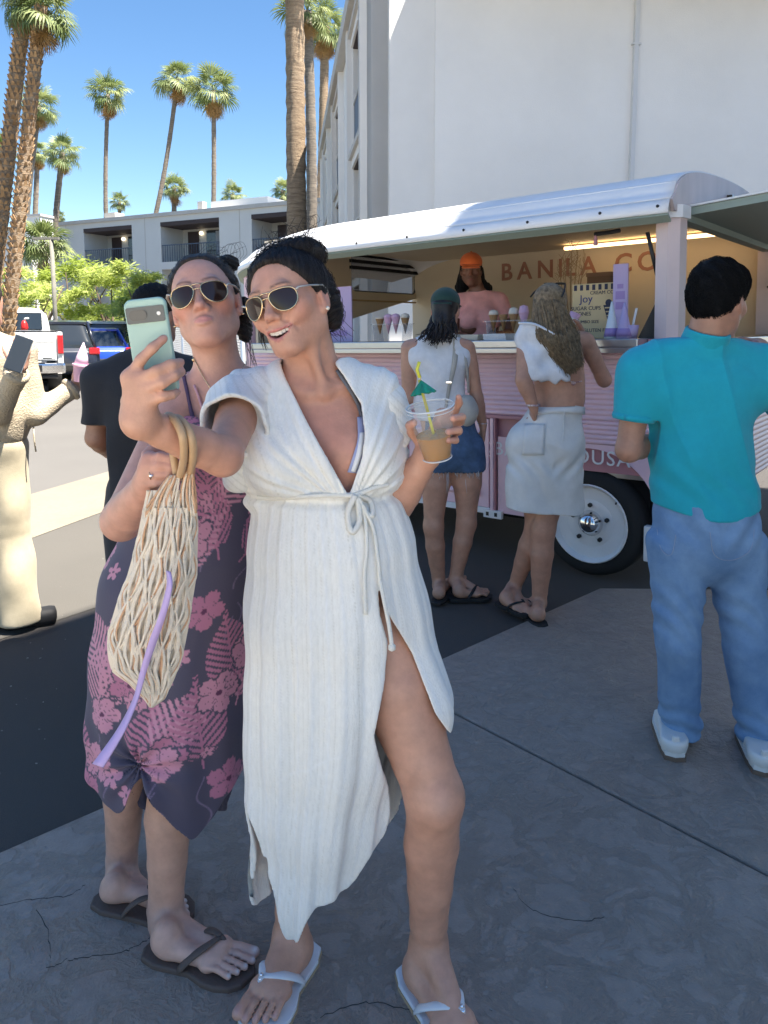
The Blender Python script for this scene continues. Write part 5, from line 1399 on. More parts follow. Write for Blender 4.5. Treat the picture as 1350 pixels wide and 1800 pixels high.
# hair: pulled back into a loose bun
m_hst = strand_mat('combed_dark_hair', (.008, .007, .007), (.035, .026, .023))
Hh = hair_cap(H1, .012, .0010, (0.01, -.06, .115), 1)
ho = Hh.build('hair', npv(H1.C) - .17, npv(H1.C) + .17, .0032, m_hst, w1, Hh.strand)
comb('hair_strands', ho, Hh, toward(H1.p(.01, -.03, .13)), 1500, .05, m_hairk, w1, .0005, .0012, .16, 1)
Sb = Sdf()
H1.ell(Sb, (.012, -.035, .106), (.060, .055, .028), .02); H1.ell(Sb, (.042, -.050, .092), (.040, .045, .030), .02); H1.ell(Sb, (-.020, -.02, .100), (.036, .045, .022), .02)
H1.ell(Sb, (.055, -.058, -.030), (.030, .030, .048), .02); H1.ell(Sb, (.062, -.05, .02), (.022, .03, .04), .02)
def bunp(P):
    q = H1.loc(P); a = np.arctan2(q[:, 2] - .125, q[:, 0]); r = np.sqrt(q[:, 0] ** 2 + (q[:, 2] - .125) ** 2)
    return np.sin(r * 560 + a * 3 + q[:, 1] * 120) * .0020 + np.sin(r * 1000 + a * 2) * .0007
Sb.disp_(bunp)
def bunc(P):
    q = H1.loc(P); a = np.arctan2(q[:, 2] - .115, q[:, 0]); r = np.sqrt(q[:, 0] ** 2 + (q[:, 2] - .115) ** 2); return np.stack([r * 95 + q[:, 1] * 20, a * .35, q[:, 1] * 3], 1)
bo_ = Sb.build('hair_bun', npv(H1.C) - .2, npv(H1.C) + .2, .0032, m_hst, w1, bunc)
_bx = npv(H1.X); _bu = npv(H1.U); _bf = npv(H1.F)
comb('bun_strands', bo_, Sb, lambda P: np.cross(P - npv(H1.p(.01, -.04, .115)), _bf) * 12, 700, .05, m_hairk, w1, .0006, .002, .35, 2)
rd = random.Random(5); fly = []
for i in range(70):
    a = rd.uniform(-1.6, 1.6); st = V((.01 + math.sin(a) * .055, -.03 + rd.uniform(-.03, .03), .104 + math.cos(a) * .022)); o = V((rd.uniform(-.5, 1) * .05, rd.uniform(-.03, .03), rd.uniform(.005, .05)))
    fly.append(spline([H1.p(*st), H1.p(*(st + o * .5 + V((rd.gauss(0, .008), 0, rd.gauss(0, .008))))), H1.p(*(st + o + V((rd.gauss(0, .014), 0, rd.gauss(0, .012)))))], 4))
for i in range(3):
    st = V((.05 + .006 * i, -.03, .118)); fly.append(spline([H1.p(*st), H1.p(st.x + .018, -.03, st.z + .035), H1.p(st.x + .036, -.03, st.z + .046), H1.p(st.x + .040, -.03, st.z + .03), H1.p(st.x + .018, -.03, st.z + .008)], 5))
for i in range(16):
    x0 = rd.uniform(.03, .075); fly.append(spline([H1.p(x0, -.05, -.05), H1.p(x0 + rd.uniform(-.005, .02), -.055, -.08), H1.p(x0 + rd.uniform(-.01, .03), -.06, -.10 + rd.uniform(-.02, .02))], 4))
for i in range(14):
    z0 = rd.uniform(-.03, .0); fly.append(spline([H1.p(-.066, .02, z0), H1.p(-.074 + rd.uniform(-.008, .004), .03, z0 - .03), H1.p(-.070 + rd.uniform(-.012, .006), .035, z0 - .06)], 4))
strands('flyaway_hair', m_hairk, w1, fly, .00045)
aviators(H1, 'sunglasses', 'gold rimmed aviator sunglasses worn by the smiling woman', temple=mat('pale_temple', (.55, .52, .47), .3, metal=.6))
# ---- dress
wz = at(575, 872, 1.45).z
def XZ(lst, Y): return [(at(x, y, Y).x, at(x, y, Y).z) for x, y in lst]
D = Sdf()
bo = [at(575, 872, 1.50), at(580, 800, 1.495), at(562, 735, 1.50)]
D.cone(bo[0], bo[1], .140, .150, .03, sq=(-.1, -1, 0), sf=.72)
D.cone(bo[1], bo[2], .150, .128, .03, sq=(-.1, -1, 0), sf=.72)
u_ = (SL - SR).normalized()
_wa = at(592, 905, 1.50); _ch = _wa + ((SL + SR) / 2 - _wa) * .62
for s in (-1, 1): D.ell(_ch + u_ * s * .068 + V((-.1, -1, 0)).normalized() * (.128 * .66 * .62) - V((0, 0, .014)), (.077, .075, .078), u_, (-.1, -1, 0), .04)
D.cone(lerp(NB, SR, .30) + V((0, 0, .012)), lerp(NB, SR, .9) + V((0, 0, .010)), .050, .054, .03)
D.cone(lerp(NB, SL, .30) + V((0, 0, .012)), lerp(NB, SL, .9) + V((0, 0, .008)), .050, .054, .03)
D.cone(lerp(NB, SR, .8), at(455, 815, 1.475), .058, .05, .03); D.cone(lerp(NB, SL, .85), at(672, 800, 1.51), .058, .052, .03)
D.cone(at(455, 800, 1.475), at(462, 866, 1.48), .052, .045, .03); D.cone(lerp(HL_, K2, .0), lerp(HL_, K2, .52), .104, .100, .03)
D.cone(lerp(SR, SL, .2) - V((0, 0, .05)), lerp(SR, SL, .8) - V((0, 0, .05)), .085, .085, .04, sq=(0, -1, 0), sf=.9)
sk = [(574, 872, .138), (582, 960, .170), (588, 1080, .190), (590, 1200, .192), (586, 1290, .186), (572, 1400, .166), (560, 1540, .142), (548, 1700, .118)]
for i in range(len(sk) - 1): D.cone(at(sk[i][0], sk[i][1], 1.495), at(sk[i + 1][0], sk[i + 1][1], 1.495), sk[i][2], sk[i + 1][2], .025, sq=(-.1, -1, 0), sf=.74)
skz = [at(q[0], q[1], 1.495).z for q in sk][::-1]; skx = [at(q[0], q[1], 1.495).x for q in sk][::-1]
def th_of(P): return np.arctan2(-(P[:, 1] - 1.495), P[:, 0] - np.interp(P[:, 2], skz, skx))
def pleat(P):
    z = P[:, 2]; a = th_of(P); dn = ss(wz - z, .0, .6)
    sk_ = np.sin(a * 13 + np.sin(z * 7) * .9) * (.0010 + .0042 * dn) + np.sin(a * 29 + 1.3 + np.sin(z * 4 + a * 2) * 1.2) * (.0011 + .0006 * dn) + np.sin(a * 5 + 2 + z * 3.5) * .009 * dn + np.sin(a * 57 + np.sin(z * 9)) * .0004
    up = ss(z, wz - .002, wz + .03)
    cx = at(615, 870, 1.41).x; b = np.arctan2(z - (wz - .02), P[:, 0] - cx)
    bod = np.sin(b * 34 + np.sin(b * 5) * 2) * .0026 * np.exp(-((z - wz) / .15) ** 2) + np.sin(b * 60) * .0012 + .004 * np.sin(P[:, 0] * 55 + z * 25)
    tie = -.0125 * np.exp(-((z - wz) / .010) ** 2) * -1
    return sk_ * (1 - up) + bod * up + tie
D.disp_(pleat); D.shell(.0095)
# neckline
vl = XZ([(486, 640), (500, 668), (540, 738), (578, 800), (612, 862)], 1.41); vr = XZ([(580, 636), (600, 660), (634, 712), (641, 760), (637, 800), (616, 862)], 1.41)
def vcut(P):
    z = P[:, 2]; x = P[:, 0]
    l = np.interp(z, [q[1] for q in vl][::-1], [q[0] for q in vl][::-1]); r = np.interp(z, [q[1] for q in vr][::-1], [q[0] for q in vr][::-1])
    d = np.maximum(np.maximum(l - x, x - r) * .8, vl[-1][1] - z); return np.maximum(d, P[:, 1] - 1.50)
D.fn(vcut, .004, '-')
def necktop(P):
    q = P - npv(NB + V((0, .01, .02))); return np.sqrt((q[:, 0] / .95) ** 2 + q[:, 1] ** 2 + (q[:, 2] * .55) ** 2) - .066
D.fn(necktop, .006, '-')
# sleeve openings
# slit over the bare leg and the rising hem
sl_l = XZ([(664, 1030), (668, 1080), (682, 1130), (676, 1200), (658, 1288), (666, 1330), (684, 1405), (690, 1475)], 1.37)[::-1]; sl_r = XZ([(664, 1030), (672, 1060), (694, 1105), (724, 1160), (764, 1255), (790, 1300), (860, 1475)], 1.37)[::-1]
def slit(P):
    z = P[:, 2]; x = P[:, 0]
    l = np.interp(z, [q[1] for q in sl_l], [q[0] for q in sl_l]); r = np.interp(z, [q[1] for q in sl_r], [q[0] for q in sl_r])
    d = np.maximum(np.maximum(l - x, x - r) * .8, z - sl_l[-1][1]); return np.maximum(d, P[:, 1] - 1.52)
D.fn(slit, .004, '-')
hm = XZ([(400, 1395), (445, 1470), (470, 1565), (484, 1600), (490, 1655), (508, 1664), (526, 1655), (536, 1608), (560, 1582), (600, 1572), (622, 1556), (655, 1500), (684, 1470), (690, 1410), (716, 1405), (760, 1395)], 1.40)
hmx0 = np.array([q[0] for q in hm]); hmz0 = np.array([q[1] for q in hm]); hmx, hmz = soft(hmx0, hmz0, .010)
hb = XZ([(400, 1560), (470, 1562), (560, 1540), (640, 1500), (700, 1412), (800, 1400)], 1.55); hbx = [q[0] for q in hb]; hbz = [q[1] for q in hb]
def hem(P):
    f = ss(P[:, 1], 1.44, 1.50)
    return ((np.interp(P[:, 0], hmx, hmz) * (1 - f) + np.interp(P[:, 0], hbx, hbz) * f) + .0015 * np.sin(P[:, 0] * 120) - P[:, 2]) * .6
D.fn(hem, .003, '&')
def dress_col(P):
    z = P[:, 2]; a = th_of(P); skirt = z < wz - .004
    u = np.where(skirt, a * .17, (P[:, 0] - .35 * (z - wz) * np.sign(P[:, 0] - at(600, 870, 1.41).x)))
    c = np.repeat(np.array([[.86, .835, .78]]), len(P), 0)
    st = np.abs(((u / .0125) % 1) - .5); line = ss(.16 - st, 0, .1)
    hs_ = np.abs(np.sin(np.floor(u / .0125) * 12.9898) * 43758.5453) % 1
    c = mixc(c, (.62, .585, .51), line * (.15 + .6 * hs_ ** 2) * (.6 + .4 * np.sin(z * 900 + np.floor(u / .0125) * 2.1)))
    st2 = np.abs(((u / .0375 + .3) % 1) - .5); c = mixc(c, (.88, .87, .85), ss(.09 - st2, 0, .05) * .6)
    seam = np.exp(-((z - (hmz0[7] + .335 + (P[:, 0] - hmx0[7]) * .62)) / .003) ** 2) * (P[:, 1] < 1.46) * (P[:, 0] > at(482, 1290, 1.37).x) * (P[:, 0] < at(612, 1290, 1.37).x)
    c = mixc(c, (.88, .86, .82), seam)
    return c
m_gauze = mat('white_gauze', (.8, .78, .73), .85, attr='Col', var=.05, vscale=180, bump=.55, bscale=330, bdist=.002, stretch=(1, 1, .35), sheen=.25)
lo, hi = bounds(at(340, 690, 1.3), at(780, 690, 1.6), at(480, 1700, 1.4), at(480, 1700, 1.66), NB, m=.05)
D.build('dress', lo, hi, .0034, m_gauze, w1, dress_col)
# loose kimono sleeves
def sleeve(a, mid, b_, low, ra, rb, n, cut):
    Q = Sdf(); Q.cone(a, mid, ra, (ra + rb) / 2, .02); Q.cone(mid, b_, (ra + rb) / 2, rb, .01); Q.cone(mid, low, ra * .8, ra * .55, .03)
    c = npv(cut); nn = npv(V(n).normalized())
    Q.disp_(lambda P: np.sin(P[:, 0] * 90 + P[:, 2] * 70) * .0016 + np.sin(P[:, 2] * 120 - P[:, 1] * 60) * .0012); Q.shell(.0095)
    Q.fn(lambda P: -((P - c) @ nn) + .004 * np.sin(P[:, 2] * 90), .003, '-')
    l_, h_ = bounds(a, b_, low, mid, m=.10); Q.build('sleeve', l_, h_, .0034, m_gauze, w1, lambda P: mixc(np.repeat(np.array([[.86, .835, .78]]), len(P), 0), (.60, .565, .49), ss(.16 - np.abs((((P[:, 0] * .7 + P[:, 2] * .7) / .0125) % 1) - .5), 0, .1) * .4))
sleeve(lerp(NB, SR, .75) + V((0, 0, .006)), lerp(SR, EL, .1) + V((0, 0, .004)), lerp(SR, EL, .62), at(418, 838, 1.45), .060, .066, EL - SR, lerp(SR, EL, .46))
sleeve(lerp(NB, SL, .8), lerp(SL, at(690, 800, 1.52), .15), at(702, 815, 1.515), at(690, 822, 1.51), .058, .056, V((.70, -.1, -.71)), at(698, 796, 1.515))
# drawstring bow and ties
def drape(pts, off=.008): return spline([hit(D, x, y, 1.0, 1.8, off) for x, y in pts], 6)
m_cord = mat('white_cord', (.80, .77, .70), .85, bump=.4, bscale=300)
for nm, pts, r in (('tie_cord', [(622, 872), (640, 905), (645, 960), (641, 1010), (643, 1080)], .0042), ('tie_cord', [(628, 872), (655, 925), (664, 980), (668, 1025)], .0042), ('bow_loop', [(625, 870), (612, 900), (618, 935), (632, 915), (628, 874)], .006), ('bow_loop', [(628, 870), (650, 880), (655, 905), (642, 900), (628, 874)], .006)):
    one(nm, m_cord, w1, lambda b: b.tube(drape(pts), r, 8), smooth=True)
one('tie_cord', m_cord, w1, lambda b: b.tube(spline([hit(D, 668, 1020, 1, 1.8, .008), at(674, 1050, 1.36), at(684, 1100, 1.355), at(689, 1136, 1.352)], 6), .0042, 8), smooth=True)
one('tie_knot', m_cord, w1, lambda b: b.lathe([(.001, -.008), (.007, -.004), (.007, .004), (.001, .009)], at(689, 1138, 1.352), (0, 0, 1), 10), smooth=True)
one('waist_casing', m_gauze if False else m_cord, w1, lambda b: b.tube(drape([(452, 874), (480, 876), (530, 873), (580, 870), (622, 870), (660, 857), (682, 852)], .003), .0048, 8), smooth=True)
# bikini edge inside the neckline
m_bik = mat('lavender_bikini', (.36, .40, .62), .7); m_bikg = mat('grey_bikini_lining', (.16, .17, .20), .7)
band('bikini_strap', m_bikg, SB1, [(590, 652), (608, 680), (625, 708), (634, 735)], [(596, 648), (614, 676), (631, 705), (642, 735)], w1, .003)
band('bikini_cup_edge', m_bik, SB1, [(628, 733), (629, 770), (621, 800), (611, 830)], [(644, 733), (645, 770), (640, 800), (628, 832)], w1, .005)
band('bikini_trim', mat('white_trim', (.8, .8, .8), .7), SB1, [(633, 760), (627, 795), (617, 828)], [(643, 760), (637, 795), (625, 830)], w1, .008)
# sandals
m_sand = mat('white_sandal', (.74, .74, .76), .45, bump=.1, bscale=60); m_sole = mat('tan_sole', (.42, .30, .18), .7)
for ft in (fR, fL):
    sd = empty('sandal', ft['heel']); tag(sd, 'white flip-flop on the bare leg shown through the dress slit' if ft is fL else 'white flip-flop with beaded strap below the long dress tail', 'sandal', 'white flip-flops of the woman in white')
    obs = [sole('footbed', m_sand, ft, sd, .010), sole('outsole', m_sole, ft, sd, .012, .010, .0102)] + thong('strap', m_sand, ft, sd, .009, .4, jewel=mat('silver_bead', (.85, .85, .88), .15, metal=1.0))
    finish(sd)
finish(w1)
# ---- phone
tl, tr, br, bl = at(221, 528, 1.150), at(292, 520, 1.150), at(316, 690, 1.158), at(240, 698, 1.158)
px_ = (tr - tl).normalized(); pz_ = (tl - bl); pz_ = (pz_ - px_ * pz_.dot(px_)).normalized(); py_ = pz_.cross(px_); pw, phh = (tr - tl).length * 1.04, (tl - bl).length
ph = empty('phone'); ph.matrix_world = basis(px_, py_, pz_, (tl + tr + bl + br) / 4); tag(ph, 'mint green phone held up for the selfie', 'phone')
m_mint = mat('mint_phone', (.36, .52, .45), .35, coat=.2)
def rbox(b, w, d, h, r, y=0, z=0, x=0, n=6):
    pts = []
    for (cx, cz, a0) in ((w / 2 - r, h / 2 - r, 0), (-w / 2 + r, h / 2 - r, 90), (-w / 2 + r, -h / 2 + r, 180), (w / 2 - r, -h / 2 + r, 270)):
        for i in range(n): a = R(a0 + 90 * i / (n - 1)); pts.append((x + cx + r * math.cos(a), y - d / 2, z + cz + r * math.sin(a)))
    b.prism(pts, (0, d, 0))
o = one('case', m_mint, ph, lambda b: rbox(b, pw, .011, phh, .012)); q = o.modifiers.new('b', 'BEVEL'); q.width = .0035; q.segments = 3; q.limit_method = 'ANGLE'
sgn_ = -1 if (ph.matrix_world.to_3x3() @ V((0, -1, 0))).y < 0 else 1
m_bar = mat('camera_bar', (.035, .05, .06), .2, coat=.6)
br_ = one('camera_bar', m_bar, ph, lambda b: rbox(b, pw * .90, .003, phh * .165, .003, y=sgn_ * .0065, z=phh * .335))
one('lens_window', m_glass, br_, lambda b: rbox(b, pw * .42, .002, phh * .105, phh * .05, y=sgn_ * .0085, z=phh * .335, x=-pw * .17))
one('flash', mat('flash_led', (.85, .82, .78), .3), br_, lambda b: b.lathe([(.001, 0), (.003, 0), (.003, .001), (.001, .001)], (pw * .32, sgn_ * .0080, phh * .335), (0, sgn_, 0), 12))
one('screen', m_glass, ph, lambda b: rbox(b, pw * .94, .001, phh * .96, .010, y=-sgn_ * .0058))
# ---- drink
cb, ctp = at(769, 806, 1.437), at(756, 714, 1.420); cax = (ctp - cb).normalized(); chh = (ctp - cb).length
cup = empty('drink_cup', cb); tag(cup, 'clear plastic cup of amber drink held by the smiling woman', 'cup')
m_clear = mat('clear_plastic', (.9, .92, .94), .05, alpha=.07, spec=.7); m_liq = mat('amber_drink', (.44, .19, .02), .06, alpha=.95, spec=.5)
m_rimw = mat('cup_rim', (.80, .82, .84), .12, alpha=.75)
z0_ = V((0, 0, 0)); lv = .47
rr_ = lambda t: lerp(.0285, .0465, t)
one('wall', m_clear, cup, lambda b: b.lathe([(.001, .0), (rr_(0), .0), (rr_(.25), chh * .25), (rr_(.5), chh * .5), (rr_(.75), chh * .75), (rr_(1), chh), (rr_(1) - .0008, chh), (rr_(.5) - .0008, chh * .5), (rr_(0) - .0008, .002), (.001, .002)], z0_, cax, 40), smooth=True)
one('rim', m_rimw, cup, lambda b: b.tube([cax * chh + cax.orthogonal().normalized() * 0 + (Matrix.Rotation(2 * math.pi * i / 40, 3, cax) @ (cax.orthogonal().normalized() * rr_(1))) for i in range(41)], .0019, 8), smooth=True)
one('ridge', m_rimw, cup, lambda b: b.tube([cax * chh * .93 + (Matrix.Rotation(2 * math.pi * i / 40, 3, cax) @ (cax.orthogonal().normalized() * (rr_(.93) + .0003))) for i in range(41)], .0008, 6), smooth=True)
one('base_ring', m_rimw, cup, lambda b: b.tube([cax * .002 + (Matrix.Rotation(2 * math.pi * i / 40, 3, cax) @ (cax.orthogonal().normalized() * rr_(0))) for i in range(41)], .0014, 6), smooth=True)
one('liquid', m_liq, cup, lambda b: b.lathe([(.001, .004), (rr_(0) - .002, .004), (rr_(lv) - .0016, chh * lv), (.001, chh * lv)], z0_, cax, 40), smooth=True, auto=50)
for k in range(5):
    a = k * 1.3; c = cax * (chh * (lv - .05)) + (Matrix.Rotation(a, 3, cax) @ (cax.orthogonal().normalized() * .018)); one('ice_cube', mat('ice', (.7, .5, .25), .08, alpha=.3), cup, lambda b: b.box(c, (.018, .018, .018), rot=Matrix.Rotation(a, 3, 'Y') @ Matrix.Rotation(a * .7, 3, 'X'), bev=.003))
m_str = mat('yellow_straw', (.62, .60, .06), .4)
sp0, sp1, sp2 = at(772, 800, 1.437) - cb, at(737, 668, 1.418) - cb, at(734, 640, 1.415) - cb
one('straw', m_str, cup, lambda b: b.tube([sp0, lerp(sp0, sp1, .5), sp1], .0030, 10), smooth=True)
um = empty('paper_umbrella', at(745, 690, 1.413)); tag(um, 'tiny green paper parasol stuck in the drink', 'paper umbrella')
m_umb = mat('green_tissue', (.01, .26, .17), .7, var=.3, vscale=90, stretch=(1, 1, .2)); apx = at(740, 668, 1.413) - um.location; ud = (at(746, 699, 1.408) - at(740, 668, 1.413)).normalized()
uo = ud.orthogonal().normalized()
for i in range(10):
    def rad(a, r, h, k=0): return apx + ud * h + (Matrix.Rotation(a, 3, ud) @ (uo * r))
    a0_, a1_ = 2 * math.pi * i / 10, 2 * math.pi * (i + 1) / 10; am = (a0_ + a1_) / 2
    one('paper_fold', m_umb, um, lambda b: b._add([apx, rad(a0_, .026, .026), rad(am, .0235, .028), rad(a1_, .026, .026)], [(0, 1, 2), (0, 2, 3)]), solid=.0006)
one('stick', mat('toothpick', (.55, .40, .2), .7), um, lambda b: b.tube([apx - ud * .008, apx + ud * .07], .0011, 6))
tp_ = at(737, 660, 1.416)
one('straw_tip', m_str, um, lambda b: b.tube([at(738, 664, 1.415) - um.location, at(733, 650, 1.415) - um.location, at(737, 636, 1.413) - um.location], .0033, 8), smooth=True)
# ---------------------------------------------------------------- woman in the floral dress
H2 = Head(at(362, 532, 1.70), (.06, -.955, .20), (-.20, .18, .95), .98)
w2 = empty('person', gr(300, 1690)); tag(w2, 'pouting woman in purple floral dress holding a woven bag', 'person')
SR2, SL2 = at(318, 705, 1.70), at(462, 690, 1.74); NB2 = at(388, 672, 1.73)
S = Sdf(); add_head(S, H2, pout=True, jawn=1.0)
S.cone(H2.p(0, -.015, -.05), NB2, .050, .055, .03)
WA2, PE2 = at(375, 905, 1.74), at(355, 1050, 1.76)
add_torso(S, NB2, SL2, SR2, WA2, PE2, (.15, -1, 0), bust=.07, w=(.138, .128, .16))
E2, W2_ = at(214, 915, 1.45), at(262, 850, 1.315)
add_arm(S, SR2, E2, W2_, (.047, .038, .026))
add_arm(S, SL2, at(478, 850, 1.80), at(470, 960, 1.74), (.05, .04, .027))
BH = [[(262, 806, 1.290), (282, 802, 1.275), (300, 806, 1.272), (310, 812, 1.280)],
      [(257, 820, 1.287), (280, 818, 1.272), (302, 821, 1.270), (314, 826, 1.281)],
      [(256, 834, 1.287), (278, 834, 1.273), (298, 835, 1.271), (312, 836, 1.282)],
      [(258, 848, 1.290), (276, 850, 1.277), (292, 848, 1.275), (304, 846, 1.283)],
      [(258, 800, 1.310), (268, 790, 1.320), (286, 794, 1.325), (302, 800, 1.323)]]
btip = fingers(S, BH, .0085, wr=W2_, pr=.022, rs=[.0082, .0085, .0082, .0074, .0095])
hd2 = lerp(W2_, SL2, 0)
KL, AL = at(226, 1335, 1.78), at(212, 1540, 1.80)
KR, AR = at(304, 1350, 1.64), at(290, 1620, 1.625)
add_leg(S, at(315, 1080, 1.80), KL, AL, (.09, .050, .035), (.9, -.4, 0)); add_leg(S, at(350, 1085, 1.74), KR, AR, (.09, .053, .036), (.9, -.4, 0))
f2L = add_foot(S, gr(180, 1578, .034), gr(328, 1606, .034), AL, -1, .95)
f2R = add_foot(S, gr(270, 1668, .034), gr(438, 1702, .034), AR, +1, .98)
PINK = (.62, .335, .25)
def w2x(P, q, c):
    ch = np.exp(-(((P[:, 0] - NB2.x) / .13) ** 2 + ((P[:, 2] - NB2.z + .08) / .1) ** 2)); c = mixc(c, (.58, .27, .20), ch * .5)
    leg = ss(.75 - P[:, 2], 0, .3); c = mixc(c, (.60, .36, .25), leg * .6)
    fe = ss(.14 - P[:, 2], 0, .08); c = mixc(c, (.66, .40, .32), fe * .6)
    for ft in (f2L, f2R):
        for (t, r, d, o) in ft['tips']: c = mixc(c, (.80, .74, .72), np.exp(-((P - npv(t + d * .003)) ** 2).sum(1) / (r * .72) ** 2) * 1.1)
    for t in btip: c = mixc(c, (.66, .36, .30), np.exp(-((P - npv(t[-1])) ** 2).sum(1) / .011 ** 2) * .6)
    return c
lo, hi = bounds(H2.C, SR2, SL2, E2, W2_, gr(180, 1578), gr(460, 1720), PE2, m=.12); lo[2] = 0; hi[2] = 1.75
SB2 = S
S.build('body', lo, hi, .0039, m_skin, w2, skin_paint(H2, PINK, (.54, .20, .20), (.62, .19, .14), .5, extra=w2x))
m_hairb = hair_mat('brown_hair', (.018, .013, .011), (.045, .032, .026))
TAB2 = [(-.2, -.06), (-.07, -.055), (-.04, -.05), (-.02, -.03), (.0, .010), (.03, .042), (.055, .054), (.072, .056), (.085, .060), (.10, .095)]
m_hst2 = strand_mat('combed_brown_hair', (.014, .011, .010), (.055, .042, .036)); Hh2 = hair_cap(H2, .008, .0008, (0, -.10, .06), 4, tab=TAB2); ho2 = Hh2.build('hair', npv(H2.C) - .17, npv(H2.C) + .17, .0034, m_hst2, w2, Hh2.strand); comb('hair_strands', ho2, Hh2, toward(H2.p(0, -.12, .05)), 1300, .05, m_hairb, w2, .0005, .0012, .2, 3)
Sb = Sdf(); H2.ell(Sb, (.06, -.045, .095), (.030, .03, .022), .02); H2.ell(Sb, (.068, -.075, -.045), (.022, .03, .05), .02); H2.ell(Sb, (.02, -.09, .08), (.05, .04, .03), .02); H2.ell(Sb, (.085, -.04, -.02), (.012, .014, .03), .02)
Sb.disp_(lambda P: np.sin((H2.loc(P)[:, 2] + H2.loc(P)[:, 0] * .6) * 520) * .002 + np.sin(H2.loc(P)[:, 0] * 700) * .001)
Sb.build('hair_knot', npv(H2.C) - .2, npv(H2.C) + .2, .0034, m_hst2, w2, lambda P: np.stack([(H2.loc(P)[:, 2] + H2.loc(P)[:, 0] * .6) * 80, H2.loc(P)[:, 1] * 4, H2.loc(P)[:, 0] * 6], 1))
rd = random.Random(11); fly = []
for i in range(36):
    x0 = rd.uniform(-.03, .075); z0 = .108 - x0 * x0 * 4; o = V((rd.uniform(-.01, .045), rd.uniform(-.02, .02), rd.uniform(.004, .032)))
    st = V((x0, .01 + rd.uniform(-.05, .03), z0)); fly.append(spline([H2.p(*st), H2.p(*(st + o * .6)), H2.p(*(st + o + V((rd.gauss(.006, .01), 0, rd.gauss(-.006, .008)))))], 4))
for i in range(4):
    st = V((.055 + .008 * i, -.03, .105)); fly.append(spline([H2.p(*st), H2.p(st.x + .012, -.03, st.z + .03), H2.p(st.x + .030, -.03, st.z + .030), H2.p(st.x + .034, -.03, st.z + .004), H2.p(st.x + .022, -.03, st.z - .008)], 5))
for i in range(20):
    fly.append(spline([H2.p(.066, -.06, -.04), H2.p(.07 + rd.uniform(-.01, .012), -.065, -.10), H2.p(.072 + rd.uniform(-.012, .014), -.06, -.16 + rd.uniform(-.03, .01))], 4))
strands('flyaway_hair', m_hairb, w2, fly, .00032)
aviators(H2, 'sunglasses', 'rose gold aviator sunglasses worn by the pouting woman', sc_=1.03, temple=mat('pale_temple'))
for s in (-1, 1): one('earring', m_gold, w2, lambda b: b.lathe([(.001, -.003), (.003, 0), (.001, .004)], H2.p(s * .079, .004, -.043), H2.X, 10), smooth=True)
neck = spline([hit(SB2, x, y, 1.2, 2.0, .0025) for x, y in [(340, 628), (352, 652), (368, 680), (384, 702), (402, 690), (420, 660), (430, 640)]], 5)
one('necklace', m_gold, w2, lambda b: b.tube(neck, .0011, 5), smooth=True)
one('pendant', m_gold, w2, lambda b: b.lathe([(.001, -.006), (.004, 0), (.001, .005)], hit(SB2, 340, 632, 1.2, 2, .004), (0, 0, 1), 8), smooth=True)
# ring on the holding hand
rp = lerp(at(*BH[2][0]), at(*BH[2][1]), .62); rx = (at(*BH[2][1]) - at(*BH[2][0])).normalized()
one('ring', m_gold, w2, lambda b: b.tube([rp + Matrix.Rotation(2 * math.pi * i / 20, 3, rx) @ (rx.orthogonal().normalized() * .0096) for i in range(21)], .0012, 6), smooth=True)
one('ring_stone', mat('silver_bead'), w2, lambda b: b.lathe([(.001, 0), (.004, .002), (.003, .004), (.001, .005)], rp + V((0, -.0095, 0)), (0, -1, 0), 10))
# ---- floral dress
D2 = Sdf()
fw = (.15, -1, 0)
D2.cone(at(385, 765, 1.735), at(378, 890, 1.745), .150, .150, .03, sq=fw, sf=.74)
for s in (-1, 1): D2.ell(at(378 + s * 52, 790, 1.655), (.078, .07, .075), (1, .1, 0), (0, -1, 0), .04)
sk2 = [(376, 890, .150), (352, 960, .178), (318, 1050, .188), (304, 1150, .186), (300, 1250, .182), (296, 1340, .172), (296, 1470, .165)]
for i in range(len(sk2) - 1): D2.cone(at(sk2[i][0], sk2[i][1], 1.745 - .014 * i), at(sk2[i + 1][0], sk2[i + 1][1], 1.745 - .014 * (i + 1)), sk2[i][2], sk2[i + 1][2], .02, sq=fw, sf=.86)
s2z = [at(q[0], q[1], 1.74).z for q in sk2][::-1]; s2x = [at(q[0], q[1], 1.74).x for q in sk2][::-1]
def th2(P): return np.arctan2(-(P[:, 1] - 1.74), P[:, 0] - np.interp(P[:, 2], s2z, s2x))
tw = at(252, 1330, 1.58)
def fold2(P):
    z = P[:, 2]; a = th2(P); dn = ss(s2z[-1] - z, .05, .6)
    k = np.sqrt((P[:, 0] - tw.x) ** 2 + (z - tw.z) ** 2)
    pin = np.arctan2(z - tw.z, P[:, 0] - tw.x)
    return np.sin(a * 6 + z * 5) * .007 * dn + np.sin(a * 14 + 1 + np.sin(z * 6)) * .004 * dn + np.sin(pin * 9 + k * 20) * .0075 * np.exp(-(k / .13) ** 2) * (P[:, 1] < 1.74) + .028 * np.exp(-(k / .035) ** 2) * (P[:, 1] < 1.74)
D2.disp_(fold2); D2.shell(.0095)
hx = XZ([(150, 1375), (178, 1388), (210, 1402), (238, 1398), (247, 1352), (258, 1338), (272, 1345), (300, 1395), (325, 1430), (345, 1455), (365, 1445), (395, 1405), (420, 1380), (460, 1375)], 1.60)
hxx, hxz = soft(np.array([q[0] for q in hx]), np.array([q[1] for q in hx]), .012)
def hem2(P):
    f = ss(P[:, 1], 1.70, 1.78); back = at(300, 1375, 1.9).z
    return (np.interp(P[:, 0], hxx, hxz) * (1 - f) + back * f + .002 * np.sin(P[:, 0] * 150) - P[:, 2]) * .62
D2.fn(hem2, .003, '&')
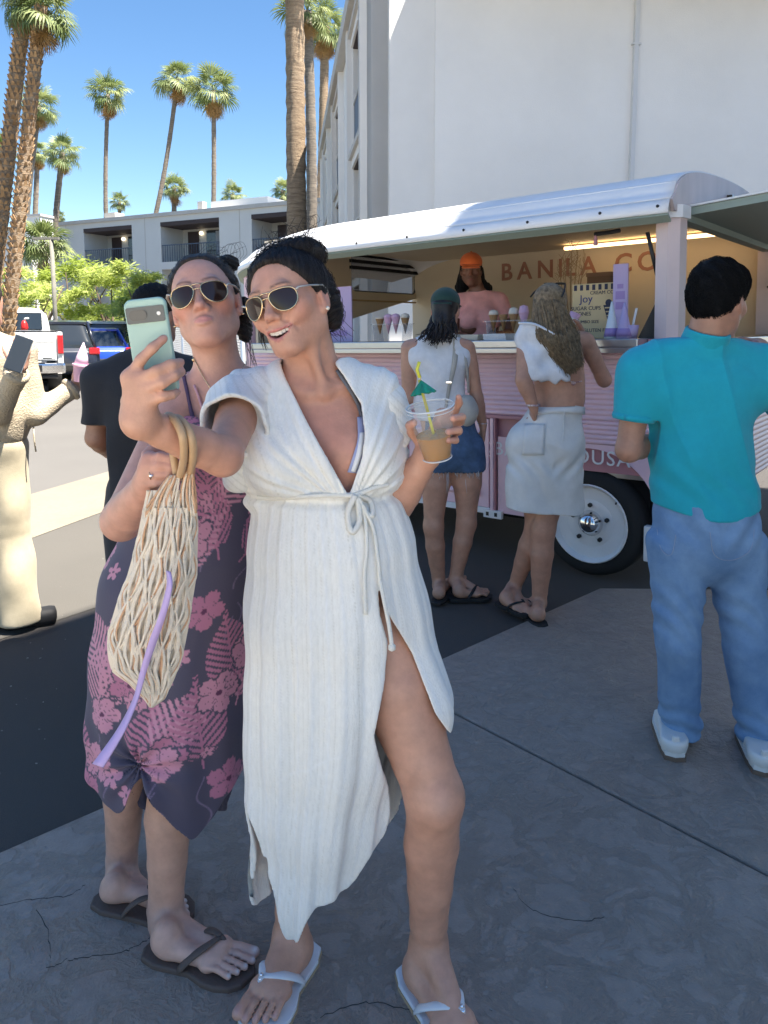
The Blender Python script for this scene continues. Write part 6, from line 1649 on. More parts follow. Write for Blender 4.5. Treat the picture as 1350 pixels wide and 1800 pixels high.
tz = XZ([(300, 740), (335, 728), (352, 730), (372, 752), (395, 745), (420, 700), (470, 690)], 1.66)
def top2(P):
    f = ss(P[:, 1], 1.70, 1.76); return (P[:, 2] - (np.interp(P[:, 0], [q[0] for q in tz], [q[1] for q in tz]) * (1 - f) + (NB2.z - .16) * f)) * .8
D2.fn(top2, .003, '&')
# printed flowers and fronds, laid out on the cloth in metres (u round the body, v up)
PK, PK2, DK, LN = (.46, .17, .26), (.56, .25, .33), (.075, .064, .100), (.25, .18, .28)
def floral(P):
    a = th2(P); U_ = a * .175; V_ = P[:, 2]; r = np.random.default_rng(21)
    c = np.repeat(np.array([DK]), len(P), 0)
    def near(u0, v0, R_):
        ix = np.nonzero((np.abs(U_ - u0) < R_) & (np.abs(V_ - v0) < R_))[0]; return ix, U_[ix] - u0, V_[ix] - v0
    def put(ix, col, w): c[ix] = mixc(c[ix], col, np.asarray(w, float))
    for k in range(44):
        u0, v0, sl, ph = r.uniform(-.6, .6), r.uniform(.35, 1.35), r.uniform(-1.5, 1.5), r.uniform(0, 6)
        ix, x, y = near(u0, v0, .075); put(ix, LN, np.exp(-((x - sl * y * .3 - .012 * np.sin(y * 60 + ph)) / .0016) ** 2) * .9)
    for k in range(64):
        u0, v0, ang, L = r.uniform(-.58, .58), r.uniform(.36, 1.32), r.uniform(-.9, .9) + 1.57, r.uniform(.11, .19)
        ix, du, dv = near(u0, v0, L)
        x = du * math.cos(ang) + dv * math.sin(ang); y = -du * math.sin(ang) + dv * math.cos(ang)
        t = np.clip((x + L / 2) / L, 0, 1); w = .058 * np.sin(np.pi * np.clip(t * .85 + .12, 0, 1))
        lf = (((x - np.abs(y) * .9) / .0165) % 1); leaf = (lf > .18) & (lf < .76) & (np.abs(y) < w) & (x > -L / 2) & (x < L * .62)
        st = (np.abs(y) < .0022) & (x > -L * .7) & (x < L / 2)
        put(ix, PK if k % 3 else PK2, leaf | st)
    for k in range(54):
        u0, v0, R_, ph = r.uniform(-.58, .58), r.uniform(.37, 1.32), r.uniform(.034, .056), r.uniform(0, 6.3)
        ix, x, y = near(u0, v0, R_ * 1.2); rr = np.sqrt(x * x + y * y); th = np.arctan2(y, x) + ph
        lobe = np.abs(np.cos(th * 2.5)); edge = R_ * (.62 + .38 * lobe ** .7 + .04 * np.sin(th * 23)); ins = rr < edge
        put(ix, DK, rr < edge + .005); put(ix, PK2 if k % 2 else PK, ins)
        put(ix, DK, (ins & (np.abs(np.sin(th * 7.5)) < .10) & (rr > R_ * .2) & (rr < edge * .75)) * .75)
        put(ix, (.12, .03, .08), rr < R_ * .14); put(ix, DK, (ins & (lobe < .10) & (rr > R_ * .3)) * .8)
    for k in range(60):
        u0, v0, R_, ph = r.uniform(-.58, .58), r.uniform(.36, 1.33), r.uniform(.014, .024), r.uniform(0, 6.3)
        ix, x, y = near(u0, v0, R_ * 1.3); rr = np.sqrt(x * x + y * y); th = np.arctan2(y, x) + ph
        edge = R_ * (.35 + .65 * np.abs(np.cos(th * 2.5))); put(ix, DK, rr < edge + .003); put(ix, PK2, rr < edge); put(ix, DK, rr < .003)
    return c
m_flor = mat('floral_viscose', (.1, .05, .1), .75, attr='Col', bump=.2, bscale=240, bdist=.002, sheen=.12)
lo, hi = bounds(at(180, 700, 1.55), at(180, 1480, 1.55), at(180, 1480, 1.95), at(480, 700, 1.9), at(470, 1480, 1.6), m=.04)
D2.build('floral_dress', lo, hi, .0032, m_flor, w2, floral)
m_strap = mat('dress_strap', (.085, .05, .10), .75)
for pa, pb_ in (([(320, 662), (326, 690), (331, 715), (336, 742)], [(326, 660), (332, 688), (337, 713), (345, 740)]), ([(440, 648), (436, 670), (428, 695)], [(447, 650), (443, 672), (436, 698)])):
    band('shoulder_strap', m_strap, SB2, pa, pb_, w2, .004, .003)
m_bstrap = mat('pink_bikini_strap', (.55, .30, .33), .7)
band('bikini_strap', m_bstrap, SB2, [(328, 655), (342, 685), (352, 715), (358, 740)], [(332, 653), (346, 683), (356, 713), (362, 738)], w2, .003, .002)
m_brn = mat('brown_flipflop', (.115, .078, .062), .7, bump=.2, bscale=120)
for ft in (f2L, f2R):
    sd = empty('flip_flop', ft['heel']); tag(sd, 'brown flip-flop on the front foot of the floral dress woman' if ft is f2R else 'brown flip-flop on the rear foot of the floral dress woman', 'flip-flop', 'brown flip-flops of the floral dress woman')
    sole('footbed', m_brn, ft, sd, .017, .006, .0); thong('strap', m_brn, ft, sd, .008, .45); finish(sd)
finish(w2)
# ---- woven rope bag
bag = empty('woven_bag', at(290, 840, 1.265)); tag(bag, 'cream and tan knotted rope bag hanging from two ring handles', 'bag')
BI = bag.location
m_rope = mat('cream_rope', (.86, .74, .59), .9, var=.12, vscale=60, bump=.8, bscale=420, bdist=.003); m_ropet = mat('tan_rope', (.74, .44, .26), .9, var=.15, vscale=60, bump=.8, bscale=420, bdist=.003)
m_ring = mat('tan_leather_ring', (.56, .36, .20), .5, var=.08, vscale=20)
# left panel and right panel outlines in the hanging plane (px at depth 1.48)
def lofted(v, L_, R_):
    ys = [q[1] for q in L_]; y = lerp(ys[0], ys[-1], v)
    return np.interp(y, ys, [q[0] for q in L_]), np.interp(y, [q[1] for q in R_], [q[0] for q in R_]), y
OUT_L = [(258, 862), (250, 900), (238, 960), (224, 1010), (205, 1060), (190, 1110), (188, 1150), (196, 1180), (226, 1200), (250, 1225), (264, 1242)]
OUT_R = [(342, 862), (347, 900), (348, 950), (346, 1010), (338, 1060), (330, 1110), (322, 1150), (312, 1180), (302, 1205), (288, 1228), (268, 1242)]
def bagpt(u, v, lift=0.0):
    l, r, y = lofted(v, OUT_L, OUT_R); x = lerp(l, r, u)
    bul = .030 * math.sin(math.pi * min(1, max(0, u))) * math.sin(math.pi * (.12 + .8 * v))
    return at(x, y, 1.245 - bul - lift) - BI
one('lining', mat('bag_lining', (.80, .68, .53), .9), bag, lambda b: (b.grid(lambda u, v: bagpt(u, v, -.001), 13, 24), b.grid(lambda u, v: bagpt(u, v, -.05) if 0 < u < 1 else bagpt(u, v, -.012), 13, 24)), smooth=True)
NS = 7; b1 = MB(); b2 = MB(); FQ = 30.0
for i in range(NS):                                    # flat bundles of parallel cords that swing apart and meet
    ph = 0 if i % 2 else math.pi
    for j in range(4):
        pts = []
        for k in range(81):
            v = k / 80; A = .034 * float(ss(np.array([v]), .06, .16)[0])
            u = (i + .5) / NS + A * math.sin(v * FQ + ph) + (j - 1.5) * .031 * (.75 + .25 * math.cos(v * FQ * 2))
            pts.append(bagpt(min(.995, max(.005, u)), v, .004 + .0025 * math.sin(v * FQ + ph + j * .9)))
        (b2 if (i * 4 + j) % 6 == 2 else b1).tube(pts, .0026, 5, cap=False)
for i in range(NS - 1):                                # crossing cords braid neighbouring bundles together
    for q in range(3):
        for s_ in (1, -1):
            pts = []
            for k in range(61):
                v = .08 + .9 * k / 60; u = (i + 1) / NS + s_ * (.055 + .012 * (q - 1)) * math.sin(v * FQ * .5 + (0 if i % 2 else math.pi / 2) + .10 * q)
                pts.append(bagpt(min(.99, max(.01, u)), v, .0085 + .0022 * math.cos(v * FQ + s_)))
            (b2 if (i + q) % 4 == 0 and s_ > 0 else b1).tube(pts, .0023, 5, cap=False)
for bb, nm, mm in ((b1, 'cream_cords', m_rope), (b2, 'tan_cords', m_ropet)):
    o = bb.build(nm, mm, bag, smooth=True); o['kind'] = 'stuff'
# upper cords gathered on the rings, split in two flaps
bu = MB(); bt = MB()
for (x0, x1, t0, t1, n) in ((254, 303, 296, 316, 24), (311, 346, 326, 340, 18)):
    for i in range(n):
        f = i / (n - 1); p0 = at(lerp(t0, t1, f), (838 if x0 < 300 else 826) + 3 * math.sin(i * 2.1), 1.250 - .008 * (i % 3)) - BI; p1 = at(lerp(x0, x1, f) + 2 * math.sin(i * 1.7), 900 + 8 * math.sin(i * 2.6), 1.232 - .005 * (i % 2)) - BI
        (bt if i % 5 in (1, 2) else bu).tube(spline([p0, lerp(p0, p1, .5) + V((.004 * math.sin(i * 3.3), -.006, 0)), p1], 3), .0021, 5)
o = bu.build('gathered_cords', m_rope, bag, smooth=True); o['kind'] = 'stuff'; o = bt.build('gathered_tan_cords', m_ropet, bag, smooth=True); o['kind'] = 'stuff'
for (xs, dd_) in (([(316, 838, 1.243), (323, 806, 1.165), (322, 772, 1.130), (312, 745, 1.140), (298, 731, 1.172), (292, 738, 1.215), (300, 775, 1.240), (311, 838, 1.250)], 0), ([(334, 830, 1.240), (339, 806, 1.168), (338, 776, 1.138), (328, 750, 1.146), (312, 735, 1.180), (306, 742, 1.222), (316, 780, 1.250), (329, 830, 1.250)], 0)):
    one('ring_handle', m_ring, bag, lambda b: b.tube(spline([at(*q) - BI for q in xs], 6), .0066, 10), smooth=True)
m_lavs = mat('lavender_strap', (.52, .38, .66), .6)
sp = [(296, 1004), (298, 1030), (286, 1080), (268, 1130), (252, 1180), (238, 1230), (212, 1285), (172, 1346)]
wdp = [8, 10, 13, 15, 12, 9, 14, 22]
A = [at(x - w_ * .42, y - w_ * .15, 1.180 - .02 * math.sin(i)) - BI for i, ((x, y), w_) in enumerate(zip(sp, wdp))]; B = [at(x + w_ * .42, y + w_ * .15, 1.175 - .02 * math.sin(i + .4)) - BI for i, ((x, y), w_) in enumerate(zip(sp, wdp))]
one('wrist_strap', m_lavs, bag, lambda b: ribbon(b, spline(A, 6), spline(B, 6)), smooth=True, solid=.0025)
# ---------------------------------------------------------------- the people at the trailer and in the lot
def col(c): return lambda P: np.repeat(np.array([c[:3]]), len(P), 0)
def fabric(name, c, rough=.85, var=.08, bs=220, **k): return mat(name, c, rough, var=var, vscale=30, bump=.35, bscale=bs, bdist=.003, sheen=.1, **k)
def wr_noise(P, a=.004, f=28, s=0.0):
    x, y, z = P[:, 0], P[:, 1], P[:, 2]
    return a * (np.sin(z * f + np.sin(x * f * .7 + s) * 1.6 + s) * .6 + np.sin((x + z * .6) * f * 1.4 + s * 2 + np.sin(y * f)) * .4 + np.sin((z * 1.3 - x) * f * .55 + s) * .5)
def person(base, label): 
    o = empty('person', base); return tag(o, label, 'person')
def flipflop(ft, m, label, grp, thick=.018):
    sd = empty('flip_flop', ft['heel']); tag(sd, label, 'flip-flop', grp); sole('footbed', m, ft, sd, thick, .007); thong('strap', m, ft, sd, .007, .5); finish(sd); return sd
m_blk = mat('black_rubber', (.012, .012, .013), .7)
# --- woman in the green cap, seen from behind
Y3 = 3.86
p3 = person(gr(790, 1056), 'woman from behind in green cap, white sleeveless top and denim shorts')
H3 = Head(at(783, 545, Y3 + .02), (.25, .95, -.05), (0, 0, 1), .93)
SR3, SL3 = at(818, 612, Y3), at(722, 612, Y3); NB3 = at(776, 592, Y3)
S = Sdf(); add_head(S, H3, simple=True); S.cone(H3.p(0, -.02, -.05), NB3, .05, .052, .03)
WA3, PE3 = at(772, 712, Y3), at(795, 790, Y3)
add_torso(S, NB3, SR3, SL3, WA3, PE3, (.1, 1, 0), w=(.125, .11, .145))
add_arm(S, SR3 + V((.01, 0, 0)), at(838, 700, Y3 + .02), at(849, 748, Y3 + .05), (.042, .033, .022)); add_hand(S, at(849, 750, Y3 + .05), (.05, .2, -1), (1, -.2, 0), (0, 1, .1), (.5, .6, .4), .05, .92)
add_arm(S, SL3 - V((.01, 0, 0)), at(717, 702, Y3 + .01), at(745, 668, Y3 + .2), (.042, .033, .022)); add_hand(S, at(745, 668, Y3 + .2), (.3, .8, .4), (0, -.4, 1), (.6, -.3, .3), (.5, .6, .4), .05, .92)
add_leg(S, at(768, 800, Y3), at(762, 925, Y3 - .02), at(772, 1030, Y3 + .03), (.082, .050, .032), (.2, 1, 0)); add_leg(S, at(822, 800, Y3), at(820, 920, Y3 - .01), at(800, 1020, Y3 + .0), (.082, .050, .032), (.4, .9, 0))
f3a = add_foot(S, gr(768, 1056, .03), gr(800, 1022, .03) + V((.03, .05, 0)), at(772, 1030, Y3 + .03), -1); f3b = add_foot(S, gr(796, 1050, .03), gr(850, 1047, .03) + V((.03, .02, 0)), at(800, 1020, Y3), +1)
lo, hi = bounds(H3.C, SR3, SL3, f3a['toe'], f3b['toe'], at(860, 780, Y3), m=.15); lo[2] = 0; hi[2] = 1.72
S3 = S; S.build('body', lo, hi, .0072, m_skin, p3, skin_paint(H3, (.52, .28, .19), (.4, .15, .14), (.55, .22, .16), .3))
T3 = Sdf(); T3.cone(at(776, 640, Y3), WA3, .137, .128, .03, sq=(0, 1, 0), sf=.72); T3.cone(WA3, at(785, 740, Y3), .128, .136, .02, sq=(0, 1, 0), sf=.74)
T3.cone(lerp(NB3, SR3, .2) - V((0, 0, .005)), lerp(NB3, SR3, .92), .05, .042, .03); T3.cone(lerp(NB3, SL3, .2) - V((0, 0, .005)), lerp(NB3, SL3, .92), .05, .042, .03); T3.cone(lerp(SR3, SL3, .2) - V((0, 0, .05)), lerp(SR3, SL3, .8) - V((0, 0, .05)), .08, .08, .04, sq=(0, 1, 0), sf=.85)
T3.disp_(lambda P: wr_noise(P, .005, 34)); T3.plane(at(780, 738, Y3), (0, 0, -1))
T3.build('sleeveless_top', lo, hi, .006, fabric('white_cotton', (.74, .74, .76)), p3)
Q3 = Sdf(); Q3.cone(at(785, 732, Y3), PE3, .128, .158, .02, sq=(0, 1, 0), sf=.80); Q3.cone(at(768, 790, Y3), at(766, 838, Y3), .095, .092, .02); Q3.cone(at(822, 790, Y3), at(822, 838, Y3), .095, .092, .02)
Q3.disp_(lambda P: wr_noise(P, .004, 40, 1)); Q3.fn(lambda P: (at(790, 826, Y3).z + .004 * np.sin(P[:, 0] * 300) - P[:, 2]), .004, '&'); Q3.plane(at(785, 724, Y3), (0, 0, 1))
Q3.build('denim_shorts', lo, hi, .006, mat('denim', (.065, .12, .22), .85, var=.3, vscale=26, bump=.5, bscale=300, bdist=.003), p3)
fr = []
rd = random.Random(2)
for i in range(46):
    x = rd.choice([rd.uniform(745, 790), rd.uniform(798, 846)]); L = rd.uniform(5, 16) if i > 3 else 40; p = at(x, 828, Y3 - .09 + rd.uniform(0, .02)); q = at(x + rd.uniform(-3, 3), 828 + L, Y3 - .085); fr.append([p, lerp(p, q, .5) + V((rd.gauss(0, .004), 0, 0)), q])
strands('frayed_hem', mat('white_thread', (.6, .62, .65), .9), p3, fr, .0012)
C3 = Sdf(); H3.ell(C3, (0, -.005, .046), (.082, .104, .080), .01); C3.fn(lambda P: (.022 - .12 * 0 - H3.loc(P)[:, 2]) * .9, .004, '&'); C3.cone(H3.p(-.045, .10, .03), H3.p(.045, .10, .03), .03, .03, .02, sq=H3.U, sf=.2); C3.cone(H3.p(-.03, .14, .02), H3.p(.03, .14, .02), .03, .03, .03, sq=H3.U, sf=.2)
m_cap = fabric('dark_green_twill', (.012, .045, .035))
cap3 = empty('baseball_cap', H3.p(0, 0, .03)); tag(cap3, 'dark green baseball cap worn by the woman at the counter', 'cap')
o = C3.build('crown', npv(H3.C) - .22, npv(H3.C) + .22, .0055, m_cap, cap3); 
one('back_strap', m_cap, cap3, lambda b: b.tube([H3.p(math.sin(a) * .082, -.005 - math.cos(a) * .103, .028) for a in [(-.6 + .1 * i) for i in range(13)]], .008, 6), smooth=True); finish(cap3)
def hair_sheet(H, pts_top, pts_mid, pts_low, name, m, parent, rad, n=90, seed=0, r=.0055, jit=.02):
    rd = random.Random(seed); b = MB()
    for i in range(n):
        t = (i + rd.random()) / n; f = lambda L: lerp(V(L[int(t * (len(L) - 1))]), V(L[min(int(t * (len(L) - 1)) + 1, len(L) - 1)]), t * (len(L) - 1) - int(t * (len(L) - 1)))
        a, m_, l = f(pts_top), f(pts_mid), f(pts_low); j = lambda k=1: V((rd.gauss(0, jit * .35 * k), rd.gauss(0, jit * .6 * k), rd.gauss(0, jit * .4 * k)))
        pts = spline([a + j(.5), lerp(a, m_, .5) + j(.7), m_ + j(), lerp(m_, l, .55) + j(), l + j(1.4)], 3)
        k = len(pts); b.tube(pts, [r * (1 - .75 * (q / (k - 1)) ** 2) for q in range(k)], 5)
    o = b.build(name, m, parent, smooth=True); o['kind'] = 'stuff'; return o
Sx = Sdf(); H3.ell(Sx, (0, -.02, .02), (.078, .096, .075), .02); H3.ell(Sx, (0, -.07, -.05), (.062, .05, .06), .03); H3.ell(Sx, (0, -.085, -.095), (.05, .035, .05), .03)
Sx.fn(hairline(H3, [(-.2, -.02), (-.05, -.01), (0, .01), (.1, .05)]), .01, '&'); Sx.build('hair', npv(H3.C) - .22, npv(H3.C) + .22, .006, m_hairk, p3)
hair_sheet(H3, [H3.p(.06, -.06, -.03), H3.p(0, -.11, -.03), H3.p(-.06, -.06, -.03)], [H3.p(.075, -.09, -.10), H3.p(0, -.13, -.11), H3.p(-.075, -.09, -.10)], [at(735, 592, Y3 - .10), at(765, 606, Y3 - .13), at(800, 596, Y3 - .1)], 'loose_hair', m_hairk, p3, .01, 80, 3)
m_strp = fabric('beige_canvas', (.46, .43, .38))
bg3 = empty('crossbody_bag', at(822, 735, Y3)); tag(bg3, 'beige crossbody bag on the hip of the green cap woman', 'bag')
Sx = Sdf(); Sx.ell(at(820, 722, Y3 - .05), (.060, .075, .085), k=.02); Sx.disp_(lambda P: wr_noise(P, .004, 50)); Sx.build('pouch', *bounds(at(820, 722, Y3 - .05), m=.14), .006, m_strp, bg3)
for pa, pb_ in (([(797, 588), (794, 640), (786, 685), (778, 735)], [(808, 588), (803, 640), (792, 685), (783, 735)]), ([(806, 588), (818, 640), (822, 690)], [(809, 588), (822, 640), (826, 690)])):
    A = spline([hit(T3, x, y, 3.3, 4.4, .008) for x, y in pa], 6); B = spline([hit(T3, x, y, 3.3, 4.4, .008) for x, y in pb_], 6); one('strap', m_strp, bg3, lambda b: ribbon(b, A, B), smooth=True, solid=.004)
one('buckle', m_chr, bg3, lambda b: b.box(hit(T3, 789, 672, 3.3, 4.4, .012), (.03, .006, .012), bev=.002)); finish(bg3)
one('bracelet', m_chr, p3, lambda b: b.tube([at(848, 744, Y3 + .05) + V((math.cos(a) * .026, math.sin(a) * .026, 0)) for a in [i * .35 for i in range(19)]], .003, 6), smooth=True)
for ft, l in ((f3a, 'black flip-flop on the left foot of the green cap woman'), (f3b, 'black flip-flop on the right foot of the green cap woman')): flipflop(ft, m_blk, l, 'flip-flops at the trailer')
finish(p3)
# --- woman with long light hair and white shorts
Y4 = 3.62
p4 = person(gr(930, 1088), 'woman from behind with long hair, white shorts and shirt over shoulder')
H4 = Head(at(968, 540, Y4), (.62, .78, -.05), (.05, .05, 1), .93)
SL4, SR4 = at(925, 602, Y4 - .05), at(1030, 600, Y4 + .06); NB4 = at(975, 590, Y4)
S = Sdf(); add_head(S, H4, simple=True); S.cone(H4.p(0, -.02, -.05), NB4, .05, .052, .03)
WA4, PE4 = at(985, 700, Y4), at(962, 775, Y4)
add_torso(S, NB4, SR4, SL4, WA4, PE4, (.3, .95, 0), w=(.122, .108, .15), bust=.06)
add_arm(S, SL4, at(920, 668, Y4 - .10), at(938, 716, Y4 - .10), (.045, .036, .024)); add_hand(S, at(938, 716, Y4 - .1), (.1, .6, -.6), (-1, -.4, .1), (.2, .5, .6), (.3, .4, .3), .08, .92)
add_arm(S, SR4, at(1062, 668, Y4 + .12), at(1022, 588, Y4 + .24), (.044, .035, .023)); add_hand(S, at(1022, 588, Y4 + .24), (-.45, .2, .9), (1, .3, .3), (-.2, -.9, .2), (.6, .7, .5), .04, .92)
add_leg(S, at(935, 790, Y4 + .02), at(944, 925, Y4 + .02), at(905, 1030, Y4 + .12), (.088, .055, .033), (.4, .9, 0)); add_leg(S, at(985, 790, Y4 - .02), at(955, 930, Y4 - .04), at(948, 1060, Y4 - .02), (.088, .056, .034), (.3, .95, 0))
f4a = add_foot(S, gr(952, 1096, .03), gr(915, 1066, .03) + V((-.02, .06, 0)), at(948, 1060, Y4 - .02), -1); f4b = add_foot(S, gr(880, 1058, .05), gr(925, 1086, .03) + V((.03, .02, 0)), at(900, 1035, Y4 + .12), +1)
lo, hi = bounds(H4.C, SR4, SL4, f4a['toe'], f4b['heel'], at(1070, 660, Y4 + .2), m=.15); lo[2] = 0; hi[2] = 1.72
S4 = S; S.build('body', lo, hi, .0072, m_skin, p4, skin_paint(H4, (.50, .265, .18), (.4, .15, .14), (.55, .22, .16), .3))
Q4 = Sdf(); Q4.cone(at(980, 724, Y4), PE4, .128, .170, .02, sq=(.3, .95, 0), sf=.82); Q4.cone(at(932, 785, Y4), at(928, 900, Y4 - .02), .118, .112, .03); Q4.cone(at(985, 785, Y4), at(985, 900, Y4 - .02), .118, .108, .03); Q4.cone(at(957, 800, Y4 - .01), at(956, 905, Y4 - .03), .112, .106, .03)
Q4.disp_(lambda P: wr_noise(P, .007, 30, 2) + .006 * np.sin((P[:, 2] * .8 - np.abs(P[:, 0] - PE4.x)) * 75) * np.exp(-((P[:, 2] - at(0, 815, Y4).z) / .05) ** 2)); Q4.fn(lambda P: (at(960, 893, Y4).z - .07 * (P[:, 0] - at(960, 0, Y4).x) - P[:, 2]), .004, '&'); Q4.plane(at(980, 712, Y4), (-.05, 0, 1))
m_wden = mat('white_denim', (.70, .70, .68), .85, var=.06, vscale=20, bump=.4, bscale=260, bdist=.003)
Q4.build('white_shorts', lo, hi, .006, m_wden, p4)
hq_ = lambda pts, S_, a, b_, off: [hit(S_, x, y, a, b_, off) for x, y in pts]
o = one('back_pocket', m_wden, p4, lambda b: b.grid(lambda u, v: hit(Q4, lerp(lerp(922, 958, u), lerp(917, 956, u), v), lerp(745, 800, v), 3.0, 4.4, .006), 8, 10), smooth=True, solid=.004)
one('belt_loop', m_wden, p4, lambda b: b.tube(hq_([(992, 722), (991, 745), (990, 775)], Q4, 3, 4.4, .004), .004, 5))
one('waistband', m_wden, p4, lambda b: b.grid(lambda u, v: hit(Q4, lerp(935, 1028, u), lerp(716, 730, v) - 4 * math.sin(u * 3), 3.0, 4.4, .005), 14, 3), smooth=True, solid=.004)
m_tow = fabric('white_muslin', (.74, .74, .77))
Tw = Sdf(); Tw.cone(at(925, 586, Y4 - .06), at(965, 586, Y4 - .08), .048, .052, .03); Tw.cone(at(930, 600, Y4 - .06), at(945, 650, Y4 - .11), .062, .06, .03, sq=(0, 1, 0), sf=.6); Tw.cone(at(950, 590, Y4 - .1), at(985, 662, Y4 - .12), .055, .05, .03, sq=(0, 1, 0), sf=.6)
Tw.disp_(lambda P: wr_noise(P, .0065, 48, 3)); Tw.fn(lambda P: (at(950, 672, Y4).z + .02 * np.sin(P[:, 0] * 45 + 1) + .008 * np.sin(P[:, 0] * 130) - P[:, 2]) * .7, .006, '&')
sh4 = empty('draped_shirt', at(945, 630, Y4 - .1)); tag(sh4, 'white shirt slung over the shoulder of the long haired woman', 'shirt'); Tw.build('cloth', *bounds(at(900, 580, Y4), at(1000, 690, Y4 - .2), m=.1), .0055, m_tow, sh4); one('collar_fold', m_tow, sh4, lambda b: b.tube(spline([at(912, 568, Y4 - .1), at(940, 570, Y4 - .13), at(975, 588, Y4 - .15)], 5), .012, 8, flat=.5), smooth=True); finish(sh4)
m_hairl = hair_mat('light_brown_hair', (.12, .08, .045), (.30, .21, .12), .5)
Sx = Sdf(); H4.ell(Sx, (0, -.012, .03), (.083, .105, .095), .02); H4.ell(Sx, (0, -.06, -.05), (.07, .06, .07), .03); Sx.fn(hairline(H4, [(-.2, .0), (-.05, .02), (0, .035), (.06, .06), (.1, .1)]), .01, '&')
Sx.disp_(lambda P: np.sin(P[:, 0] * 420) * .0022); Sx.build('hair', npv(H4.C) - .25, npv(H4.C) + .22, .006, m_hairl, p4)
hair_sheet(H4, [H4.p(.05, -.09, .03), H4.p(0, -.115, .03), H4.p(-.06, -.08, .03), H4.p(-.085, -.02, .0)], [at(945, 590, Y4 - .13), at(968, 600, Y4 - .16), at(995, 600, Y4 - .14), at(1015, 590, Y4 - .06)], [at(985, 650, Y4 - .13), at(1000, 655, Y4 - .15), at(1012, 650, Y4 - .14), at(1024, 640, Y4 - .10)], 'long_hair', m_hairl, p4, .01, 620, 8, .0027, .016)
g4 = empty('sunglasses', H4.p(0, .03, .105)); tag(g4, 'dark sunglasses pushed up on the long haired woman', 'sunglasses')
for s in (-1, 1):
    one('lens', m_black, g4, lambda b: b.lathe([(.001, 0), (.024, .001), (.024, .005), (.001, .004)], H4.p(s * .034, .03, .122), H4.U, 14)); one('temple', m_black, g4, lambda b: b.tube([H4.p(s * .06, .03, .118), H4.p(s * .085, -.03, .075), H4.p(s * .088, -.06, .05)], .004, 6), smooth=True)
one('bridge', m_black, g4, lambda b: b.tube([H4.p(-.06, .03, .122), H4.p(.06, .03, .122)], .004, 6), smooth=True); finish(g4)
m_bk4 = mat('patterned_bikini', (.30, .08, .10), .7, col2=(.75, .7, .68), vscale=70)
one('bikini_tie', m_bk4, p4, lambda b: (b.tube(spline(hq_([(995, 668), (1010, 672), (1022, 670)], S4, 3, 4.4, .006), 4), .007, 6, flat=.4), b.lathe([(.001, -.012), (.012, 0), (.001, .012)], hit(S4, 1008, 674, 3, 4.4, .012), (1, 0, 0), 8)), smooth=True)
one('bracelet', m_bk4, p4, lambda b: b.tube([at(937, 712, Y4 - .1) + V((math.cos(a) * .029, math.sin(a) * .029, 0)) for a in [i * .35 for i in range(19)]], .005, 6), smooth=True)
cn = empty('paper_cone', at(1008, 560, Y4 + .22)); tag(cn, 'pink paper cone held to the mouth of the long haired woman', 'cone')
one('wrapper', m_pkc, cn, lambda b: b.lathe([(.03, .03), (.004, -.06), (.001, -.06)], (0, 0, 0), (.4, 0, 1), 14), smooth=True); one('napkin', m_white, cn, lambda b: b.lathe([(.034, .0), (.02, -.035), (.018, -.035)], (0, 0, 0), (.4, 0, 1), 9))
for ft, l in ((f4a, 'black flip-flop flat on the patio edge under white shorts woman'), (f4b, 'black flip-flop tilted on its edge under white shorts woman')): flipflop(ft, m_blk, l, 'flip-flops at the trailer')
finish(p4)
# --- man in the turquoise polo
Y5 = 2.40
p5 = person(gr(1255, 1340), 'man from behind in turquoise polo shirt and blue jeans')
H5 = Head(at(1262, 528, Y5 - .02), (.72, .66, -.22), (.10, .12, 1), 1.0)
SL5, SR5 = at(1128, 648, Y5), at(1338, 640, Y5 + .04); NB5 = at(1238, 605, Y5 - .02)
S = Sdf(); add_head(S, H5, man=True, jawn=1.04); S.cone(H5.p(0, -.025, -.05), NB5, .058, .062, .03)
PE5 = at(1240, 930, Y5)
add_torso(S, NB5, SR5, SL5, at(1235, 850, Y5), PE5, (.1, 1, 0), w=(.15, .14, .155))
E5 = at(1105, 790, Y5 + .0); add_arm(S, SL5, E5, at(1165, 775, Y5 + .22), (.052, .040, .028)); add_hand(S, at(1165, 775, Y5 + .22), (.5, .8, .1), (-.3, .2, 1), (.2, -.3, .9), (.5, .6, .4), .05, 1.02)
E5r = at(1390, 720, Y5 + .12); W5r = at(1335, 606, Y5 + .24); add_arm(S, SR5, E5r, W5r, (.052, .042, .028)); add_hand(S, W5r, (-.9, -.1, .15), (.2, .2, 1), (.1, -.9, .1), (.5, .7, .5), .05, 1.0)
add_leg(S, at(1190, 960, Y5), at(1195, 1140, Y5 - .02), at(1200, 1290, Y5 + .04), (.08, .052, .036), (.2, 1, 0)); add_leg(S, at(1290, 960, Y5), at(1315, 1150, Y5 - .02), at(1345, 1320, Y5 - .02), (.08, .052, .036), (.2, 1, 0))
lo, hi = bounds(H5.C, SR5, SL5, at(1080, 800, Y5), at(1420, 700, Y5), gr(1180, 1330), gr(1400, 1380), m=.16); lo[2] = .02; hi[2] = 1.74
S.build('body', lo, hi, .0055, m_skin, p5, skin_paint(H5, (.42, .22, .15), (.36, .15, .13), (.45, .18, .13), .3))
T5 = Sdf(); fw5 = (.1, 1, 0)
T5.cone(at(1232, 690, Y5), at(1232, 800, Y5), .165, .158, .03, sq=fw5, sf=.74); T5.cone(at(1232, 800, Y5), at(1240, 910, Y5), .158, .172, .03, sq=fw5, sf=.78)
T5.cone(NB5 - V((0, 0, .01)), SL5 + V((0, 0, .004)), .062, .066, .03); T5.cone(NB5 - V((0, 0, .01)), SR5 + V((0, 0, .004)), .062, .066, .03)
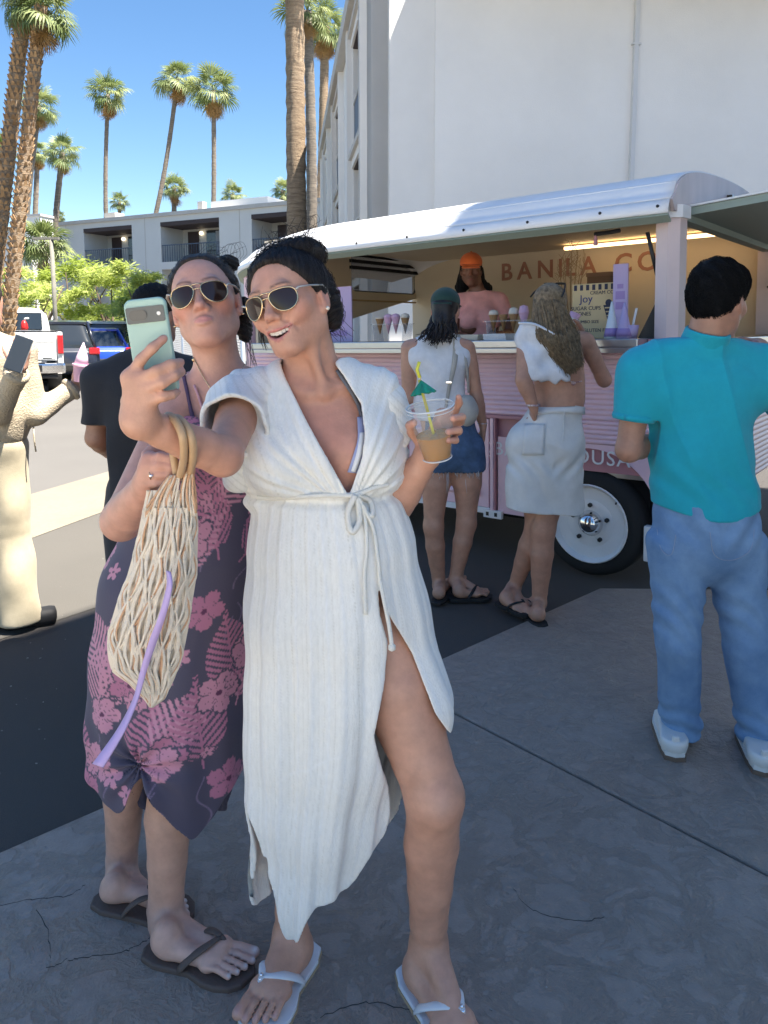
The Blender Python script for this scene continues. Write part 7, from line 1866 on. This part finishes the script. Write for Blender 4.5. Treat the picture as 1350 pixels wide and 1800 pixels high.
T5.cone(lerp(SL5, SR5, .15) - V((0, 0, .07)), lerp(SL5, SR5, .85) - V((0, 0, .07)), .105, .105, .05, sq=fw5, sf=.9)
T5.cone(SL5, lerp(SL5, E5, .64), .068, .066, .03); T5.cone(SR5, lerp(SR5, E5r, .8), .068, .068, .03)
T5.disp_(lambda P: wr_noise(P, .006, 19, 1) + .004 * np.sin((P[:, 2] * .6 + P[:, 0]) * 60 + np.sin(P[:, 2] * 20) * 2) * np.exp(-((P[:, 2] - .98) / .12) ** 2) - .010 * (1 - np.abs(np.sin(P[:, 0] * 17 + P[:, 2] * 2.5 + np.sin(P[:, 2] * 6) * .7))) ** 3 * ss(P[:, 2], .75, 1.1) * (P[:, 1] < Y5))
c5 = npv(lerp(SL5, E5, .60)); n5 = npv((E5 - SL5).normalized()); T5.fn(lambda P: np.maximum(-((P - c5) @ n5), np.sqrt(np.maximum(((P - c5) ** 2).sum(1) - ((P - c5) @ n5) ** 2, 0)) - .085), .004, '-')
hz5 = at(1240, 915, Y5 - .12).z
T5.fn(lambda P: (hz5 - .018 * np.cos((P[:, 0] - PE5.x) * 14) + .012 - P[:, 2]) * .9, .005, '&'); T5.fn(lambda P: (P[:, 2] - (NB5.z + .022)), .01, '&')
m_tq = fabric('turquoise_pique', (.008, .37, .47), var=.05, bs=420)
T5.build('polo_shirt', lo, hi, .0052, m_tq, p5)
Cl = Sdf(); Cl.cone(H5.p(0, -.03, -.085), NB5 + V((0, 0, .006)), .066, .073, .02); Cl.shell(.012); ctop = npv(lerp(H5.p(0, -.03, -.10), NB5, .15)); cax5 = npv((H5.p(0, -.025, -.05) - NB5).normalized())
Cl.fn(lambda P: (P - ctop) @ cax5, .004, '&'); Cl.fn(lambda P: -((P - npv(NB5)) @ cax5) - .03, .004, '&'); Cl.build('collar', *bounds(NB5, m=.14), .004, m_tq, p5)
one('sleeve_cuff', m_tq, p5, lambda b: b.tube([V(c5.tolist()) + Matrix.Rotation(2 * math.pi * i / 24, 3, V(n5.tolist())) @ (V(n5.tolist()).orthogonal().normalized() * .064) for i in range(25)], .006, 6, flat=2.0), smooth=True)
J5 = Sdf(); J5.cone(at(1238, 870, Y5), PE5 - V((0, 0, .01)), .158, .172, .02, sq=fw5, sf=.80)
J5.chain([at(1190, 960, Y5), at(1192, 1130, Y5 - .02), at(1196, 1270, Y5 + .03), at(1198, 1296, Y5 + .03)], [.096, .072, .066, .070], .03, .01); J5.chain([at(1290, 960, Y5), at(1312, 1130, Y5 - .02), at(1335, 1290, Y5 - .02), at(1340, 1325, Y5 - .03)], [.098, .075, .069, .074], .03, .01)
J5.disp_(lambda P: wr_noise(P, .0028, 24, 2) + .004 * np.sin((P[:, 2] + P[:, 0] * .9) * 85 + np.sin(P[:, 0] * 25) * 2) * np.exp(-((P[:, 2] - .52) / .10) ** 2) + .005 * np.sin((P[:, 2] * .7 - np.abs(P[:, 0] - PE5.x)) * 70) * np.exp(-((P[:, 2] - .80) / .07) ** 2) + .007 * np.sin(P[:, 2] * 95 + np.sin(P[:, 0] * 30) * 2) * ss(.24 - P[:, 2], 0, .16)); J5.plane(at(1240, 875, Y5), (0, 0, 1)); J5.fn(lambda P: .052 - P[:, 2], .004, '&')
m_jean = mat('blue_jeans', (.12, .23, .41), .85, col2=(.22, .36, .55), vscale=7, bump=.5, bscale=330, bdist=.003, detail=6)
J5.build('jeans', lo, hi, .0055, m_jean, p5)
m_stitch = mat('jean_stitching', (.28, .35, .48), .9)
for pts in ([(1248, 935), (1256, 975), (1285, 985), (1318, 968), (1326, 930)], [(1155, 930), (1162, 965), (1180, 975), (1188, 940)]): one('pocket_stitching', m_stitch, p5, lambda b: b.tube(spline(hq_(pts, J5, 1.9, 3.0, .002), 5), .0016, 4))
Sx = Sdf(); H5.ell(Sx, (0, -.010, .044), (.085, .106, .088), .02); H5.ell(Sx, (0, -.050, -.01), (.073, .060, .072), .03); H5.ell(Sx, (.0, .050, .082), (.062, .055, .042), .03)
Sx.fn(hairline(H5, [(-.2, -.06), (-.065, -.055), (-.03, -.03), (-.01, -.005), (.005, .028), (.03, .05), (.055, .085), (.08, .12), (.11, .15)]), .012, '&'); Sx.disp_(lambda P: np.sin(P[:, 0] * 150 + P[:, 2] * 60 + np.sin(P[:, 1] * 60)) * .0016 + np.sin(P[:, 2] * 260 - P[:, 1] * 200) * .0012)
hm5 = Sx.build('hair', npv(H5.C) - .2, npv(H5.C) + .2, .005, mat('black_hair', (.005, .005, .006), .7, spec=.2, bump=.8, bscale=180), p5)
_f5 = npv(H5.F) * .8 + npv(H5.U) * -.5
comb('hair_strands', hm5, Sx, lambda P: np.repeat(_f5[None], len(P), 0), 2600, .05, mat('black_hair'), p5, .0007, .002, .25, 5)
m_sn = mat('white_sneaker', (.72, .71, .68), .6); m_gum = mat('gum_sole', (.16, .11, .08), .7)
for (hx_, hy_, lab, dxy) in ((1186, 1330, 'white sneaker with gum sole on the left foot of the polo man', (.05, .22)), (1342, 1356, 'white sneaker with gum sole at the right picture edge', (.06, .22))):
    hl = gr(hx_, hy_, .03); sn = empty('sneaker', hl); tag(sn, lab, 'sneaker', 'sneakers of the man in turquoise'); d_ = V((dxy[0], dxy[1], 0)).normalized(); sd_ = V((d_.y, -d_.x, 0))
    Q = Sdf(); Q.cone(hl + d_ * .03 + V((0, 0, .045)), hl + d_ * .2 + V((0, 0, .03)), .042, .038, .02); Q.cone(hl + d_ * .04 + V((0, 0, .09)), hl + d_ * .02 + V((0, 0, .04)), .038, .04, .02); Q.cone(hl + d_ * .03, hl + d_ * .24, .036, .04, .02); Q.fn(lambda P: .03 - P[:, 2], .003, '&'); Q.fn(lambda P: P[:, 2] - .088, .008, '&')
    Q.build('upper', *bounds(hl, hl + d_ * .3, m=.12), .0048, m_sn, sn)
    one('outsole', m_gum, sn, lambda b: b.prism([V((0, 0, 0)) + (hl + d_ * t + sd_ * w_) * 1 - V((0, 0, .028)) for t, w_ in ((-.022, 0), (-.012, .034), (.06, .044), (.2, .050), (.27, .034), (.295, 0), (.27, -.034), (.2, -.050), (.06, -.044), (-.012, -.034))], (0, 0, .034)))
    one('midsole', m_sn, sn, lambda b: b.prism([(hl + d_ * t + sd_ * w_) + V((0, 0, .0062)) for t, w_ in ((-.018, 0), (-.008, .031), (.06, .041), (.2, .047), (.265, .031), (.29, 0), (.265, -.031), (.2, -.047), (.06, -.041), (-.008, -.031))], (0, 0, .014)))
    one('heel_tab', m_sn, sn, lambda b: b.box(hl - d_ * .004 + V((0, 0, .055)), (.022, .016, .04), bev=.005))
    finish(sn)
finish(p5)
# --- man in the black t-shirt behind the phone
Y6 = 3.05
p6 = person(gr(240, 1075) , 'man from behind in black t-shirt, half hidden by phone')
p6.location = V((at(250, 575, Y6).x, Y6, 0))
H6 = Head(at(276, 552, Y6), (.35, .93, -.03), (0, 0, 1), 1.0); NB6 = at(262, 622, Y6); SL6, SR6 = at(178, 668, Y6), at(330, 655, Y6)
S = Sdf(); add_head(S, H6, simple=True); S.cone(H6.p(0, -.02, -.05), NB6, .058, .06, .03); PE6 = at(255, 900, Y6)
add_torso(S, NB6, SR6, SL6, at(255, 820, Y6), PE6, (.1, 1, 0), w=(.15, .135, .155)); add_arm(S, SL6, at(168, 770, Y6 + .02), at(200, 800, Y6 + .22), (.05, .04, .028)); add_hand(S, at(200, 800, Y6 + .22), (.4, .9, .1), (0, -.1, 1), (.8, -.3, 0), (.5, .6, .4)); add_arm(S, SR6, at(342, 775, Y6 + .04), at(330, 830, Y6 + .2), (.05, .04, .028)); add_hand(S, at(330, 830, Y6 + .2), (-.2, .8, -.3), (0, -.1, 1), (-.8, 0, 0), (.5, .6, .4))
add_leg(S, at(225, 930, Y6), V((at(225, 930, Y6).x, Y6 - .02, .48)), V((at(222, 930, Y6).x, Y6, .09)), (.09, .06, .04), (0, 1, 0)); add_leg(S, at(290, 930, Y6), V((at(292, 930, Y6).x, Y6 - .02, .48)), V((at(292, 930, Y6).x, Y6, .09)), (.09, .06, .04), (0, 1, 0))
lo, hi = bounds(H6.C, SR6, SL6, at(150, 800, Y6), V((PE6.x, Y6, .05)), m=.16); lo[2] = .02; hi[2] = 1.74
S.build('body', lo, hi, .008, m_skin, p6, skin_paint(H6, (.40, .21, .14), (.3, .12, .1), (.45, .18, .13), .3))
T6 = Sdf(); T6.cone(at(255, 700, Y6), at(255, 880, Y6), .178, .172, .03, sq=(0, 1, 0), sf=.74); T6.cone(NB6 - V((0, 0, .015)), SL6, .06, .068, .03); T6.cone(NB6 - V((0, 0, .015)), SR6, .06, .068, .03); T6.cone(SL6, at(172, 740, Y6), .07, .072, .03); T6.cone(SR6, at(338, 740, Y6), .07, .072, .03); T6.cone(lerp(SL6, SR6, .15) - V((0, 0, .07)), lerp(SL6, SR6, .85) - V((0, 0, .07)), .1, .1, .05, sq=(0, 1, 0), sf=.9)
T6.disp_(lambda P: wr_noise(P, .006, 22, 1)); T6.plane(at(255, 885, Y6), (0, 0, -1)); 
for q in ((172, 745), (338, 745)): T6.fn((lambda c: lambda P: np.maximum(P[:, 2] - c[2], np.abs(P[:, 0] - c[0]) - .085))(npv(at(q[0] + (-8 if q[0] < 200 else 8), q[1], Y6))), .005, '-')
T6.build('black_tshirt', lo, hi, .0075, fabric('black_jersey', (.012, .013, .018), bs=160), p6)
J6 = Sdf(); J6.cone(at(255, 870, Y6), PE6, .16, .17, .02, sq=(0, 1, 0), sf=.8)
for xx in (225, 290): J6.cone(at(xx, 930, Y6), V((at(xx, 930, Y6).x, Y6, .08)), .1, .075, .03)
J6.plane((0, 0, .07), (0, 0, -1)); J6.build('dark_trousers', lo, hi, .0085, fabric('dark_twill', (.03, .03, .035)), p6)
Sx = Sdf(); H6.ell(Sx, (0, -.01, .042), (.084, .106, .085), .02); H6.ell(Sx, (0, -.05, -.02), (.07, .06, .06), .03); Sx.fn(hairline(H6, HL_TAB), .012, '&'); Sx.disp_(lambda P: np.sin(P[:, 0] * 260 + P[:, 2] * 200) * .003); Sx.build('hair', npv(H6.C) - .2, npv(H6.C) + .2, .007, mat('black_hair'), p6)
for xx in (225, 290): one('shoe', m_blk, p6, lambda b: b.box((at(xx, 930, Y6).x, Y6 + .06, .045), (.1, .28, .09), bev=.03), smooth=True)
finish(p6)
# --- person in the cream sweater at the left edge
Y7 = 3.45
p7 = person(V((-1.86, Y7, 0)), 'person in cream knit sweater and cream trousers at left edge')
H7 = Head(V((-1.86, Y7 + .02, 1.56)), (.25, .95, .0), (0, 0, 1), .95); NB7 = V((-1.85, Y7, 1.40)); SL7, SR7 = V((-2.0, Y7 - .03, 1.34)), V((-1.70, Y7 + .03, 1.33))
S = Sdf(); add_head(S, H7, simple=True); S.cone(H7.p(0, -.02, -.05), NB7, .052, .055, .03); PE7 = V((-1.87, Y7, .92)); add_torso(S, NB7, SR7, SL7, V((-1.86, Y7, 1.05)), PE7, (.25, .95, 0), w=(.13, .12, .15))
Wp = at(34, 648, Y7 - .28); Ep = at(-4, 725, Y7 - .16); add_arm(S, SL7, Ep, Wp, (.045, .036, .024)); hp7 = add_hand(S, Wp, (.25, -.15, 1), (.6, -.8, 0), (-.9, -.3, 0), (.4, .5, .3), .05, .95)
Er = at(62, 728, Y7 + .02); Wr7 = at(128, 682, Y7 + .14); add_arm(S, SR7, Er, Wr7, (.045, .036, .024)); add_hand(S, Wr7, (.75, .2, .55), (.3, -.7, -.6), (-.3, .2, .9), (.6, .7, .5), .05, .95)
for dx in (-.08, .08): add_leg(S, V((-1.88 + dx * .9, Y7, .88)), V((-1.87 + dx * .9, Y7 + .0, .47)), V((-1.85 + dx * .9, Y7, .09)), (.075, .05, .035), (.3, .95, 0))
lo, hi = bounds(H7.C, SL7, SR7, at(150, 640, Y7 + .2), Wp, V((-1.83, Y7, .05)), m=.16); lo[2] = .02; hi[2] = 1.75
S.build('body', lo, hi, .0075, m_skin, p7, skin_paint(H7, (.55, .31, .22), (.4, .15, .14), (.55, .22, .16), .3))
T7 = Sdf(); T7.cone(V((-1.85, Y7, 1.28)), V((-1.83, Y7, 1.02)), .16, .172, .03, sq=(.25, .95, 0), sf=.8); T7.chain([SL7, Ep, lerp(Ep, Wp, .86)], [.064, .056, .044], .04, .01); T7.chain([SR7, Er, lerp(Er, Wr7, .92)], [.064, .055, .045], .04, .02); T7.cone(NB7 - V((0, 0, .02)), SL7, .06, .068, .03); T7.cone(NB7 - V((0, 0, .02)), SR7, .06, .068, .03)
T7.disp_(lambda P: wr_noise(P, .005, 30, 4)); T7.fn(lambda P: (.93 + .25 * (P[:, 0] + 1.75) * 0 + .02 * np.sin(P[:, 0] * 30) - P[:, 2]), .006, '&')
m_knit = mat('cream_knit', (.43, .36, .26), .95, var=.08, vscale=30, bump=1.0, bscale=130, bdist=.006)
T7.build('knit_sweater', lo, hi, .0068, m_knit, p7)
for (c, n) in ((lerp(Ep, Wp, .88), Wp - Ep), (lerp(Er, Wr7, .93), Wr7 - Er)): nn = n.normalized(); one('ribbed_cuff', m_knit, p7, lambda b: b.tube([c + Matrix.Rotation(2 * math.pi * i / 20, 3, nn) @ (nn.orthogonal().normalized() * .042) for i in range(21)], .014, 8, flat=1.4), smooth=True)
J7 = Sdf(); J7.cone(V((-1.86, Y7, 1.0)), PE7, .15, .172, .02, sq=(0, 1, 0), sf=.85)
for dx in (-.07, .085): J7.chain([V((-1.88 + dx, Y7, .88)), V((-1.87 + dx, Y7, .5)), V((-1.85 + dx, Y7 - .01, .05))], [.105, .09, .10], .03, .01)
J7.disp_(lambda P: wr_noise(P, .007, 22, 5)); J7.fn(lambda P: .035 - P[:, 2], .005, '&'); J7.plane((0, 0, .99), (0, 0, 1)); J7.build('wide_trousers', lo, hi, .0075, fabric('cream_cotton', (.44, .38, .265)), p7)
one('drawstring', m_knit, p7, lambda b: b.tube([V((-1.64, Y7 - .02, .99)), V((-1.635, Y7 - .03, .93)), V((-1.63, Y7 - .03, .87))], .004, 5), smooth=True)
for dx in (-.07, .085): one('shoe', m_blk, p7, lambda b: b.box((-1.81 + dx, Y7 + .02, .042), (.24, .10, .08), rot=Matrix.Rotation(R(25), 3, 'Z'), bev=.03), smooth=True)
Sx = Sdf(); H7.ell(Sx, (0, -.01, .035), (.086, .108, .095), .02); H7.ell(Sx, (0, -.06, -.06), (.075, .06, .08), .03); Sx.fn(hairline(H7, HL_TAB), .012, '&'); Sx.build('hair', npv(H7.C) - .25, npv(H7.C) + .2, .008, m_hairb, p7)
finish(p7)
ph7 = empty('dark_phone', at(32, 622, Y7 - .345)); tag(ph7, 'dark phone raised by the person in cream sweater', 'phone'); ph7.rotation_euler = (R(0), R(22), R(35))
o = one('case', mat('dark_slate_phone', (.03, .04, .055), .3), ph7, lambda b: b.box((0, 0, .0), (.070, .009, .150), bev=.003)); one('edge', m_steel, ph7, lambda b: b.box((.036, 0, 0), (.003, .0095, .146)))
cc = empty('ice_cream_cone', at(141, 660, Y7 + .10)); tag(cc, 'pink soft serve cone held out by the cream sweater person', 'cone')
one('wrapper', m_pkc, cc, lambda b: b.lathe([(.026, -.03), (.036, .045), (.001, .045)], (0, 0, -.0), (.15, 0, 1), 18), smooth=True, auto=40); one('rim', m_pkc, cc, lambda b: b.lathe([(.036, .043), (.041, .046), (.041, .054), (.03, .056)], (0, 0, 0), (.15, 0, 1), 18), smooth=True, auto=40)
one('paper_top', mat('pale_pink_paper', (.72, .50, .62), .7), cc, lambda b: b.lathe([(.034, .05), (.026, .09), (.012, .135), (.002, .16)], (0, 0, 0), (.15, 0, 1), 18), smooth=True)
# --- vendor inside the trailer
pv = tpx(836, 588, 'y', .72); base8 = TM @ V((pv.x, .72, .63))
p8 = person(base8, 'vendor in orange cap and pink t-shirt inside the trailer'); Y8 = base8.y
H8 = Head(at(828, 474, Y8 - .02), (-.12, -.97, -.12), (.0, 0, 1), .98); NB8 = at(842, 512, Y8); SL8, SR8 = at(878, 530, Y8), at(806, 532, Y8)
S = Sdf(); add_head(S, H8); S.cone(H8.p(0, -.02, -.05), NB8, .05, .053, .03); PE8 = at(842, 700, Y8)
add_torso(S, NB8, SL8, SR8, at(842, 640, Y8), PE8, (-.1, -1, 0), bust=.07, w=(.128, .115, .145)); add_arm(S, SL8, at(896, 590, Y8 - .02), at(872, 588, Y8 - .24), (.046, .036, .024)); add_hand(S, at(872, 588, Y8 - .24), (-.5, -.8, -.1), (.1, -.2, 1), (-.7, .5, 0), (.5, .6, .4)); add_arm(S, SR8, at(795, 592, Y8 - .02), at(812, 590, Y8 - .24), (.046, .036, .024)); add_hand(S, at(812, 590, Y8 - .24), (.4, -.8, -.1), (0, -.2, 1), (.7, .3, 0), (.5, .6, .4))
for xx in (822, 862): add_leg(S, at(xx, 715, Y8), V((at(xx, 715, Y8).x, Y8, .80)), V((at(xx, 715, Y8).x, Y8, .66)), (.08, .05, .04))
lo, hi = bounds(H8.C, SL8, SR8, at(900, 600, Y8), at(800, 600, Y8 - .25), V((PE8.x, Y8, .66)), m=.16); lo[2] = .64
S.build('body', lo, hi, .0058, m_skin, p8, skin_paint(H8, (.20, .085, .052), (.26, .08, .07), (.2, .08, .05), .2))
T8 = Sdf(); T8.cone(at(842, 550, Y8), at(842, 660, Y8), .145, .14, .03, sq=(0, 1, 0), sf=.75)
for s in (-1, 1): T8.ell(at(842 + s * 17, 562, Y8 - .085), (.078, .07, .075), k=.04)
T8.cone(NB8 - V((0, 0, .02)), SL8, .052, .058, .03); T8.cone(NB8 - V((0, 0, .02)), SR8, .052, .058, .03); T8.cone(SL8, at(889, 558, Y8), .06, .06, .03); T8.cone(SR8, at(800, 560, Y8), .06, .06, .03); T8.disp_(lambda P: wr_noise(P, .004, 30)); T8.plane(at(842, 690, Y8), (0, 0, -1))
for q in (890, 799): T8.fn((lambda c, s: lambda P: np.maximum(P[:, 2] - c[2], (c[0] - P[:, 0]) * s))(npv(at(q - 8 * (1 if q > 850 else -1), 560, Y8)), 1 if q > 850 else -1), .005, '-')
T8.build('pink_tshirt', lo, hi, .0058, fabric('salmon_jersey', (.86, .40, .38)), p8)
J8 = Sdf(); J8.cone(at(842, 690, Y8), PE8, .14, .155, .02, sq=(0, 1, 0), sf=.8)
for xx in (822, 862): J8.cone(at(xx, 715, Y8), V((at(xx, 715, Y8).x, Y8, .68)), .095, .08, .03)
J8.plane((0, 0, .655), (0, 0, -1)); J8.build('trousers', lo, hi, .008, MATS['dark_twill'], p8)
Sx = Sdf(); H8.ell(Sx, (0, -.015, .03), (.082, .10, .085), .02); H8.ell(Sx, (.05, -.05, -.07), (.055, .055, .10), .03); H8.ell(Sx, (-.05, -.05, -.07), (.050, .055, .09), .03); H8.ell(Sx, (.10, -.03, -.14), (.06, .055, .05), .03); H8.ell(Sx, (-.075, -.03, -.13), (.045, .05, .05), .03)
Sx.fn(lambda P: (lambda q: (q[:, 1] - np.interp(q[:, 2], [-.2, -.05, 0, .1], [.03, .03, .03, .06])) * .8)(H8.loc(P)), .012, '&'); Sx.disp_(lambda P: np.sin(P[:, 0] * 300) * .0028); Sx.build('hair', npv(H8.C) - .28, npv(H8.C) + .22, .0058, mat('black_hair'), p8)
cap8 = empty('baseball_cap', H8.p(0, 0, .04)); tag(cap8, 'bright orange baseball cap worn by the trailer vendor', 'cap'); m_oc = fabric('orange_twill', (.80, .17, .04))
Cx = Sdf(); H8.ell(Cx, (0, -.004, .052), (.083, .106, .076), .01); Cx.fn(lambda P: (.034 - H8.loc(P)[:, 2]) * .9, .004, '&'); Cx.build('crown', npv(H8.C) - .22, npv(H8.C) + .22, .005, m_oc, cap8)
Cx = Sdf(); Cx.cone(H8.p(-.045, .085, .036), H8.p(.045, .085, .036), .035, .035, .02, sq=H8.U, sf=.18); Cx.cone(H8.p(-.035, .13, .022), H8.p(.035, .13, .022), .035, .035, .03, sq=H8.U, sf=.18); Cx.build('brim', npv(H8.C) - .22, npv(H8.C) + .22, .0045, m_oc, cap8)
one('button', m_oc, cap8, lambda b: b.lathe([(.008, 0), (.007, .005), (.001, .007)], H8.p(0, -.004, .127), H8.U, 10), smooth=True); finish(cap8)
finish(p8)
